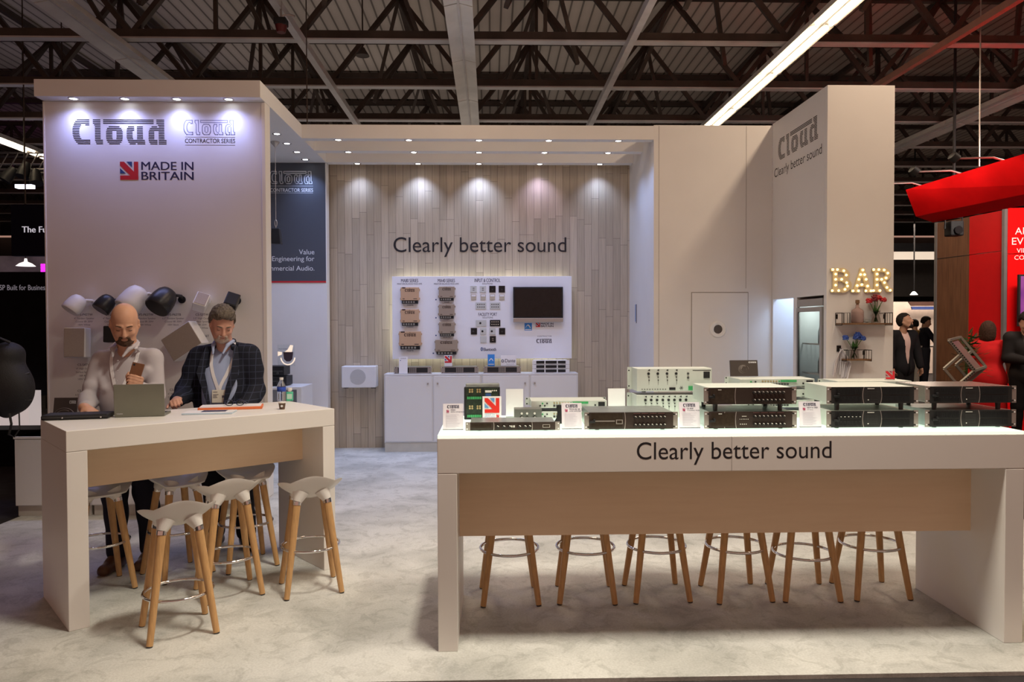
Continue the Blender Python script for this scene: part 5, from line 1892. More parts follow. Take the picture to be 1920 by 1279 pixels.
for zz in (.803, 1.123, 1.423):
    for yy in (7.22, 7.32, 7.43):
        b = thing('fridge_bottle', 'pale bottle standing behind the fridge glass, %s shelf, %s from the door hinge' % ({.803: 'lowest stocked', 1.123: 'middle', 1.423: 'upper'}[zz], ordn[[7.22, 7.32, 7.43].index(yy)]), 'bottle', (XP + .13, yy, zz), 0, 'bottles in the fridge')
        m = MB()
        m.lathe([(.034, 0), (.036, .01), (.036, .12), (.026, .16), (.014, .19), (.014, .22)], 16)
        m.build('body', bp, b, smooth=50)
        m = MB()
        m.lathe([(.0155, .215), (.0155, .235), (0, .236)], 12)
        m.build('cap', [CARD, SKYBLUE, DARK][kk % 3], b, smooth=50)
        kk += 1
# dark things inside the doorway
t = thing('wall_hook', 'small dark hook inside the lit doorway of the pillar', 'hook', (3.42, FY1 + .061, at(1486, 678, 7.85).z))
m = MB()
m.box(-.03, .03, 0, .012, -.015, .015)
m.tube([(0, .01, 0), (0, .05, 0), (0, .06, .02)], .008, 8)
m.build('hook', BLACK, t)

# ================================================================ neighbouring stands, right
REDP = mat('glossy_red_panel', (.62, .008, .010), .35, var=.03)
REDD = mat('red_fabric_banner', (.80, .004, .005), .8, var=.04, spec=.1)
# the red stand's angled wall
def wall_pt(px, z, pyt):                      # point under the wall's sloping top edge
    Y = 1400 * (3.33 - 1.62) / (609.5 - pyt) * .995
    p = at(px, 500, Y)
    return Vector((p.x, p.y, z))
W0, W1 = wall_pt(1757, 0, 419), wall_pt(1886, 0, 393.5)
dirw = (W1 - W0).normalized()
wl = (W1 - W0).length
frac = (wall_pt(1817, 0, 407) - W0).length / wl
ang = math.atan2(dirw.y, dirw.x)
t = thing('red_stand_wall', 'red and walnut wall of the neighbouring stand at the far right', 'stand wall', tuple(W0), ang, None, 'structure')
m = MB()
m.box(0, wl * frac - .01, 0, .12, 0, 3.33)
m.build('walnut_panel', WALNUT, t)
m = MB()
m.box(wl * frac - .008, wl - .05, 0, .12, 0, 2.715)
m.box(wl * frac - .008, wl - .05, 0, .12, 2.725, 3.33)
m.build('red_panel', REDP, t)
m = MB()
m.box(-.06, 0, -.01, .13, 0, 3.34)
m.box(wl - .05, wl, -.03, .12, 0, 3.34)
m.build('grey_post', mat('grey_post_metal', (.24, .22, .22), .45, .4), t)
m = MB()
m.box(.0, wl * frac - .01, -.004, 0, 2.715, 2.725)
m.build('panel_joint', BLACK, t)
t2 = thing('red_sign_wall', 'bright red sign panel with white capitals at the right edge', 'sign wall', tuple(W1 + Vector((.02, -.01, 0))), math.radians(-12), None, 'structure')
m = MB()
m.box(0, 1.6, 0, .12, 0, 2.66)
m.box(0, 1.6, 0, .12, 2.67, 3.35)
m.build('red_panel', REDD, t2)
m = MB()
x0 = .08
for s, z, h in (('AND', 2.955, .10), ('EVENT', 2.80, .105), ('VIDEO', 2.68, .065), ('COMMS', 2.575, .065)):
    write(m, s, T({'AND': .095, 'EVENT': .055, 'VIDEO': .12, 'COMMS': .09}[s], -.001, z) @ FRONT, h=h, align='l')
m.build('sign_lettering', mat('white_sign_letters', (.85, .80, .78), .5), t2)
PURP = bpy.data.materials.new('lit_purple_screen')
m_, nt, pb = nodes('lit_purple_screen')
tc = nt.nodes.new('ShaderNodeTexCoord')
n = nt.nodes.new('ShaderNodeTexNoise')
n.inputs['Scale'].default_value = 3
nt.links.new(tc.outputs['Object'], n.inputs[0])
nt.links.new(ramp(nt, n.outputs[0], [(.3, (.16, .01, .22)), (.7, (.55, .10, .42))]), pb.inputs['Emission Color'])
pb.inputs['Emission Strength'].default_value = .8
pb.inputs['Base Color'].default_value = (.02, .01, .02, 1)
q = at(1903, 515, 10.85)
s_ = thing('wall_screen', 'purple lit screen on the red sign panel at the right edge', 'screen', (q.x, 10.80, at(1903, 612, 10.85).z), math.radians(-12))
m = MB()
m.box(0, 1.2, -.05, 0, 0, .76)
m.build('bezel', BLACK, s_)
m = MB()
m.box(.025, 1.175, -.053, -.05, .025, .735)
m.build('picture', m_, s_)
# slanting red banner overhead with arm lamps
A0, B0 = at(1698, 356, 10.2), at(1717, 406, 10.45)
A1, B1 = at(1925, 287, 8.35), at(1925, 367, 8.65)
t = thing('overhead_banner', 'large slanting red banner hung over the neighbouring stand', 'banner', (0, 0, 0))
e = (A1 - A0) * .35
back = Vector((.25, .95, 0)) * .5
vs = [A0, A1 + e, B1 + e, B0]
vs = vs + [v + Vector((.62, .62, 0)) for v in vs]
m = MB()
m.add(vs, [(0, 1, 2, 3), (7, 6, 5, 4), (0, 4, 5, 1), (1, 5, 6, 2), (2, 6, 7, 3), (3, 7, 4, 0)])
m.build('fabric_box', REDD, t)
ed = (A1 - A0)
nrm = Vector((-ed.y, ed.x, 0)).normalized()
if nrm.y > 0: nrm = -nrm
for k, f in enumerate((.06, .42, .76)):
    b = A0 + ed * f
    l = thing('arm_lamp', 'black floodlight on an arm above the red banner, %s from the left' % ordn[k], 'floodlight', tuple(b + Vector((0, 0, .01))), 0, 'arm floodlights on the red banner')
    out = nrm * .16 + Vector((-.34, -.02, .04))
    m = MB()
    m.tube([Vector((0, 0, 0)) - nrm * .3, Vector((0, 0, .06)), out * .9], .012, 6)
    m.build('arm', STEEL, l)
    m = MB()
    d = (-out + Vector((0, 0, -.35))).normalized()
    M = axis_M(out, d)
    m.lathe([(.03, -.06), (.055, -.05), (.06, .03), (.05, .035)], 12, M=M)
    m.build('housing', BLACK, l, smooth=50)
    spot('banner_beam', b + out + Vector((0, 0, -.02)), 120, 130, -out + Vector((0, 0, -.42)), (1, .9, .8), .8, .04)
area('red_stand_lamp', (W1.x - .6, W1.y - 2.2, 3.9), 1.2, .4, 95, (1, .88, .78), (math.radians(35), 0, 0))
m = MB()
m.cyl(at(1836, 312, 9.4), at(1836, 310, 9.4) + Vector((0, 0, 3.2)), .009)
tag(m.build('suspension_wire', STEEL), 'thin wire holding the red banner from the roof', 'wire')
q = at(1788, 423, 10.9)
t = thing('stage_light', 'black stage light under the red banner before the walnut wall', 'stage light', tuple(q))
m = MB()
m.box(-.10, .10, -.10, .08, -.16, .06)
m.build('housing', BLACK, t, bevel=.02)
m = MB()
m.cyl((0, -.10, -.08), (0, -.13, -.08), .06, n=16)
m.build('lens', BLACKG, t, smooth=40)
m = MB()
m.tube([(-.13, 0, -.05), (-.13, 0, .12), (.13, 0, .12), (.13, 0, -.05)], .015, 6)
m.cyl((0, 0, .12), (0, 0, 6.98 - q.z), .02)
m.build('yoke', BLACK, t)
# tilted equipment rack on show
def rack_pose():
    A = at(1779, 638, 9.25)
    t = thing('equipment_rack', 'tilted open grey rack frame on show beside the woman in red', 'rack', tuple(A))
    RK = mat('grey_rack_steel', (.36, .34, .30), .42, .4, var=.04)
    O = Vector((0, 0, 0))
    ad, ab, eg = Vector((.335, 0, -.385)), Vector((.31, .25, .035)), Vector((-.205, .01, -.185))
    D, B, C = ad, ab, ad + ab
    E = ad * .46
    def bar(name, p, q, r=.016, holes=0):
        m = MB()
        m.cyl(p, q, r * 1.3, n=4)
        for k in range(holes):
            c = p.lerp(q, (k + .8) / (holes + .6))
            m.ell((c.x, c.y - r * 1.05, c.z), .0095, 8, mi=1)
        m.build(name, [RK, BLACK], t)
    bar('rack_rail', O, D, .018, 15)
    bar('rack_rail', B, C, .016)
    for p, q in ((O, B), (D, C)): bar('cross_bar', p, q)
    for off in (O, ab):
        bar('side_frame', E + off, E + eg + off)
        bar('side_frame', E + eg + off, D + eg * 1.0 + off)
        bar('side_frame', D + off, D + eg + off, .018, 8 if off is O else 0)
    m = MB()
    n = Vector((0, 0, -.02))
    p4 = [D + eg * .05, C + eg * .05, C + eg * .75, D + eg * .75]
    m.add(p4 + [v + n for v in p4], [(0, 1, 2, 3), (7, 6, 5, 4), (0, 4, 5, 1), (1, 5, 6, 2), (2, 6, 7, 3), (3, 7, 4, 0)])
    m.build('lower_plate', RK, t)
    m = MB()
    p4 = [O + ad * .06 + ab * .25 + eg * .06, O + ad * .06 + ab * .75 + eg * .06, D - ad * .06 + ab * .75 + eg * .06, D - ad * .06 + ab * .25 + eg * .06]
    m.add(p4 + [v + eg * .08 for v in p4], [(0, 1, 2, 3), (7, 6, 5, 4), (0, 4, 5, 1), (1, 5, 6, 2), (2, 6, 7, 3), (3, 7, 4, 0)])
    m.build('inner_sheet', mat('rose_steel_sheet', (.60, .40, .36), .3, .6), t)
    m = MB()
    g = D + eg + ab * .5
    m.cyl(g + Vector((0, 0, .02)), (g.x, g.y, -A.z), .05)
    m.cyl((g.x, g.y, -A.z + .02), (g.x, g.y, -A.z - .02), .3, n=20)
    m.build('stand_post', RK, t)
rack_pose()
q = at(1812, 640, 9.9)
t = thing('potted_plant', 'dark green bushy plant behind the tilted rack', 'plant', (q.x, 9.9, -.02))
m = MB()
m.lathe([(.14, 0), (.17, .5), (.15, .5)], 18)
m.build('pot', BLACK, t, smooth=40)
m = MB()
random.seed(4)
for k in range(150):
    a, e, r = random.uniform(0, 2 * PI), random.uniform(-.4, 1.4), random.uniform(.08, .26)
    d = Vector((math.cos(a) * math.cos(e), math.sin(a) * math.cos(e), math.sin(e)))
    m.prism([(-.012, 0), (.012, 0), (.014, .05), (0, .11), (-.014, .05)], 0, .001, axis_M(Vector((0, 0, 1.1)) + Vector((d.x * r, d.y * r, d.z * r * 1.6)), d) @ RX(PI / 2) @ RZ(a))
m.cyl((0, 0, .45), (0, 0, 1.2), .015)
m.build('foliage', mat('dark_leaf', (.03, .06, .012), .5, var=.3), t)

# far stands in the gap right of the pillar
FY = 24.0
t = thing('far_booth', 'pale far booth wall with dark and blue bands, right of the bar pillar', 'booth', (0, 0, 0), 0, None, 'structure')
a, b = at(1660, 566, FY), at(1800, 700, FY)
m = MB()
m.box(a.x, b.x + 2, FY, FY + .1, 0, a.z)
m.build('pale_wall', mat('far_cream_wall', (.78, .66, .58), .6), t)
m = MB()
a2, b2 = at(1692, 566.5, FY), at(1757, 574, FY)
m.prism([(a2.x, a2.z), (b2.x + 1, a2.z), (b2.x + 1, b2.z), (a2.x + .1, b2.z)], .3, .35, T(0, FY, 0) @ FRONT)
m.prism([(a2.x + .1, b2.z - .02), (b2.x + 1, b2.z - .02), (b2.x + 1, b2.z - .12), (a2.x + .13, b2.z - .12)], .3, .35, T(0, FY, 0) @ FRONT, mi=1)
m.build('fascia_band', [mat('far_brown_band', (.10, .05, .04), .6), mat('far_blue_band', (.06, .10, .32), .5)], t)
def hang(o, y, a, b):
    m = MB()
    for xx in (a.x + .3, b.x - .3): m.cyl((xx, y, a.z), (xx, y, 6.99), .012, n=6)
    m.build('hanger_wire', TRUSS, o)
a, b = at(1660, 488, 30), at(1775, 556, 30)
m = MB()
m.box(a.x, b.x, 30, 30.1, b.z, a.z)
o = m.build('far_screen_wall', mat('far_grey_board', (.075, .07, .068), .7))
hang(o, 30.05, a, b)
tag(o, 'dark grey board high in the far hall right of the pillar', 'board')
a, b = at(1655, 472, 27), at(1775, 486.5, 27)
m = MB()
m.box(a.x, b.x, 27, 27.1, b.z, a.z)
o = m.build('far_light_band', mat('lit_cream_band', (.9, .8, .7), .5, var=.3, scale=1.2, emit=(1, .80, .62), estr=.75))
hang(o, 27.05, a, b)
tag(o, 'glowing cream band high in the far hall right of the pillar', 'light band')
a, b = at(1655, 456, 29), at(1775, 471, 29)
m = MB()
m.box(a.x, b.x, 29, 29.1, b.z, a.z)
o = m.build('far_fascia', mat('far_grey_fascia', (.10, .11, .13), .6))
hang(o, 29.05, a, b)
tag(o, 'dim grey fascia above the glowing cream band', 'fascia')
t = thing('far_pendant', 'small white pendant lamp in the far hall right of the pillar', 'pendant lamp', tuple(at(1713.5, 553, 22)))
m = MB()
m.lathe([(.03, .10), (.06, .07), (.11, 0)], 16)
m.build('shade', mat('lit_far_shade', (.9, .9, .9), .4, emit=(1, .95, .88), estr=1.6), t, smooth=50)
m = MB()
m.cyl((0, 0, .1), (0, 0, 6.98 - at(1713.5, 553, 22).z), .02, n=8)
m.build('stem', BLACK, t)
q = atz(1735, 670, 0)
t = thing('far_table', 'white high table between the two distant people', 'table', (at(1737, 640, 19).x, 19, 0))
m = MB()
m.box(-.42, .42, -.3, .3, 1.02, 1.06)
m.build('table_top', WHITE, t)
for sx in (-.38, .38):
    m = MB()
    m.box(sx - .04, sx + .04, -.28, .28, 0, 1.02)
    m.build('leg', WHITE, t)

# ================================================================ neighbouring stands, left
BLKW = mat('black_stand_wall', (.006, .006, .008), .6, var=.2, spec=.05)
a, b = at(-60, 510, 9.6), at(120, 740, 9.6)
t = thing('black_stand_wall', 'black stand wall with faint lettering at the left edge', 'stand wall', (0, 0, 0), 0, None, 'structure')
m = MB()
m.box(a.x - 1, b.x, 9.6, 9.75, .75, a.z)
m.build('black_board', BLKW, t)
m = MB()
write(m, 'DSP Built for Business', T(at(89, 544, 9.6).x, 9.597, at(89, 544, 9.6).z) @ FRONT, w=span(-8, 89, 540, 9.6), h=.066, align='r', bold=.01)
m.build('wall_lettering', mat('brightened_dim_letters', (.30, .28, .32), .5, var=0, emit=(.9, .85, 1), estr=.16), t)  # faint glow added to the print in place of light on it
m = MB()
q = at(55, 742, 9.3)
m.box(at(-80, 742, 9.3).x, at(54, 742, 9.3).x, 9.3, 9.55, at(20, 806, 9.3).z, at(20, 735, 9.3).z)
tag(m.build('brightened_counter', mat('brightened_pale_counter', (.8, .76, .78), .4, emit=(1, .86, .84), estr=.42)), 'pale counter front with added glow beyond the backpack at the left edge', 'counter')  # brightness of a pale reflecting surface, put in as emission
m = MB()
m.box(at(-80, 800, 8.9).x, at(110, 800, 8.9).x, 8.9, 9.3, -.02, at(30, 806, 8.9).z)
tag(m.build('black_plinth', BLKW), 'black plinth of the stand at the left edge', 'plinth')
q0, q1 = at(20, 383, 12), at(140, 480, 12)
t = thing('hanging_sign', 'dark navy hanging sign with white words at the left edge', 'sign', (0, 0, 0))
m = MB()
m.box(q0.x, q1.x, 12, 12.12, q1.z, q0.z)
m.build('board', mat('dark_navy_board', (.008, .008, .022), .6, spec=.08, var=.05), t)
m = MB()
write(m, 'The Future', T(at(41.5, 436, 12).x, 11.998, at(41.5, 436, 12).z) @ FRONT, h=span(0, 11.5, 436, 12), align='l', bold=.025)
m.build('sign_lettering', mat('brightened_letters', (.8, .8, .85), .5, var=0, emit=(.9, .88, 1), estr=.5), t)  # glow added to the print so the white words stand out bright
m = MB()
for xx in (.2, .8): m.cyl((q0.x + xx, 12.05, q0.z), (q0.x + xx, 12.05, 6.9), .01)
m.build('hanger_wire', TRUSS, t)
a, b = at(-60, 480, 16), at(140, 512, 16)
m = MB()
m.box(a.x, b.x, 16, 16.1, b.z - 1, a.z)
tag(m.build('far_pale_wall', mat('far_lilac_wall', (.24, .22, .27), .6, var=.5, scale=2)), 'dim lilac far wall below the hanging sign at the left edge', 'wall')
t = thing('pendant_lamp', 'white saucer pendant lamp under the hanging sign at the left edge', 'pendant lamp', tuple(at(48.5, 499, 14)))
m = MB()
m.lathe([(.02, .14), (.03, .08), (.10, .05), (.16, 0), (.15, 0)], 20)
m.build('shade', mat('lit_white_shade', (.9, .9, .9), .4, emit=(1, .93, .9), estr=1.1), t, smooth=50)
m = MB()
m.cyl((0, 0, .14), (0, 0, 6.98 - at(48.5, 499, 14).z), .008)
m.build('cord', BLACK, t)
m = MB()
t = thing('pink_light', 'bright magenta light panel at the left edge beside the display wall', 'light panel', tuple(at(83, 502, 15)))
m = MB()
for i in range(3):
    for j in range(3): m.box(-.07 + i * .055, -.07 + i * .055 + .045, 0, .05, -.08 + j * .055, -.08 + j * .055 + .045)
m.build('lit_cell', mat('lit_magenta', (.9, 0, .8), .4, var=0, emit=(1, .02, .85), estr=2.2), t)
m = MB()
m.cyl((0, .03, -.08), (0, .03, -at(83, 502, 15).z), .03)
m.build('post', BLACK, t)
t = thing('strip_light', 'short white strip light above the hanging sign at the left edge', 'strip light', tuple(at(47, 350, 13)))
m = MB()
m.box(-.14, .14, -.05, .05, -.03, .03)
m.build('diffuser', mat('lit_white_strip', (.9, .9, .9), .4, var=0, emit=(.85, .88, 1), estr=2.5), t)
m = MB()
m.cyl((0, 0, .03), (0, 0, 6.98 - at(47, 350, 13).z), .01)
m.build('rod', BLACK, t)
t = thing('magenta_tube', 'thin magenta neon tube far off at the left edge', 'neon tube', (0, 0, 0))
m = MB()
m.cyl(at(8, 303.5, 20), at(84, 301.5, 20), .018, n=8)
m.build('tube', MATS['lit_magenta'], t)
t = thing('light_rig', 'dark lighting truss with lamps far off at the left edge', 'lighting truss', (0, 0, 0))
m = MB()
c0, c1 = at(-40, 318, 16), at(110, 318, 16)
for dz in (0, .35):
    for dy in (0, .35): m.cyl(c0 + Vector((0, dy, dz)), c1 + Vector((0, dy, dz)), .025, n=8)
for k in range(8):
    f, g = k / 8, (k + 1) / 8
    m.cyl(c0.lerp(c1, f), c0.lerp(c1, g) + Vector((0, 0, .35)), .014, n=6)
m.build('truss_tube', mat('dim_alloy', (.12, .11, .12), .4, .5), t)
for k, (px, py) in enumerate(((15, 330), (45, 322), (68, 335))):
    m = MB(axis_M(at(px, py, 15.6), (-.4 + .3 * k, -.3, -.8)))
    m.lathe([(.07, -.2), (.11, -.05), (.13, .12), (.12, .12)], 14)
    m.build('stage_lamp', BLACK, t, smooth=50)

# ================================================================ people
class Field:
    """smooth union of rounded shapes on a grid, turned into one continuous surface"""
    def __init__(s, lo, hi, h):
        s.lo, s.h = np.array(lo, float), h
        s.n = np.ceil((np.array(hi) - s.lo) / h).astype(int) + 1
        s.F = np.full(s.n, 9.0, dtype=np.float32)
        s.ax = [s.lo[i] + h * np.arange(s.n[i]) for i in range(3)]
    def _win(s, lo, hi):
        a = np.clip(np.floor((np.array(lo) - s.lo) / s.h).astype(int), 0, s.n)
        b = np.clip(np.ceil((np.array(hi) - s.lo) / s.h).astype(int) + 1, 0, s.n)
        if (b <= a).any(): return None, None
        sl = tuple(slice(a[i], b[i]) for i in range(3))
        g = np.meshgrid(*[s.ax[i][sl[i]] for i in range(3)], indexing='ij')
        return sl, np.stack(g, -1)
    def _put(s, sl, d, k, cut):
        A = s.F[sl]
        if cut:
            d = -d
            hh = np.clip(.5 - .5 * (A - d) / k, 0, 1)
            s.F[sl] = A * (1 - hh) + d * hh + k * hh * (1 - hh)
        else:
            hh = np.clip(.5 + .5 * (A - d) / k, 0, 1)
            s.F[sl] = A * (1 - hh) + d * hh - k * hh * (1 - hh)
    def cone(s, a, b, ra, rb, k=.02, cut=False):
        a, b = np.array(a, float), np.array(b, float)
        r = max(ra, rb) + 2 * k + 2 * s.h
        sl, P = s._win(np.minimum(a, b) - r, np.maximum(a, b) + r)
        if sl is None: return s
        ba = b - a
        t = np.clip(((P - a) @ ba) / max(1e-9, ba @ ba), 0, 1)
        d = np.linalg.norm(P - a - t[..., None] * ba, axis=-1) - (ra + (rb - ra) * t)
        s._put(sl, d, k, cut)
        return s
    def ell(s, c, r, k=.02, R=None, cut=False):
        c, r = np.array(c, float), np.array(r, float)
        m = r.max() + 2 * k + 2 * s.h
        sl, P = s._win(c - m, c + m)
        if sl is None: return s
        q = P - c
        if R is not None: q = q @ np.array(R)
        k0 = np.linalg.norm(q / r, axis=-1)
        k1 = np.linalg.norm(q / (r * r), axis=-1)
        s._put(sl, k0 * (k0 - 1) / np.maximum(k1, 1e-6), k, cut)
        return s
    def clip(s, fn):
        g = np.stack(np.meshgrid(*s.ax, indexing='ij'), -1)
        s.F = np.maximum(s.F, fn(g)).astype(np.float32)
        return s
    def mesh(s):
        F = s.F
        ins = F < 0
        nx, ny, nz = s.n
        cnt = np.zeros((nx - 1, ny - 1, nz - 1), int)
        for dx in (0, 1):
            for dy in (0, 1):
                for dz in (0, 1): cnt += ins[dx:nx - 1 + dx, dy:ny - 1 + dy, dz:nz - 1 + dz]
        cells = np.argwhere((cnt > 0) & (cnt < 8))
        idx = np.full(cnt.shape, -1)
        idx[tuple(cells.T)] = np.arange(len(cells))
        acc, num = np.zeros((len(cells), 3)), np.zeros(len(cells))
        corners = [(dx, dy, dz) for dx in (0, 1) for dy in (0, 1) for dz in (0, 1)]
        for i, a in enumerate(corners):
            for b in corners[i + 1:]:
                if sum(abs(a[t] - b[t]) for t in range(3)) != 1: continue
                fa = F[tuple((cells + a).T)]
                fb = F[tuple((cells + b).T)]
                m = (fa < 0) != (fb < 0)
                t = np.where(m, fa / np.where(m, fa - fb, 1), 0)
                p = np.array(a) + t[:, None] * (np.array(b) - np.array(a))
                acc[m] += p[m]
                num += m
        V = s.lo + s.h * (cells + acc / num[:, None])
        Q = []
        for ax in range(3):
            o = [0, 1, 2]; o.remove(ax)
            sl0 = [slice(None)] * 3; sl1 = [slice(None)] * 3
            sl0[ax], sl1[ax] = slice(0, -1), slice(1, None)
            a, b = ins[tuple(sl0)], ins[tuple(sl1)]
            e = np.argwhere(a != b)
            ok = (e[:, o[0]] > 0) & (e[:, o[1]] > 0) & (e[:, o[0]] < s.n[o[0]] - 1) & (e[:, o[1]] < s.n[o[1]] - 1)
            e = e[ok]
            def I(d0, d1):
                c = e.copy()
                c[:, o[0]] += d0
                c[:, o[1]] += d1
                return idx[tuple(c.T)]
            q = np.stack([I(-1, -1), I(0, -1), I(0, 0), I(-1, 0)], -1)
            fl = a[tuple(e.T)]
            if ax == 1: fl = ~fl
            q[~fl] = q[~fl][:, ::-1]
            Q.append(q)
        return V, np.concatenate(Q)
    def build(s, name, m, parent, relax=1):
        V, Q = s.mesh()
        if not len(V): return None
        for _ in range(relax):                      # one soft pass takes the grid steps out
            S, N = np.zeros_like(V), np.zeros(len(V))
            for a, b in ((0, 1), (1, 2), (2, 3), (3, 0)):
                for i, j in ((a, b), (b, a)):
                    np.add.at(S, Q[:, i], V[Q[:, j]])
                    np.add.at(N, Q[:, i], 1)
            V = V * .5 + .5 * S / N[:, None]
        me = bpy.data.meshes.new(name)
        me.from_pydata(V.tolist(), [], Q.tolist())
        me.materials.append(m)
        me.polygons.foreach_set('use_smooth', [True] * len(me.polygons))
        me.update()
        o = bpy.data.objects.new(name, me)
        COL.objects.link(o)
        o.parent = parent
        return o

SKIN = mat('fair_skin', (.60, .33, .22), .5, var=.07, scale=14, spec=.35)
SKIN2 = mat('ruddy_skin', (.56, .30, .22), .5, var=.08, scale=14, spec=.35)
SKIND = mat('olive_skin', (.36, .20, .13), .5, var=.07, scale=14, spec=.35)
def cloth(name, a, var=.05, scale=5, rough=.85, bump=.25): return mat(name, a, rough, var=var, scale=scale, bump=bump, bscale=9, spec=.2)
def check_mat(name, base, line, sx=30, sz=26):
    m, nt, p = nodes(name)
    tc = nt.nodes.new('ShaderNodeTexCoord')
    sep = nt.nodes.new('ShaderNodeSeparateXYZ')
    nt.links.new(tc.outputs['Object'], sep.inputs[0])
    outs = []
    for ax, sc in (('X', sx), ('Z', sz)):
        mu = nt.nodes.new('ShaderNodeMath'); mu.operation = 'MULTIPLY'; mu.inputs[1].default_value = sc
        nt.links.new(sep.outputs[ax], mu.inputs[0])
        fr = nt.nodes.new('ShaderNodeMath'); fr.operation = 'FRACT'
        nt.links.new(mu.outputs[0], fr.inputs[0])
        lt = nt.nodes.new('ShaderNodeMath'); lt.operation = 'LESS_THAN'; lt.inputs[1].default_value = .10
        nt.links.new(fr.outputs[0], lt.inputs[0])
        outs.append(lt.outputs[0])
    mx = nt.nodes.new('ShaderNodeMath'); mx.operation = 'MAXIMUM'
    nt.links.new(outs[0], mx.inputs[0]); nt.links.new(outs[1], mx.inputs[1])
    nt.links.new(ramp(nt, mx.outputs[0], [(0, base), (1, line)]), p.inputs['Base Color'])
    p.inputs['Roughness'].default_value = .85
    p.inputs['Specular IOR Level'].default_value = .2
    return m

def rot_head(pitch, yaw, roll):
    """columns: head right, head back, head up; pitch > 0 looks down, yaw > 0 turns to the viewer's right"""
    M = RZ(math.radians(yaw)) @ RX(math.radians(pitch)) @ RY(math.radians(roll))
    return np.array(M.to_3x3())

class Person:
    """local frame: faces -y, the viewer's right is +x, feet on z = 0"""
    def __init__(s, J, h, lo, hi, skin, name, label, loc, rz=0, group=None, scale=1.0, hand_h=None):
        s.J, s.h, s.lo, s.hi, s.skin = {k: np.array(v, float) if hasattr(v, '__len__') else v for k, v in J.items()}, h, lo, hi, skin
        s.t = thing(name, label, 'person', loc, rz, group)
        s.t.scale = (scale,) * 3
    def field(s): return Field(s.lo, s.hi, s.h)
    def head_prims(s, F, g=0.0, face=True):
        J = s.J
        R, c = s.R, J['head']
        k = J.get('hs', 1.0)
        def P(x, y, z): return c + R @ (np.array([x, y, z]) * k)
        F.ell(P(0, .012, .035), np.array([.076, .095, .088]) * k + g, .02, R)          # cranium
        F.ell(P(0, -.025, -.035), np.array([.062, .070, .085]) * k + g, .03, R)         # face
        F.ell(P(0, -.052, -.098), np.array([.034, .032, .026]) * k + g, .03, R)          # chin
        for sx in (-1, 1):
            F.cone(P(sx * .056, .0, -.045), P(sx * .030, -.050, -.094), .022 * k, .018 * k, .03)     # jaw
        if face:
            for sx in (-1, 1):
                F.ell(P(sx * .031, -.092, .006), np.array([.017, .012, .011]) * k, .012, R, cut=True)    # eye socket
                F.ell(P(sx * .031, -.077, .003), np.array([.0135, .0125, .0115]) * k, .004, R)           # closed lid
                F.cone(P(sx * .014, -.089, .024), P(sx * .046, -.078, .021), .0075 * k, .006 * k, .010)     # brow
                F.ell(P(sx * .040, -.066, -.030), np.array([.019, .020, .018]) * k, .022, R)             # cheek
                F.ell(P(sx * .080, .008, -.008), np.array([.009, .020, .031]) * k, .008, R @ np.array(RZ(sx * .45).to_3x3()))    # ear
                F.ell(P(sx * .085, -.001, -.005), np.array([.005, .010, .017]) * k, .005, R, cut=True)
                F.ell(P(sx * .0105, -.103, -.036), np.array([.0085, .010, .0075]) * k, .006, R)          # nostril wing
            F.cone(P(0, -.088, .012), P(0, -.112, -.030), .0075 * k, .0120 * k, .010)                       # nose
            F.ell(P(0, -.0905, -.0585), np.array([.023, .009, .0055]) * k, .006, R)                        # lips
            F.ell(P(0, -.089, -.070), np.array([.019, .009, .0065]) * k, .006, R)
            F.ell(P(0, -.1005, -.0640), np.array([.024, .006, .0018]) * k, .003, R, cut=True)
    def neck_prims(s, F):
        J = s.J
        F.cone(J['neck'] + [0, .015, -.04], J['head'] + s.R @ np.array([0, .03, -.045]), .062, .056, .03)
    def torso_prims(s, F, g=0.0, k=.03):
        J = s.J
        w, d = J.get('w', 1.0), J.get('d', 1.0)
        pel, ch, nk = J['pelvis'], J['chest'], J['neck']
        F.ell(pel + [0, .01, 0], [.155 * w + g, .108 * d + g, .125 + g], k)
        F.ell((pel * .55 + ch * .45), [.140 * w + g, .098 * d + g, .19 + g], k)
        F.ell(ch, [.155 * w + g, .104 * d + g, .18 + g], k)
        for a in 'LR':
            sh = J['sh' + a]
            F.cone(nk + [0, .02, -.035], sh + [0, 0, .0], .042 + g, .046 + g, .022)
            F.cone(ch + [(.085 if a == 'R' else -.085), 0, .04], sh + [0, 0, -.02], .075 + g, .044 + g, .03)
    def arm_prims(s, F, a, g=0.0, upto=1.0, k=.014, fat=1.0):
        J = s.J
        sh, el, wr = J['sh' + a], J['el' + a], J['wr' + a]
        F.cone(sh, el, .050 * fat + g, .041 * fat + g, k)
        F.cone(el, el + (wr - el) * upto, .041 * fat + g, (.041 - .014 * upto) * fat + g, k)
    def leg_prims(s, F, g=0.0, k=.03, fat=1.0, upto=1.0):
        J = s.J
        for a in 'LR':
            hp, kn, an = J['hip' + a], J['kn' + a], J['an' + a]
            F.cone(hp, kn, .088 * fat + g, .058 * fat + g, .04)
            F.cone(kn, kn + (an - kn) * upto, .056 * fat + g, (.056 - .018 * upto) * fat + g, k)
            F.ell(kn + (an - kn) * .3 + [0, .018, 0], [.050 * fat + g, .055 * fat + g, .11], k)
    def shoe_prims(s, F, g=0.0, which='LR'):
        J = s.J
        for a in which:
            an, toe = J['an' + a], J['toe' + a]
            heel = np.array([an[0], an[1], .035]) - (toe - an) * np.array([.22, .22, 0])
            tt = np.array([toe[0], toe[1], .030])
            F.cone(heel, tt, .038 + g, .034 + g, .03)
            F.cone((heel + tt) / 2 + [0, 0, .015], an + [0, 0, -.01], .040 + g, .044 + g, .03)
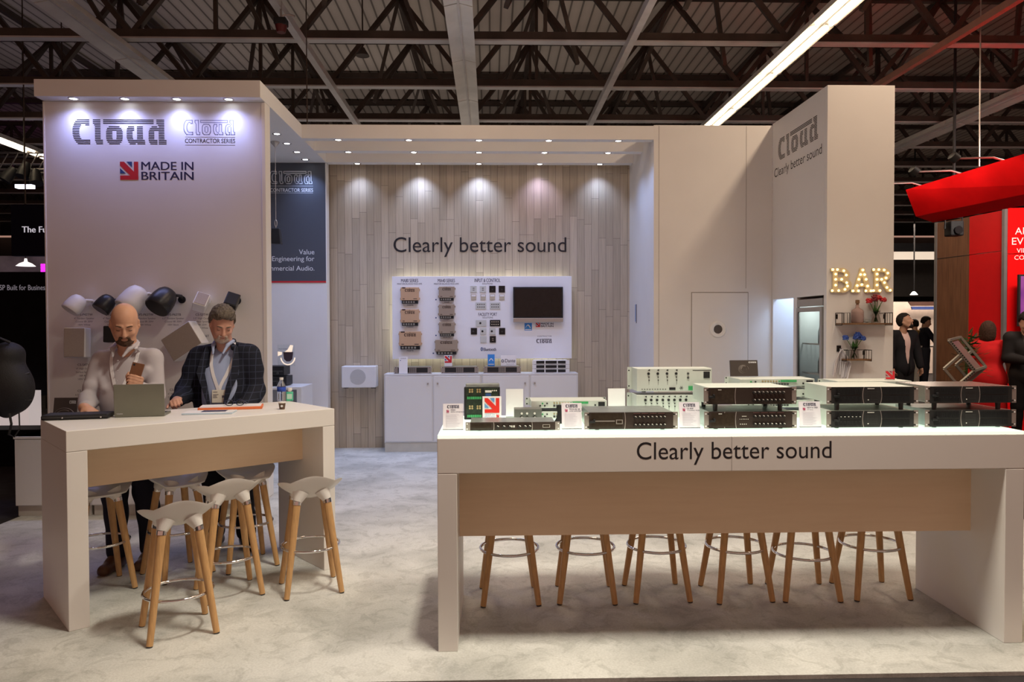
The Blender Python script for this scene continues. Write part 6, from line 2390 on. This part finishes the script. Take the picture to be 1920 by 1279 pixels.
    def hand_prims(s, F, a, fingers, palm_n, palm_d, thumb):
        """fingers: four chains of points from the knuckles; palm_d along the hand, palm_n out of its back; thumb: chain"""
        wr = s.J['wr' + a]
        d, n = np.array(palm_d) / np.linalg.norm(palm_d), np.array(palm_n) / np.linalg.norm(palm_n)
        side = np.cross(d, n)
        R = np.stack([side, d, n], 1)
        F.ell(wr + d * .052, [.041, .052, .017], .012, R)
        F.cone(wr - d * .02, wr + d * .03, .027, .026, .02)
        for ch in fingers + [thumb]:
            for i in range(len(ch) - 1):
                r0 = .0100 - .0009 * i
                F.cone(ch[i], ch[i + 1], r0 if ch is not thumb else r0 + .0016, r0 - .0009 if ch is not thumb else r0 + .0004, .005)
    @staticmethod
    def curl(base, d, n, lens, angs):
        """a finger chain bending from direction d towards -n"""
        d, n = np.array(d, float) / np.linalg.norm(d), np.array(n, float) / np.linalg.norm(n)
        pts, a = [np.array(base, float)], 0
        for L, da in zip(lens, angs):
            a += math.radians(da)
            pts.append(pts[-1] + (d * math.cos(a) - n * math.sin(a)) * L)
        return pts
    def std_hand(s, F, a, d, n, angs=(25, 35, 25), thumb_side=1, thumb_ang=45, spread=1.0):
        d, n = np.array(d, float) / np.linalg.norm(d), np.array(n, float)
        n = n - d * (n @ d)
        n /= np.linalg.norm(n)
        side = np.cross(d, n) * thumb_side
        wr = s.J['wr' + a]
        fs = []
        for i, (o, L) in enumerate(((.030, .88), (.0105, 1.0), (-.0095, .95), (-.029, .76))):
            b = wr + d * (.094 - .004 * abs(i - 1)) + side * o
            fs.append(s.curl(b, d + side * .05 * (1.2 - i) * spread, n, [.042 * L, .026 * L, .021 * L], [angs[0] + 3 * i, angs[1] + 3 * i, angs[2]]))
        tb = wr + d * .030 + side * .030 - n * .006
        td = d * math.cos(math.radians(thumb_ang)) + side * math.sin(math.radians(thumb_ang)) - n * .25
        td /= np.linalg.norm(td)
        th = [tb, tb + td * .036, tb + td * .036 + (td + d * .5 - n * .25) / np.linalg.norm(td + d * .5 - n * .25) * .030, tb + td * .036 + (td + d * .5 - n * .25) / np.linalg.norm(td + d * .5 - n * .25) * .030 + (td * .5 + d * .8 - n * .4) / np.linalg.norm(td * .5 + d * .8 - n * .4) * .024]
        s.hand_prims(F, a, fs, n, d, th)

def simple_body(p, F, hands=True, arms='LR'):
    p.head_prims(F)
    p.neck_prims(F)
    p.torso_prims(F)
    p.leg_prims(F)
    p.shoe_prims(F)
    for a in 'LR': p.arm_prims(F, a)

# ---- the bald man with the phone
J = dict(head=(.032, -.075, 1.642), neck=(-.005, .035, 1.47), chest=(-.015, .05, 1.27), pelvis=(0, .06, .95), shL=(-.178, .055, 1.398), shR=(.155, .045, 1.410),
         elL=(-.215, -.045, 1.135), wrL=(-.125, -.27, 1.112), elR=(.195, .0, 1.165), wrR=(.172, -.215, 1.238),
         hipL=(-.085, .06, .90), hipR=(.085, .07, .90), knL=(-.10, .03, .50), knR=(.075, .10, .50), anL=(-.11, .08, .085), anR=(.07, .17, .085), toeL=(-.115, -.09, .03), toeR=(.075, .0, .03), w=.98, hs=1.03)
A = Person(J, .0065, (-.42, -.46, -.02), (.38, .36, 1.86), SKIN, 'person', 'bald bearded man in a pale grey shirt looking down at his phone', (-2.405, 4.985, 0))
A.R = rot_head(30, 24, 0)
F = A.field()
simple_body(A, F)
# phone hand (viewer's right): the phone stands upright, its back towards the camera; fingers wrap across it from the right
ph = np.array([.188, -.268, 1.322])
PR = np.array((RZ(math.radians(14)) @ RX(math.radians(-14)) @ RY(math.radians(14))).to_3x3())      # phone axes: x across, y away from the camera, z up
def PP(x, y, z): return ph + PR @ np.array([x, y, z])
wr = A.J['wrR']
pc_ = PP(.018, .022, -.058)
F.ell(pc_, [.036, .017, .046], .012, PR)
F.cone(wr, pc_, .027, .026, .02)
fing = []
for i, zz in enumerate((-.018, -.037, -.056, -.074)):
    L = (.95, 1.0, .95, .8)[i]
    fing.append([PP(.046, .016, zz - .004), PP(.046, -.010, zz), PP(.012, -.0165, zz + .003), PP(.012 - .030 * L, -.0165, zz + .004), PP(.012 - .046 * L, -.012, zz + .003)])
for ch in fing:
    for i in range(len(ch) - 1): F.cone(ch[i], ch[i + 1], .0098 - .0006 * i, .0092 - .0006 * i, .005)
th = [PP(-.005, .028, -.070), PP(-.036, .020, -.045), PP(-.043, .006, -.020), PP(-.040, .002, .0)]
for i in range(3): F.cone(th[i], th[i + 1], .0125 - .001 * i, .0115 - .001 * i, .006)
A.std_hand(F, 'L', (.80, -.55, -.20), (.1, -.1, 1), (18, 22, 16), 1, 35)
F.build('body', SKIN, A.t)
F = A.field()
A.torso_prims(F, .014)
F.ell((-.01, -.02, 1.12), (.15, .085, .20), .04)
A.arm_prims(F, 'L', .013, .86, fat=1.05)
A.arm_prims(F, 'R', .013, .84, fat=1.05)
for q0, q1, r in (((-.205, -.10, 1.16), (-.17, -.17, 1.13), .048), ((-.10, -.07, 1.22), (-.17, .0, 1.32), .03), ((-.22, .0, 1.20), (-.20, -.05, 1.23), .050), ((.19, .0, 1.20), (.19, -.05, 1.19), .050), ((.05, -.075, 1.2), (.15, -.03, 1.33), .03), ((-.19, .01, 1.36), (-.20, -.01, 1.28), .050)):
    F.cone(q0, q1, r, r, .02)
F.cone((-.150, -.205, 1.118), (-.142, -.220, 1.117), .042, .041, .01)
F.ell((0, -.03, 1.52), (.058, .070, .10), .02, cut=True)
F.clip(lambda g: .86 - g[..., 2])
shirt = F.build('shirt', cloth('pale_grey_shirt', (.46, .43, .46), .05, 4), A.t)
F = A.field()
for sx in (-1, 1):
    F.cone((sx * .064, .02, 1.50), (sx * .052, -.062, 1.475), .017, .014, .01)
    F.cone((sx * .052, -.062, 1.475), (sx * .032, -.105, 1.425), .014, .008, .01)
    F.cone((sx * .064, .02, 1.50), (sx * .03, .085, 1.515), .017, .017, .01)
F.cone((-.03, .085, 1.515), (.03, .085, 1.515), .017, .017, .01)
F.build('collar', MATS['pale_grey_shirt'], shirt)
m = MB()
for z in (1.40, 1.335, 1.27, 1.205): m.cyl((-.004, -.092 - .02 * (1.40 - z) / .2, z), (-.004, -.102 - .02 * (1.40 - z) / .2, z), .0038, n=10)
m.build('button', MATS['pale_grey_shirt'], shirt)
F = A.field()
A.leg_prims(F, .016, fat=1.05, upto=.97)
F.ell(A.J['pelvis'] + [0, .01, 0], (.185, .135, .15), .04)
for a in 'LR': F.cone(A.J['an' + a] + [0, -.005, .03], A.J['an' + a] + [0, -.005, .14], .066, .064, .02)
F.clip(lambda g: np.maximum(.075 - g[..., 2], g[..., 2] - 1.0))
F.build('trousers', cloth('dark_navy_trousers', (.018, .018, .030), .15, 6), A.t)
for a in 'LR':
    F = A.field()
    A.shoe_prims(F, .008, a)
    F.clip(lambda g: np.maximum(.006 - g[..., 2], g[..., 2] - .105))
    F.build('shoe', mat('brown_leather_shoe', (.10, .045, .022), .35, var=.25, scale=12), A.t)
def beard(P_, col, name='beard', short=False):
    F = P_.field()
    R, c, k = P_.R, P_.J['head'], P_.J['hs']
    def P(x, y, z): return c + R @ (np.array([x, y, z]) * k)
    F.ell(P(0, -.062, -.098), np.array([.038, .036, .033]) * k, .02, R)
    F.cone(P(-.026, -.087, -.058), P(-.030, -.078, -.09), .008, .010, .012)
    F.cone(P(.026, -.087, -.058), P(.030, -.078, -.09), .008, .010, .012)
    F.cone(P(-.022, -.090, -.054), P(.022, -.090, -.054), .0085, .0085, .008)
    for sx in (-1, 1): F.cone(P(sx * .058, -.01, -.055), P(sx * .035, -.055, -.10), .013, .018, .02)
    F.ell(P(0, -.106, -.066), np.array([.021, .014, .0085]) * k, .004, R, cut=True)
    return F.build(name, col, P_.t)
def eye_line(P_, col=None):
    """lashes of the lowered lids and the eyebrows"""
    R, c, k = P_.R, P_.J['head'], P_.J['hs']
    def P(x, y, z): return Vector(c + R @ (np.array([x, y, z]) * k))
    for sx in (-1, 1):
        m = MB()
        m.tube([P(sx * (.031 + .013 * u), -.0885 + .006 * abs(u), -.006 + .002 * u * u) for u in (-1, -.5, 0, .5, 1)], .0016, 6)
        m.build('eyelash', BLACK, P_.t)
        m = MB()
        m.tube([P(sx * (.014 + .034 * u), -.0955 + .012 * u * u, .023 + .005 * math.sin(u * 2.4)) for u in (0, .25, .5, .75, 1)], [.003, .0042, .0042, .0036, .002], 6)
        m.build('eyebrow', col, P_.t, smooth=80)
    m = MB()
    m.tube([P(.019 * u, -.0998 + .006 * u * u, -.0635) for u in (-1, -.5, 0, .5, 1)], .0018, 6)
    m.build('mouth', mat('lip_line', (.20, .07, .05), .5), P_.t)
beard(A, mat('brown_beard', (.085, .045, .026), .8, var=.3, scale=90, bump=.5, bscale=200))
eye_line(A, MATS['brown_beard'])
F = A.field()
def hair_shadow(P_, F, inner, g):
    return F
from mathutils.bvhtree import BVHTree
def on_front_of(objs, pts, off):
    """lay points on the front of a garment (local frame)"""
    trees = [BVHTree.FromPolygons([v.co.copy() for v in o.data.vertices], [tuple(f.vertices) for f in o.data.polygons]) for o in objs]
    out = []
    for x, y, z in pts:
        best = None
        for tr in trees:
            h = tr.ray_cast(Vector((x, -1, z)), Vector((0, 1, 0)))[0]
            if h is not None and h.y < .05 and (best is None or h.y < best): best = h.y
        out.append((x, y if best is None else best - off, z))
    return out
def strand(m, objs, pts, r, off=.005):
    P = []
    for i in range(len(pts) - 1):
        for k in range(4): P.append(Vector(pts[i]).lerp(Vector(pts[i + 1]), k / 4))
    P.append(Vector(pts[-1]))
    q = on_front_of(objs, [p for p in P if p.z < 1.475], off)
    head = [tuple(p) for p in P if p.z >= 1.475]
    q = head + q
    vs, fs = [], []
    for i, p in enumerate(q):
        a, b = Vector(q[max(0, i - 1)]), Vector(q[min(len(q) - 1, i + 1)])
        t = (b - a).normalized()
        sd = t.cross(Vector((0, -1, 0))).normalized() * r
        nf = Vector((0, -.002, 0))
        for w in (-1, 1): vs += [tuple(Vector(p) + sd * w), tuple(Vector(p) + sd * w + nf)]
    for i in range(len(q) - 1):
        o = 4 * i
        fs += [(o + 1, o + 3, o + 7, o + 5), (o, o + 4, o + 6, o + 2), (o, o + 1, o + 5, o + 4), (o + 2, o + 6, o + 7, o + 3)]
    m.add(vs, fs)
m = MB()
RIB = mat('white_ribbon', (.78, .77, .80), .6, var=.02)
strand(m, [shirt], [(-.072, .03, 1.515), (-.088, -.045, 1.475), (-.078, -.085, 1.40), (-.055, -.112, 1.32), (-.022, -.128, 1.225), (-.002, -.132, 1.18)], .0105)
strand(m, [shirt], [(.072, .03, 1.515), (.088, -.045, 1.475), (.080, -.085, 1.40), (.058, -.112, 1.32), (.026, -.128, 1.225), (.004, -.132, 1.18)], .0105)
la = m.build('lanyard', RIB, A.t)
m = MB()
m.cyl((0, on_front_of([shirt], [(0, 0, 1.18)], .006)[0][1], 1.19), (0, on_front_of([shirt], [(0, 0, 1.14)], .008)[0][1], 1.14), .006)
m.build('clip', STEEL, la)
# phone held in the hand
t = thing('phone', 'brown cased phone held up in the bald man\'s hand', 'phone', tuple(Vector((-2.405, 4.985, 0)) + Vector(ph)))
M = Matrix(PR.tolist()).to_4x4()
m = MB(M)
m.box(-.036, .036, -.006, .004, -.074, .072)
m.build('case', mat('brown_leather_case', (.16, .065, .03), .45, var=.12, scale=20), t, bevel=.004, seg=3)
m = MB(M)
m.box(-.032, .032, .0042, .0048, -.068, .066)
m.build('screen', BLACKG, t)
m = MB(M)
m.cyl((-.022, -.0075, .056), (-.022, -.006, .056), .007, n=12)
m.build('camera', BLACK, t)

# ---- the grey haired man in the checked jacket
J = dict(head=(-.002, -.07, 1.640), neck=(-.02, .03, 1.48), chest=(-.05, .045, 1.26), pelvis=(-.03, .06, .95), shL=(-.205, .05, 1.398), shR=(.142, .06, 1.412),
         elL=(-.275, -.03, 1.145), wrL=(-.238, -.285, 1.112), elR=(.190, .05, 1.15), wrR=(.175, -.19, 1.035),
         hipL=(-.11, .06, .90), hipR=(.06, .06, .90), knL=(-.12, .05, .50), knR=(.09, .06, .50), anL=(-.13, .10, .085), anR=(.11, .06, .085), toeL=(-.17, -.05, .03), toeR=(.19, -.07, .03), w=1.03, d=1.1, hs=.985)
B_ = Person(J, .0065, (-.50, -.46, -.02), (.42, .38, 1.86), SKIN2, 'person', 'grey haired man in a dark checked jacket looking down at the table', (-1.915, 5.46, 0))
B_.R = rot_head(33, 27, 3)
F = B_.field()
simple_body(B_, F)
# loosely closed fist on the table
wr = B_.J['wrL']
fd, fn = np.array([.25, -.92, .12]), np.array([-.35, .05, .93])
B_.std_hand(F, 'L', fd, fn, (62, 78, 50), 1, 30)
B_.std_hand(F, 'R', (-.15, -.95, -.2), (.2, -.2, .9), (30, 40, 25), -1, 35)
F.build('body', SKIN2, B_.t)
SUIT = check_mat('navy_windowpane_wool', (.012, .014, .024), (.035, .042, .075), 24, 21)
F = B_.field()
B_.torso_prims(F, .030)
F.ell((-.05, .0, 1.10), (.19, .125, .24), .04)
B_.arm_prims(F, 'L', .021, .93, fat=1.10)
B_.arm_prims(F, 'R', .021, .93, fat=1.10)
for q0, q1, r in (((-.275, -.03, 1.15), (-.265, -.09, 1.14), .070), ((.19, .05, 1.15), (.19, .0, 1.12), .070), ((-.215, .05, 1.39), (-.25, .02, 1.30), .074), ((.145, .06, 1.40), (.175, .06, 1.30), .074), ((-.26, .02, 1.22), (-.28, -.04, 1.17), .072)):
    F.cone(q0, q1, r, r, .02)
F.ell((-.02, -.04, 1.545), (.064, .085, .085), .02, cut=True)
# open front: a wedge shows the shirt
def opening(g):
    x, y, z = g[..., 0] + .012, g[..., 1], g[..., 2]
    half = np.clip((z - .98) / .50, 0, 1) * .060 + .035
    return np.maximum(.84 - z, np.where(y < .02, np.minimum(half - np.abs(x), .03), -1))
F.clip(opening)
jacket = F.build('jacket', SUIT, B_.t)
for sx in (-1, 1):
    m = MB()
    pts = [(-.012 + sx * .098, -.050, 1.475), (-.012 + sx * .112, -.100, 1.38), (-.012 + sx * .120, -.140, 1.29), (-.012 + sx * .085, -.162, 1.19), (-.012 + sx * .058, -.170, 1.08), (-.012 + sx * .050, -.170, .98)]
    m.tube(pts, [.016, .026, .032, .024, .014, .010], 8, flat=.28)
    m.build('lapel', SUIT, jacket, smooth=80)
F = B_.field()
for q0, q1 in (((-.078, .03, 1.490), (-.092, -.045, 1.462)), ((.046, .03, 1.490), (.066, -.045, 1.462)), ((-.078, .03, 1.490), (-.05, .09, 1.51)), ((.046, .03, 1.490), (.02, .09, 1.51)), ((-.05, .09, 1.51), (.02, .09, 1.51))):
    F.cone(q0, q1, .019, .019, .01)
F.build('jacket_collar', SUIT, jacket)
F = B_.field()
B_.torso_prims(F, .016)
F.ell((-.05, -.02, 1.14), (.165, .115, .22), .05)
F.ell((-.02, -.04, 1.545), (.058, .078, .088), .02, cut=True)
F.clip(lambda g: np.maximum(.90 - g[..., 2], np.abs(g[..., 0] + .015) - .125))
BSH = cloth('pale_blue_shirt', (.33, .39, .58), .05, 4)
shirt = F.build('shirt', BSH, B_.t)
F = B_.field()
for sx in (-1, 1):
    F.cone((-.02 + sx * .062, .02, 1.51), (-.02 + sx * .052, -.06, 1.485), .015, .013, .01)
    F.cone((-.02 + sx * .052, -.06, 1.485), (-.02 + sx * .034, -.112, 1.425), .013, .008, .01)
F.build('collar', BSH, shirt)
F = B_.field()
F.cone((-.240, -.268, 1.113), (-.236, -.288, 1.112), .040, .038, .01)
F.build('cuff', BSH, shirt)
F = B_.field()
B_.leg_prims(F, .018, fat=1.08, upto=.97)
F.ell(B_.J['pelvis'] + [0, .01, 0], (.195, .14, .15), .04)
for a in 'LR': F.cone(B_.J['an' + a] + [0, -.005, .03], B_.J['an' + a] + [0, -.005, .14], .068, .066, .02)
F.clip(lambda g: np.maximum(.07 - g[..., 2], g[..., 2] - 1.0))
F.build('trousers', cloth('black_trousers', (.014, .014, .018), .15, 6), B_.t)
for a in 'LR':
    F = B_.field()
    B_.shoe_prims(F, .008, a)
    F.clip(lambda g: np.maximum(.006 - g[..., 2], g[..., 2] - .10))
    F.build('shoe', mat('black_leather_shoe', (.014, .012, .012), .3, var=.2, scale=12), B_.t)
def hair(P_, m_, g=.012, line=.038, back=-.05, name='hair', extra=None):
    F = P_.field()
    R, c, k = P_.R, P_.J['head'], P_.J['hs']
    def P(x, y, z): return c + R @ (np.array([x, y, z]) * k)
    F.ell(P(0, .016, .040), (np.array([.077, .096, .089]) + g) * k, .02, R)
    F.ell(P(0, .030, .0), (np.array([.074, .080, .080]) + g) * k, .03, R)
    if extra: extra(F, P, R, k)
    def cutf(gd):
        q = (gd - c) @ R / k
        x, y, z = q[..., 0], q[..., 1], q[..., 2]
        lim = np.where(y < -.030, line + .034 + .012 * np.cos(x * 45), np.where(y < .0, line - .03 + (-(y)) * 2.0, np.where(y < .02, -.012, back)))
        return (lim - z) * .8
    F.clip(cutf)
    o = F.build(name, m_, P_.t)
    ns = np.empty(len(o.data.vertices) * 3)
    o.data.vertices.foreach_get('normal', ns)
    co = np.empty(len(o.data.vertices) * 3)
    o.data.vertices.foreach_get('co', co)
    ns, co = ns.reshape(-1, 3), co.reshape(-1, 3)
    q = (co - c) @ R
    w = np.sin(q[:, 0] * 260 + 3 * np.sin(q[:, 1] * 60)) * .5 + np.sin(q[:, 0] * 150 - q[:, 1] * 90 + 5 * np.sin(q[:, 2] * 40)) * .5
    o.data.vertices.foreach_set('co', (co + ns * (w * .0032)[:, None]).ravel())
    o.data.update()
    return o
HG = mat('grey_brown_hair', (.115, .092, .072), .75, var=.45, scale=70, bump=.6, bscale=160)
def quiff(F, P, R, k):
    F.ell(P(.0, -.050, .105), np.array([.058, .040, .028]) * k, .02, R)
    F.ell(P(.025, -.02, .118), np.array([.045, .05, .022]) * k, .02, R)
hair(B_, HG, .012, extra=quiff)
beard(B_, mat('pale_grey_beard', (.46, .36, .30), .8, var=.2, scale=90, bump=.4, bscale=200))
eye_line(B_, HG)
m = MB()
strand(m, [shirt, jacket], [(-.085, .0, 1.50), (-.092, -.085, 1.43), (-.078, -.125, 1.35), (-.050, -.148, 1.27), (-.022, -.162, 1.20), (-.010, -.166, 1.165)], .0115)
strand(m, [shirt, jacket], [(.058, .0, 1.50), (.068, -.085, 1.43), (.055, -.125, 1.35), (.033, -.148, 1.27), (.004, -.162, 1.20), (-.006, -.166, 1.165)], .0115)
la = m.build('lanyard', RIB, B_.t)
byy = on_front_of([shirt, jacket], [(-.006, 0, 1.125)], .012)[0][1]
m = MB(T(-.006, byy, 1.125) @ RX(math.radians(-3)))
m.box(-.048, .048, 0, .003, -.045, .045)
bd = m.build('badge', mat('cream_badge', (.80, .78, .68), .4, var=.02), la)
m = MB(T(-.006, byy - .0012, 1.125) @ RX(math.radians(-3)))
for z, w in ((.03, .03), (.012, .038), (.002, .026), (-.008, .03)): m.box(-.04, -.04 + w, -.0006, 0, z - .002, z + .002)
m.box(.022, .038, -.0006, 0, -.010, .006)
m.build('badge_print', INKG, bd)

# ---- people further off
def far_person(label, loc, rz, J, skin, top, bottom, shoe, hairm=None, h=.012, long_hair=False, dress=False, group=None, coat=None, beardm=None, scale=1.0, hands=None):
    base = dict(head=(0, -.02, 1.62), neck=(0, .02, 1.46), chest=(0, .02, 1.26), pelvis=(0, .02, .95), shL=(-.18, .02, 1.42), shR=(.18, .02, 1.42), elL=(-.23, .02, 1.15), wrL=(-.24, -.04, .91),
                elR=(.23, .02, 1.15), wrR=(.24, -.04, .91), hipL=(-.09, .02, .90), hipR=(.09, .02, .90), knL=(-.10, .01, .50), knR=(.10, .01, .50), anL=(-.10, .03, .085), anR=(.10, .03, .085),
                toeL=(-.12, -.13, .03), toeR=(.12, -.13, .03), hs=1.05, hr=(5, 0, 0))
    base.update(J)
    p = Person(base, h, (-.46, -.52, -.02), (.46, .36, 1.88), skin, 'person', label, loc, rz, group, scale)
    p.R = rot_head(*base['hr'])
    F = p.field()
    simple_body(p, F)
    for a in 'LR':
        d = (p.J['wr' + a] - p.J['el' + a])
        d = d / np.linalg.norm(d)
        sgn = -1 if a == 'L' else 1
        nn = np.array([sgn * 1.0, 0, 0]) if abs(d[2]) > .7 else np.array([0, 0, 1.0])
        p.std_hand(F, a, d, nn, (20, 30, 20), (1 if a == 'L' else -1) * 1, 30)
    F.build('body', skin, p.t)
    F = p.field()
    p.torso_prims(F, .022 if not coat else .016)
    fat = 1.08
    up = .42 if dress else .9
    for a in 'LR':
        if dress:
            sh, el = p.J['sh' + a], p.J['el' + a]
            F.cone(sh, sh + (el - sh) * .62, .078, .076, .03)
        else: p.arm_prims(F, a, .018, .9, fat=fat)
    F.ell(p.J['neck'] + [0, -.035, .06], (.060, .075, .075), .015, cut=True)
    F.clip(lambda g: .90 - g[..., 2])
    if dress:
        F2 = p.field()
        F = F2
        p.torso_prims(F, .026)
        for a in 'LR':
            sh, el = p.J['sh' + a], p.J['el' + a]
            F.cone(sh, sh + (el - sh) * .62, .078, .080, .03)
        F.ell(p.J['pelvis'] + [0, .03, -.02], (.215, .165, .20), .06)
        F.cone(p.J['pelvis'] + [-.07, .02, -.10], p.J['pelvis'] + [-.10, .02, -.80], .135, .15, .08)
        F.cone(p.J['pelvis'] + [.07, .02, -.10], p.J['pelvis'] + [.10, .02, -.80], .135, .15, .08)
        F.ell(p.J['neck'] + [0, -.035, .06], (.060, .075, .075), .015, cut=True)
        F.clip(lambda g: .12 - g[..., 2])
    F.build('dress' if dress else 'shirt', top, p.t)
    if coat:
        F = p.field()
        p.torso_prims(F, .036)
        F.ell(p.J['pelvis'] + [0, 0, .0], (.20, .15, .20), .05)
        for a in 'LR': p.arm_prims(F, a, .028, .93, fat=1.1)
        F.ell(p.J['neck'] + [0, -.04, .07], (.066, .085, .085), .015, cut=True)
        def op(g):
            half = np.clip((g[..., 2] - .95) / .5, 0, 1) * .05 + .02
            return np.maximum(.80 - g[..., 2], np.where(g[..., 1] < 0, np.minimum(half - np.abs(g[..., 0] - p.J['chest'][0]), .03), -1))
        F.clip(op)
        F.build('jacket', coat, p.t)
    if not dress:
        F = p.field()
        p.leg_prims(F, .016, fat=1.06, upto=.97)
        F.ell(p.J['pelvis'] + [0, .01, 0], (.185, .135, .15), .04)
        F.clip(lambda g: np.maximum(.07 - g[..., 2], g[..., 2] - 1.0))
        F.build('trousers', bottom, p.t)
    for a in 'LR':
        F = p.field()
        p.shoe_prims(F, .008, a)
        F.clip(lambda g: np.maximum(.006 - g[..., 2], g[..., 2] - .10))
        F.build('shoe', shoe, p.t)
    if hairm:
        def ex(F, P, R, k):
            if long_hair:
                F.ell(P(0, .045, -.05), np.array([.098, .080, .14]) * k, .03, R)
                for sx in (-1, 1): F.ell(P(sx * .07, .015, -.05), np.array([.030, .050, .095]) * k, .03, R)
        hair(p, hairm, .014, back=-.17 if long_hair else -.05, extra=ex)
    if beardm: beard(p, beardm)
    return p
DKH, BRH = mat('black_hair', (.014, .010, .009), .75, var=.3, scale=60, spec=.2), mat('dark_brown_hair', (.045, .022, .014), .8, var=.3, scale=60, spec=.2)
BSUIT, BTR = cloth('black_suit_wool', (.010, .010, .012), .15), cloth('black_suit_trousers', (.010, .010, .011), .15)
BSHOE = mat('black_shoe', (.010, .010, .010), .3)
WSH = cloth('pale_pink_shirt', (.55, .40, .36))
q = at(1694, 640, 12.0)
far_person('bearded man in a dark suit looking up, right of the bar pillar', (q.x, 12.0, -.02), math.radians(12), dict(head=(.02, -.015, 1.68), neck=(0, .02, 1.50), chest=(0, .02, 1.30), shL=(-.19, .02, 1.46), shR=(.19, .02, 1.46), elR=(.26, .0, 1.18), wrR=(.28, -.06, .94),
           elL=(-.26, 0, 1.18), wrL=(-.26, -.06, .94), hr=(-18, 22, 0)), SKIND, WSH, BTR, BSHOE, DKH, .011, coat=BSUIT, beardm=DKH)
q = at(1853, 660, 10.3)
far_person('woman in a red dress seen from behind with brown hair', (q.x, 10.3, -.02), math.radians(160), dict(head=(0, -.01, 1.54), neck=(0, .02, 1.38), chest=(0, .02, 1.19), pelvis=(0, .02, .90), shL=(-.155, .02, 1.33), shR=(.155, .02, 1.33), elL=(-.245, .03, 1.08), wrL=(-.275, -.02, .84),
           elR=(.24, -.02, 1.08), wrR=(.16, -.22, 1.02), w=1.04, d=1.1, hs=1.0, hr=(4, -28, 0)), SKIN, cloth('red_dress_fabric', (.52, .012, .014), .06), BTR, BSHOE, BRH, .011, long_hair=True, dress=True)
q = at(1925, 660, 10.0)
far_person('man in a dark jacket looking down at his hands at the right edge', (q.x, 10.0, -.02), math.radians(-18), dict(head=(-.02, -.06, 1.66), neck=(0, .02, 1.49), chest=(0, .02, 1.28), shL=(-.19, .02, 1.45), shR=(.19, .02, 1.45), elL=(-.225, .0, 1.17), wrL=(-.08, -.25, 1.14), w=.92,
           elR=(.225, .0, 1.17), wrR=(.08, -.27, 1.16), hr=(30, -8, 0)), SKIN2, cloth('dark_grey_tee', (.05, .045, .045)), BTR, BSHOE, DKH, .011, coat=cloth('charcoal_jacket', (.016, .014, .014), .15))
FLG = 'distant people beside the white table'
q = at(1715, 640, 19)
far_person('distant person in an ochre top seen from behind', (q.x, 19.0, -.02), math.radians(175), dict(hr=(0, -10, 0)), SKIN, cloth('ochre_top', (.30, .17, .05)), BTR, BSHOE, DKH, .016, group=FLG, scale=1.0)
q = at(1740, 640, 18.6)
far_person('distant man in a dark jacket reaching over the white table', (q.x + .05, 18.8, -.02), math.radians(75), dict(wrL=(-.12, -.42, 1.12), elL=(-.24, -.16, 1.15), hr=(15, -20, 0)), SKIND, cloth('dark_navy_jumper', (.012, .012, .02)), cloth('slate_trousers', (.03, .035, .05)), mat('white_trainer', (.6, .6, .6), .5), DKH, .016, group=FLG, scale=1.04)
# person with a backpack at the left edge
q = atz(-62, 1002, 0)
far_person('person in a blue shirt mostly out of frame at the left edge', (q.x, q.y, -.02), math.radians(-100), dict(elR=(.30, .1, 1.14), wrR=(.24, -.06, .95)), SKIN, cloth('denim_blue_shirt', (.22, .27, .42)), cloth('dark_jeans', (.012, .016, .03), .2), BSHOE, BRH, .014)
bp_ = at(18, 712, q.y)
t = thing('backpack', 'black backpack with hanging strap worn at the left edge', 'backpack', (bp_.x - .02, q.y + .0, bp_.z - .27), 0)
NYL = MATS['black_nylon']
F = Field((-.3, -.3, -.2), (.35, .3, .75), .011)
F.ell((0, 0, .26), (.13, .17, .29), .03)
F.ell((.07, 0, .20), (.12, .14, .19), .04)
F.ell((.02, 0, .47), (.10, .13, .09), .04)
F.build('bag', NYL, t)
m = MB()
m.tube([(.145, -.06, .31), (.168, 0, .322), (.145, .06, .31)], .005, 6)
m.tube([(.15, -.08, .14), (.165, -.05, .115), (.176, 0, .11), (.165, .05, .115)], .004, 6)
m.build('zip', DARK, t)
m = MB()
m.tube([(.09, -.12, .02), (.11, -.13, -.06), (.09, -.13, -.14), (.13, -.13, -.16), (.165, -.12, -.10), (.15, -.1, .02)], .009, 6, flat=.4)
m.build('strap', NYL, t)
m = MB()
m.tube([(-.06, -.09, .52), (.0, -.09, .60), (.06, -.05, .56)], .012, 6)
m.build('top_handle', NYL, t)
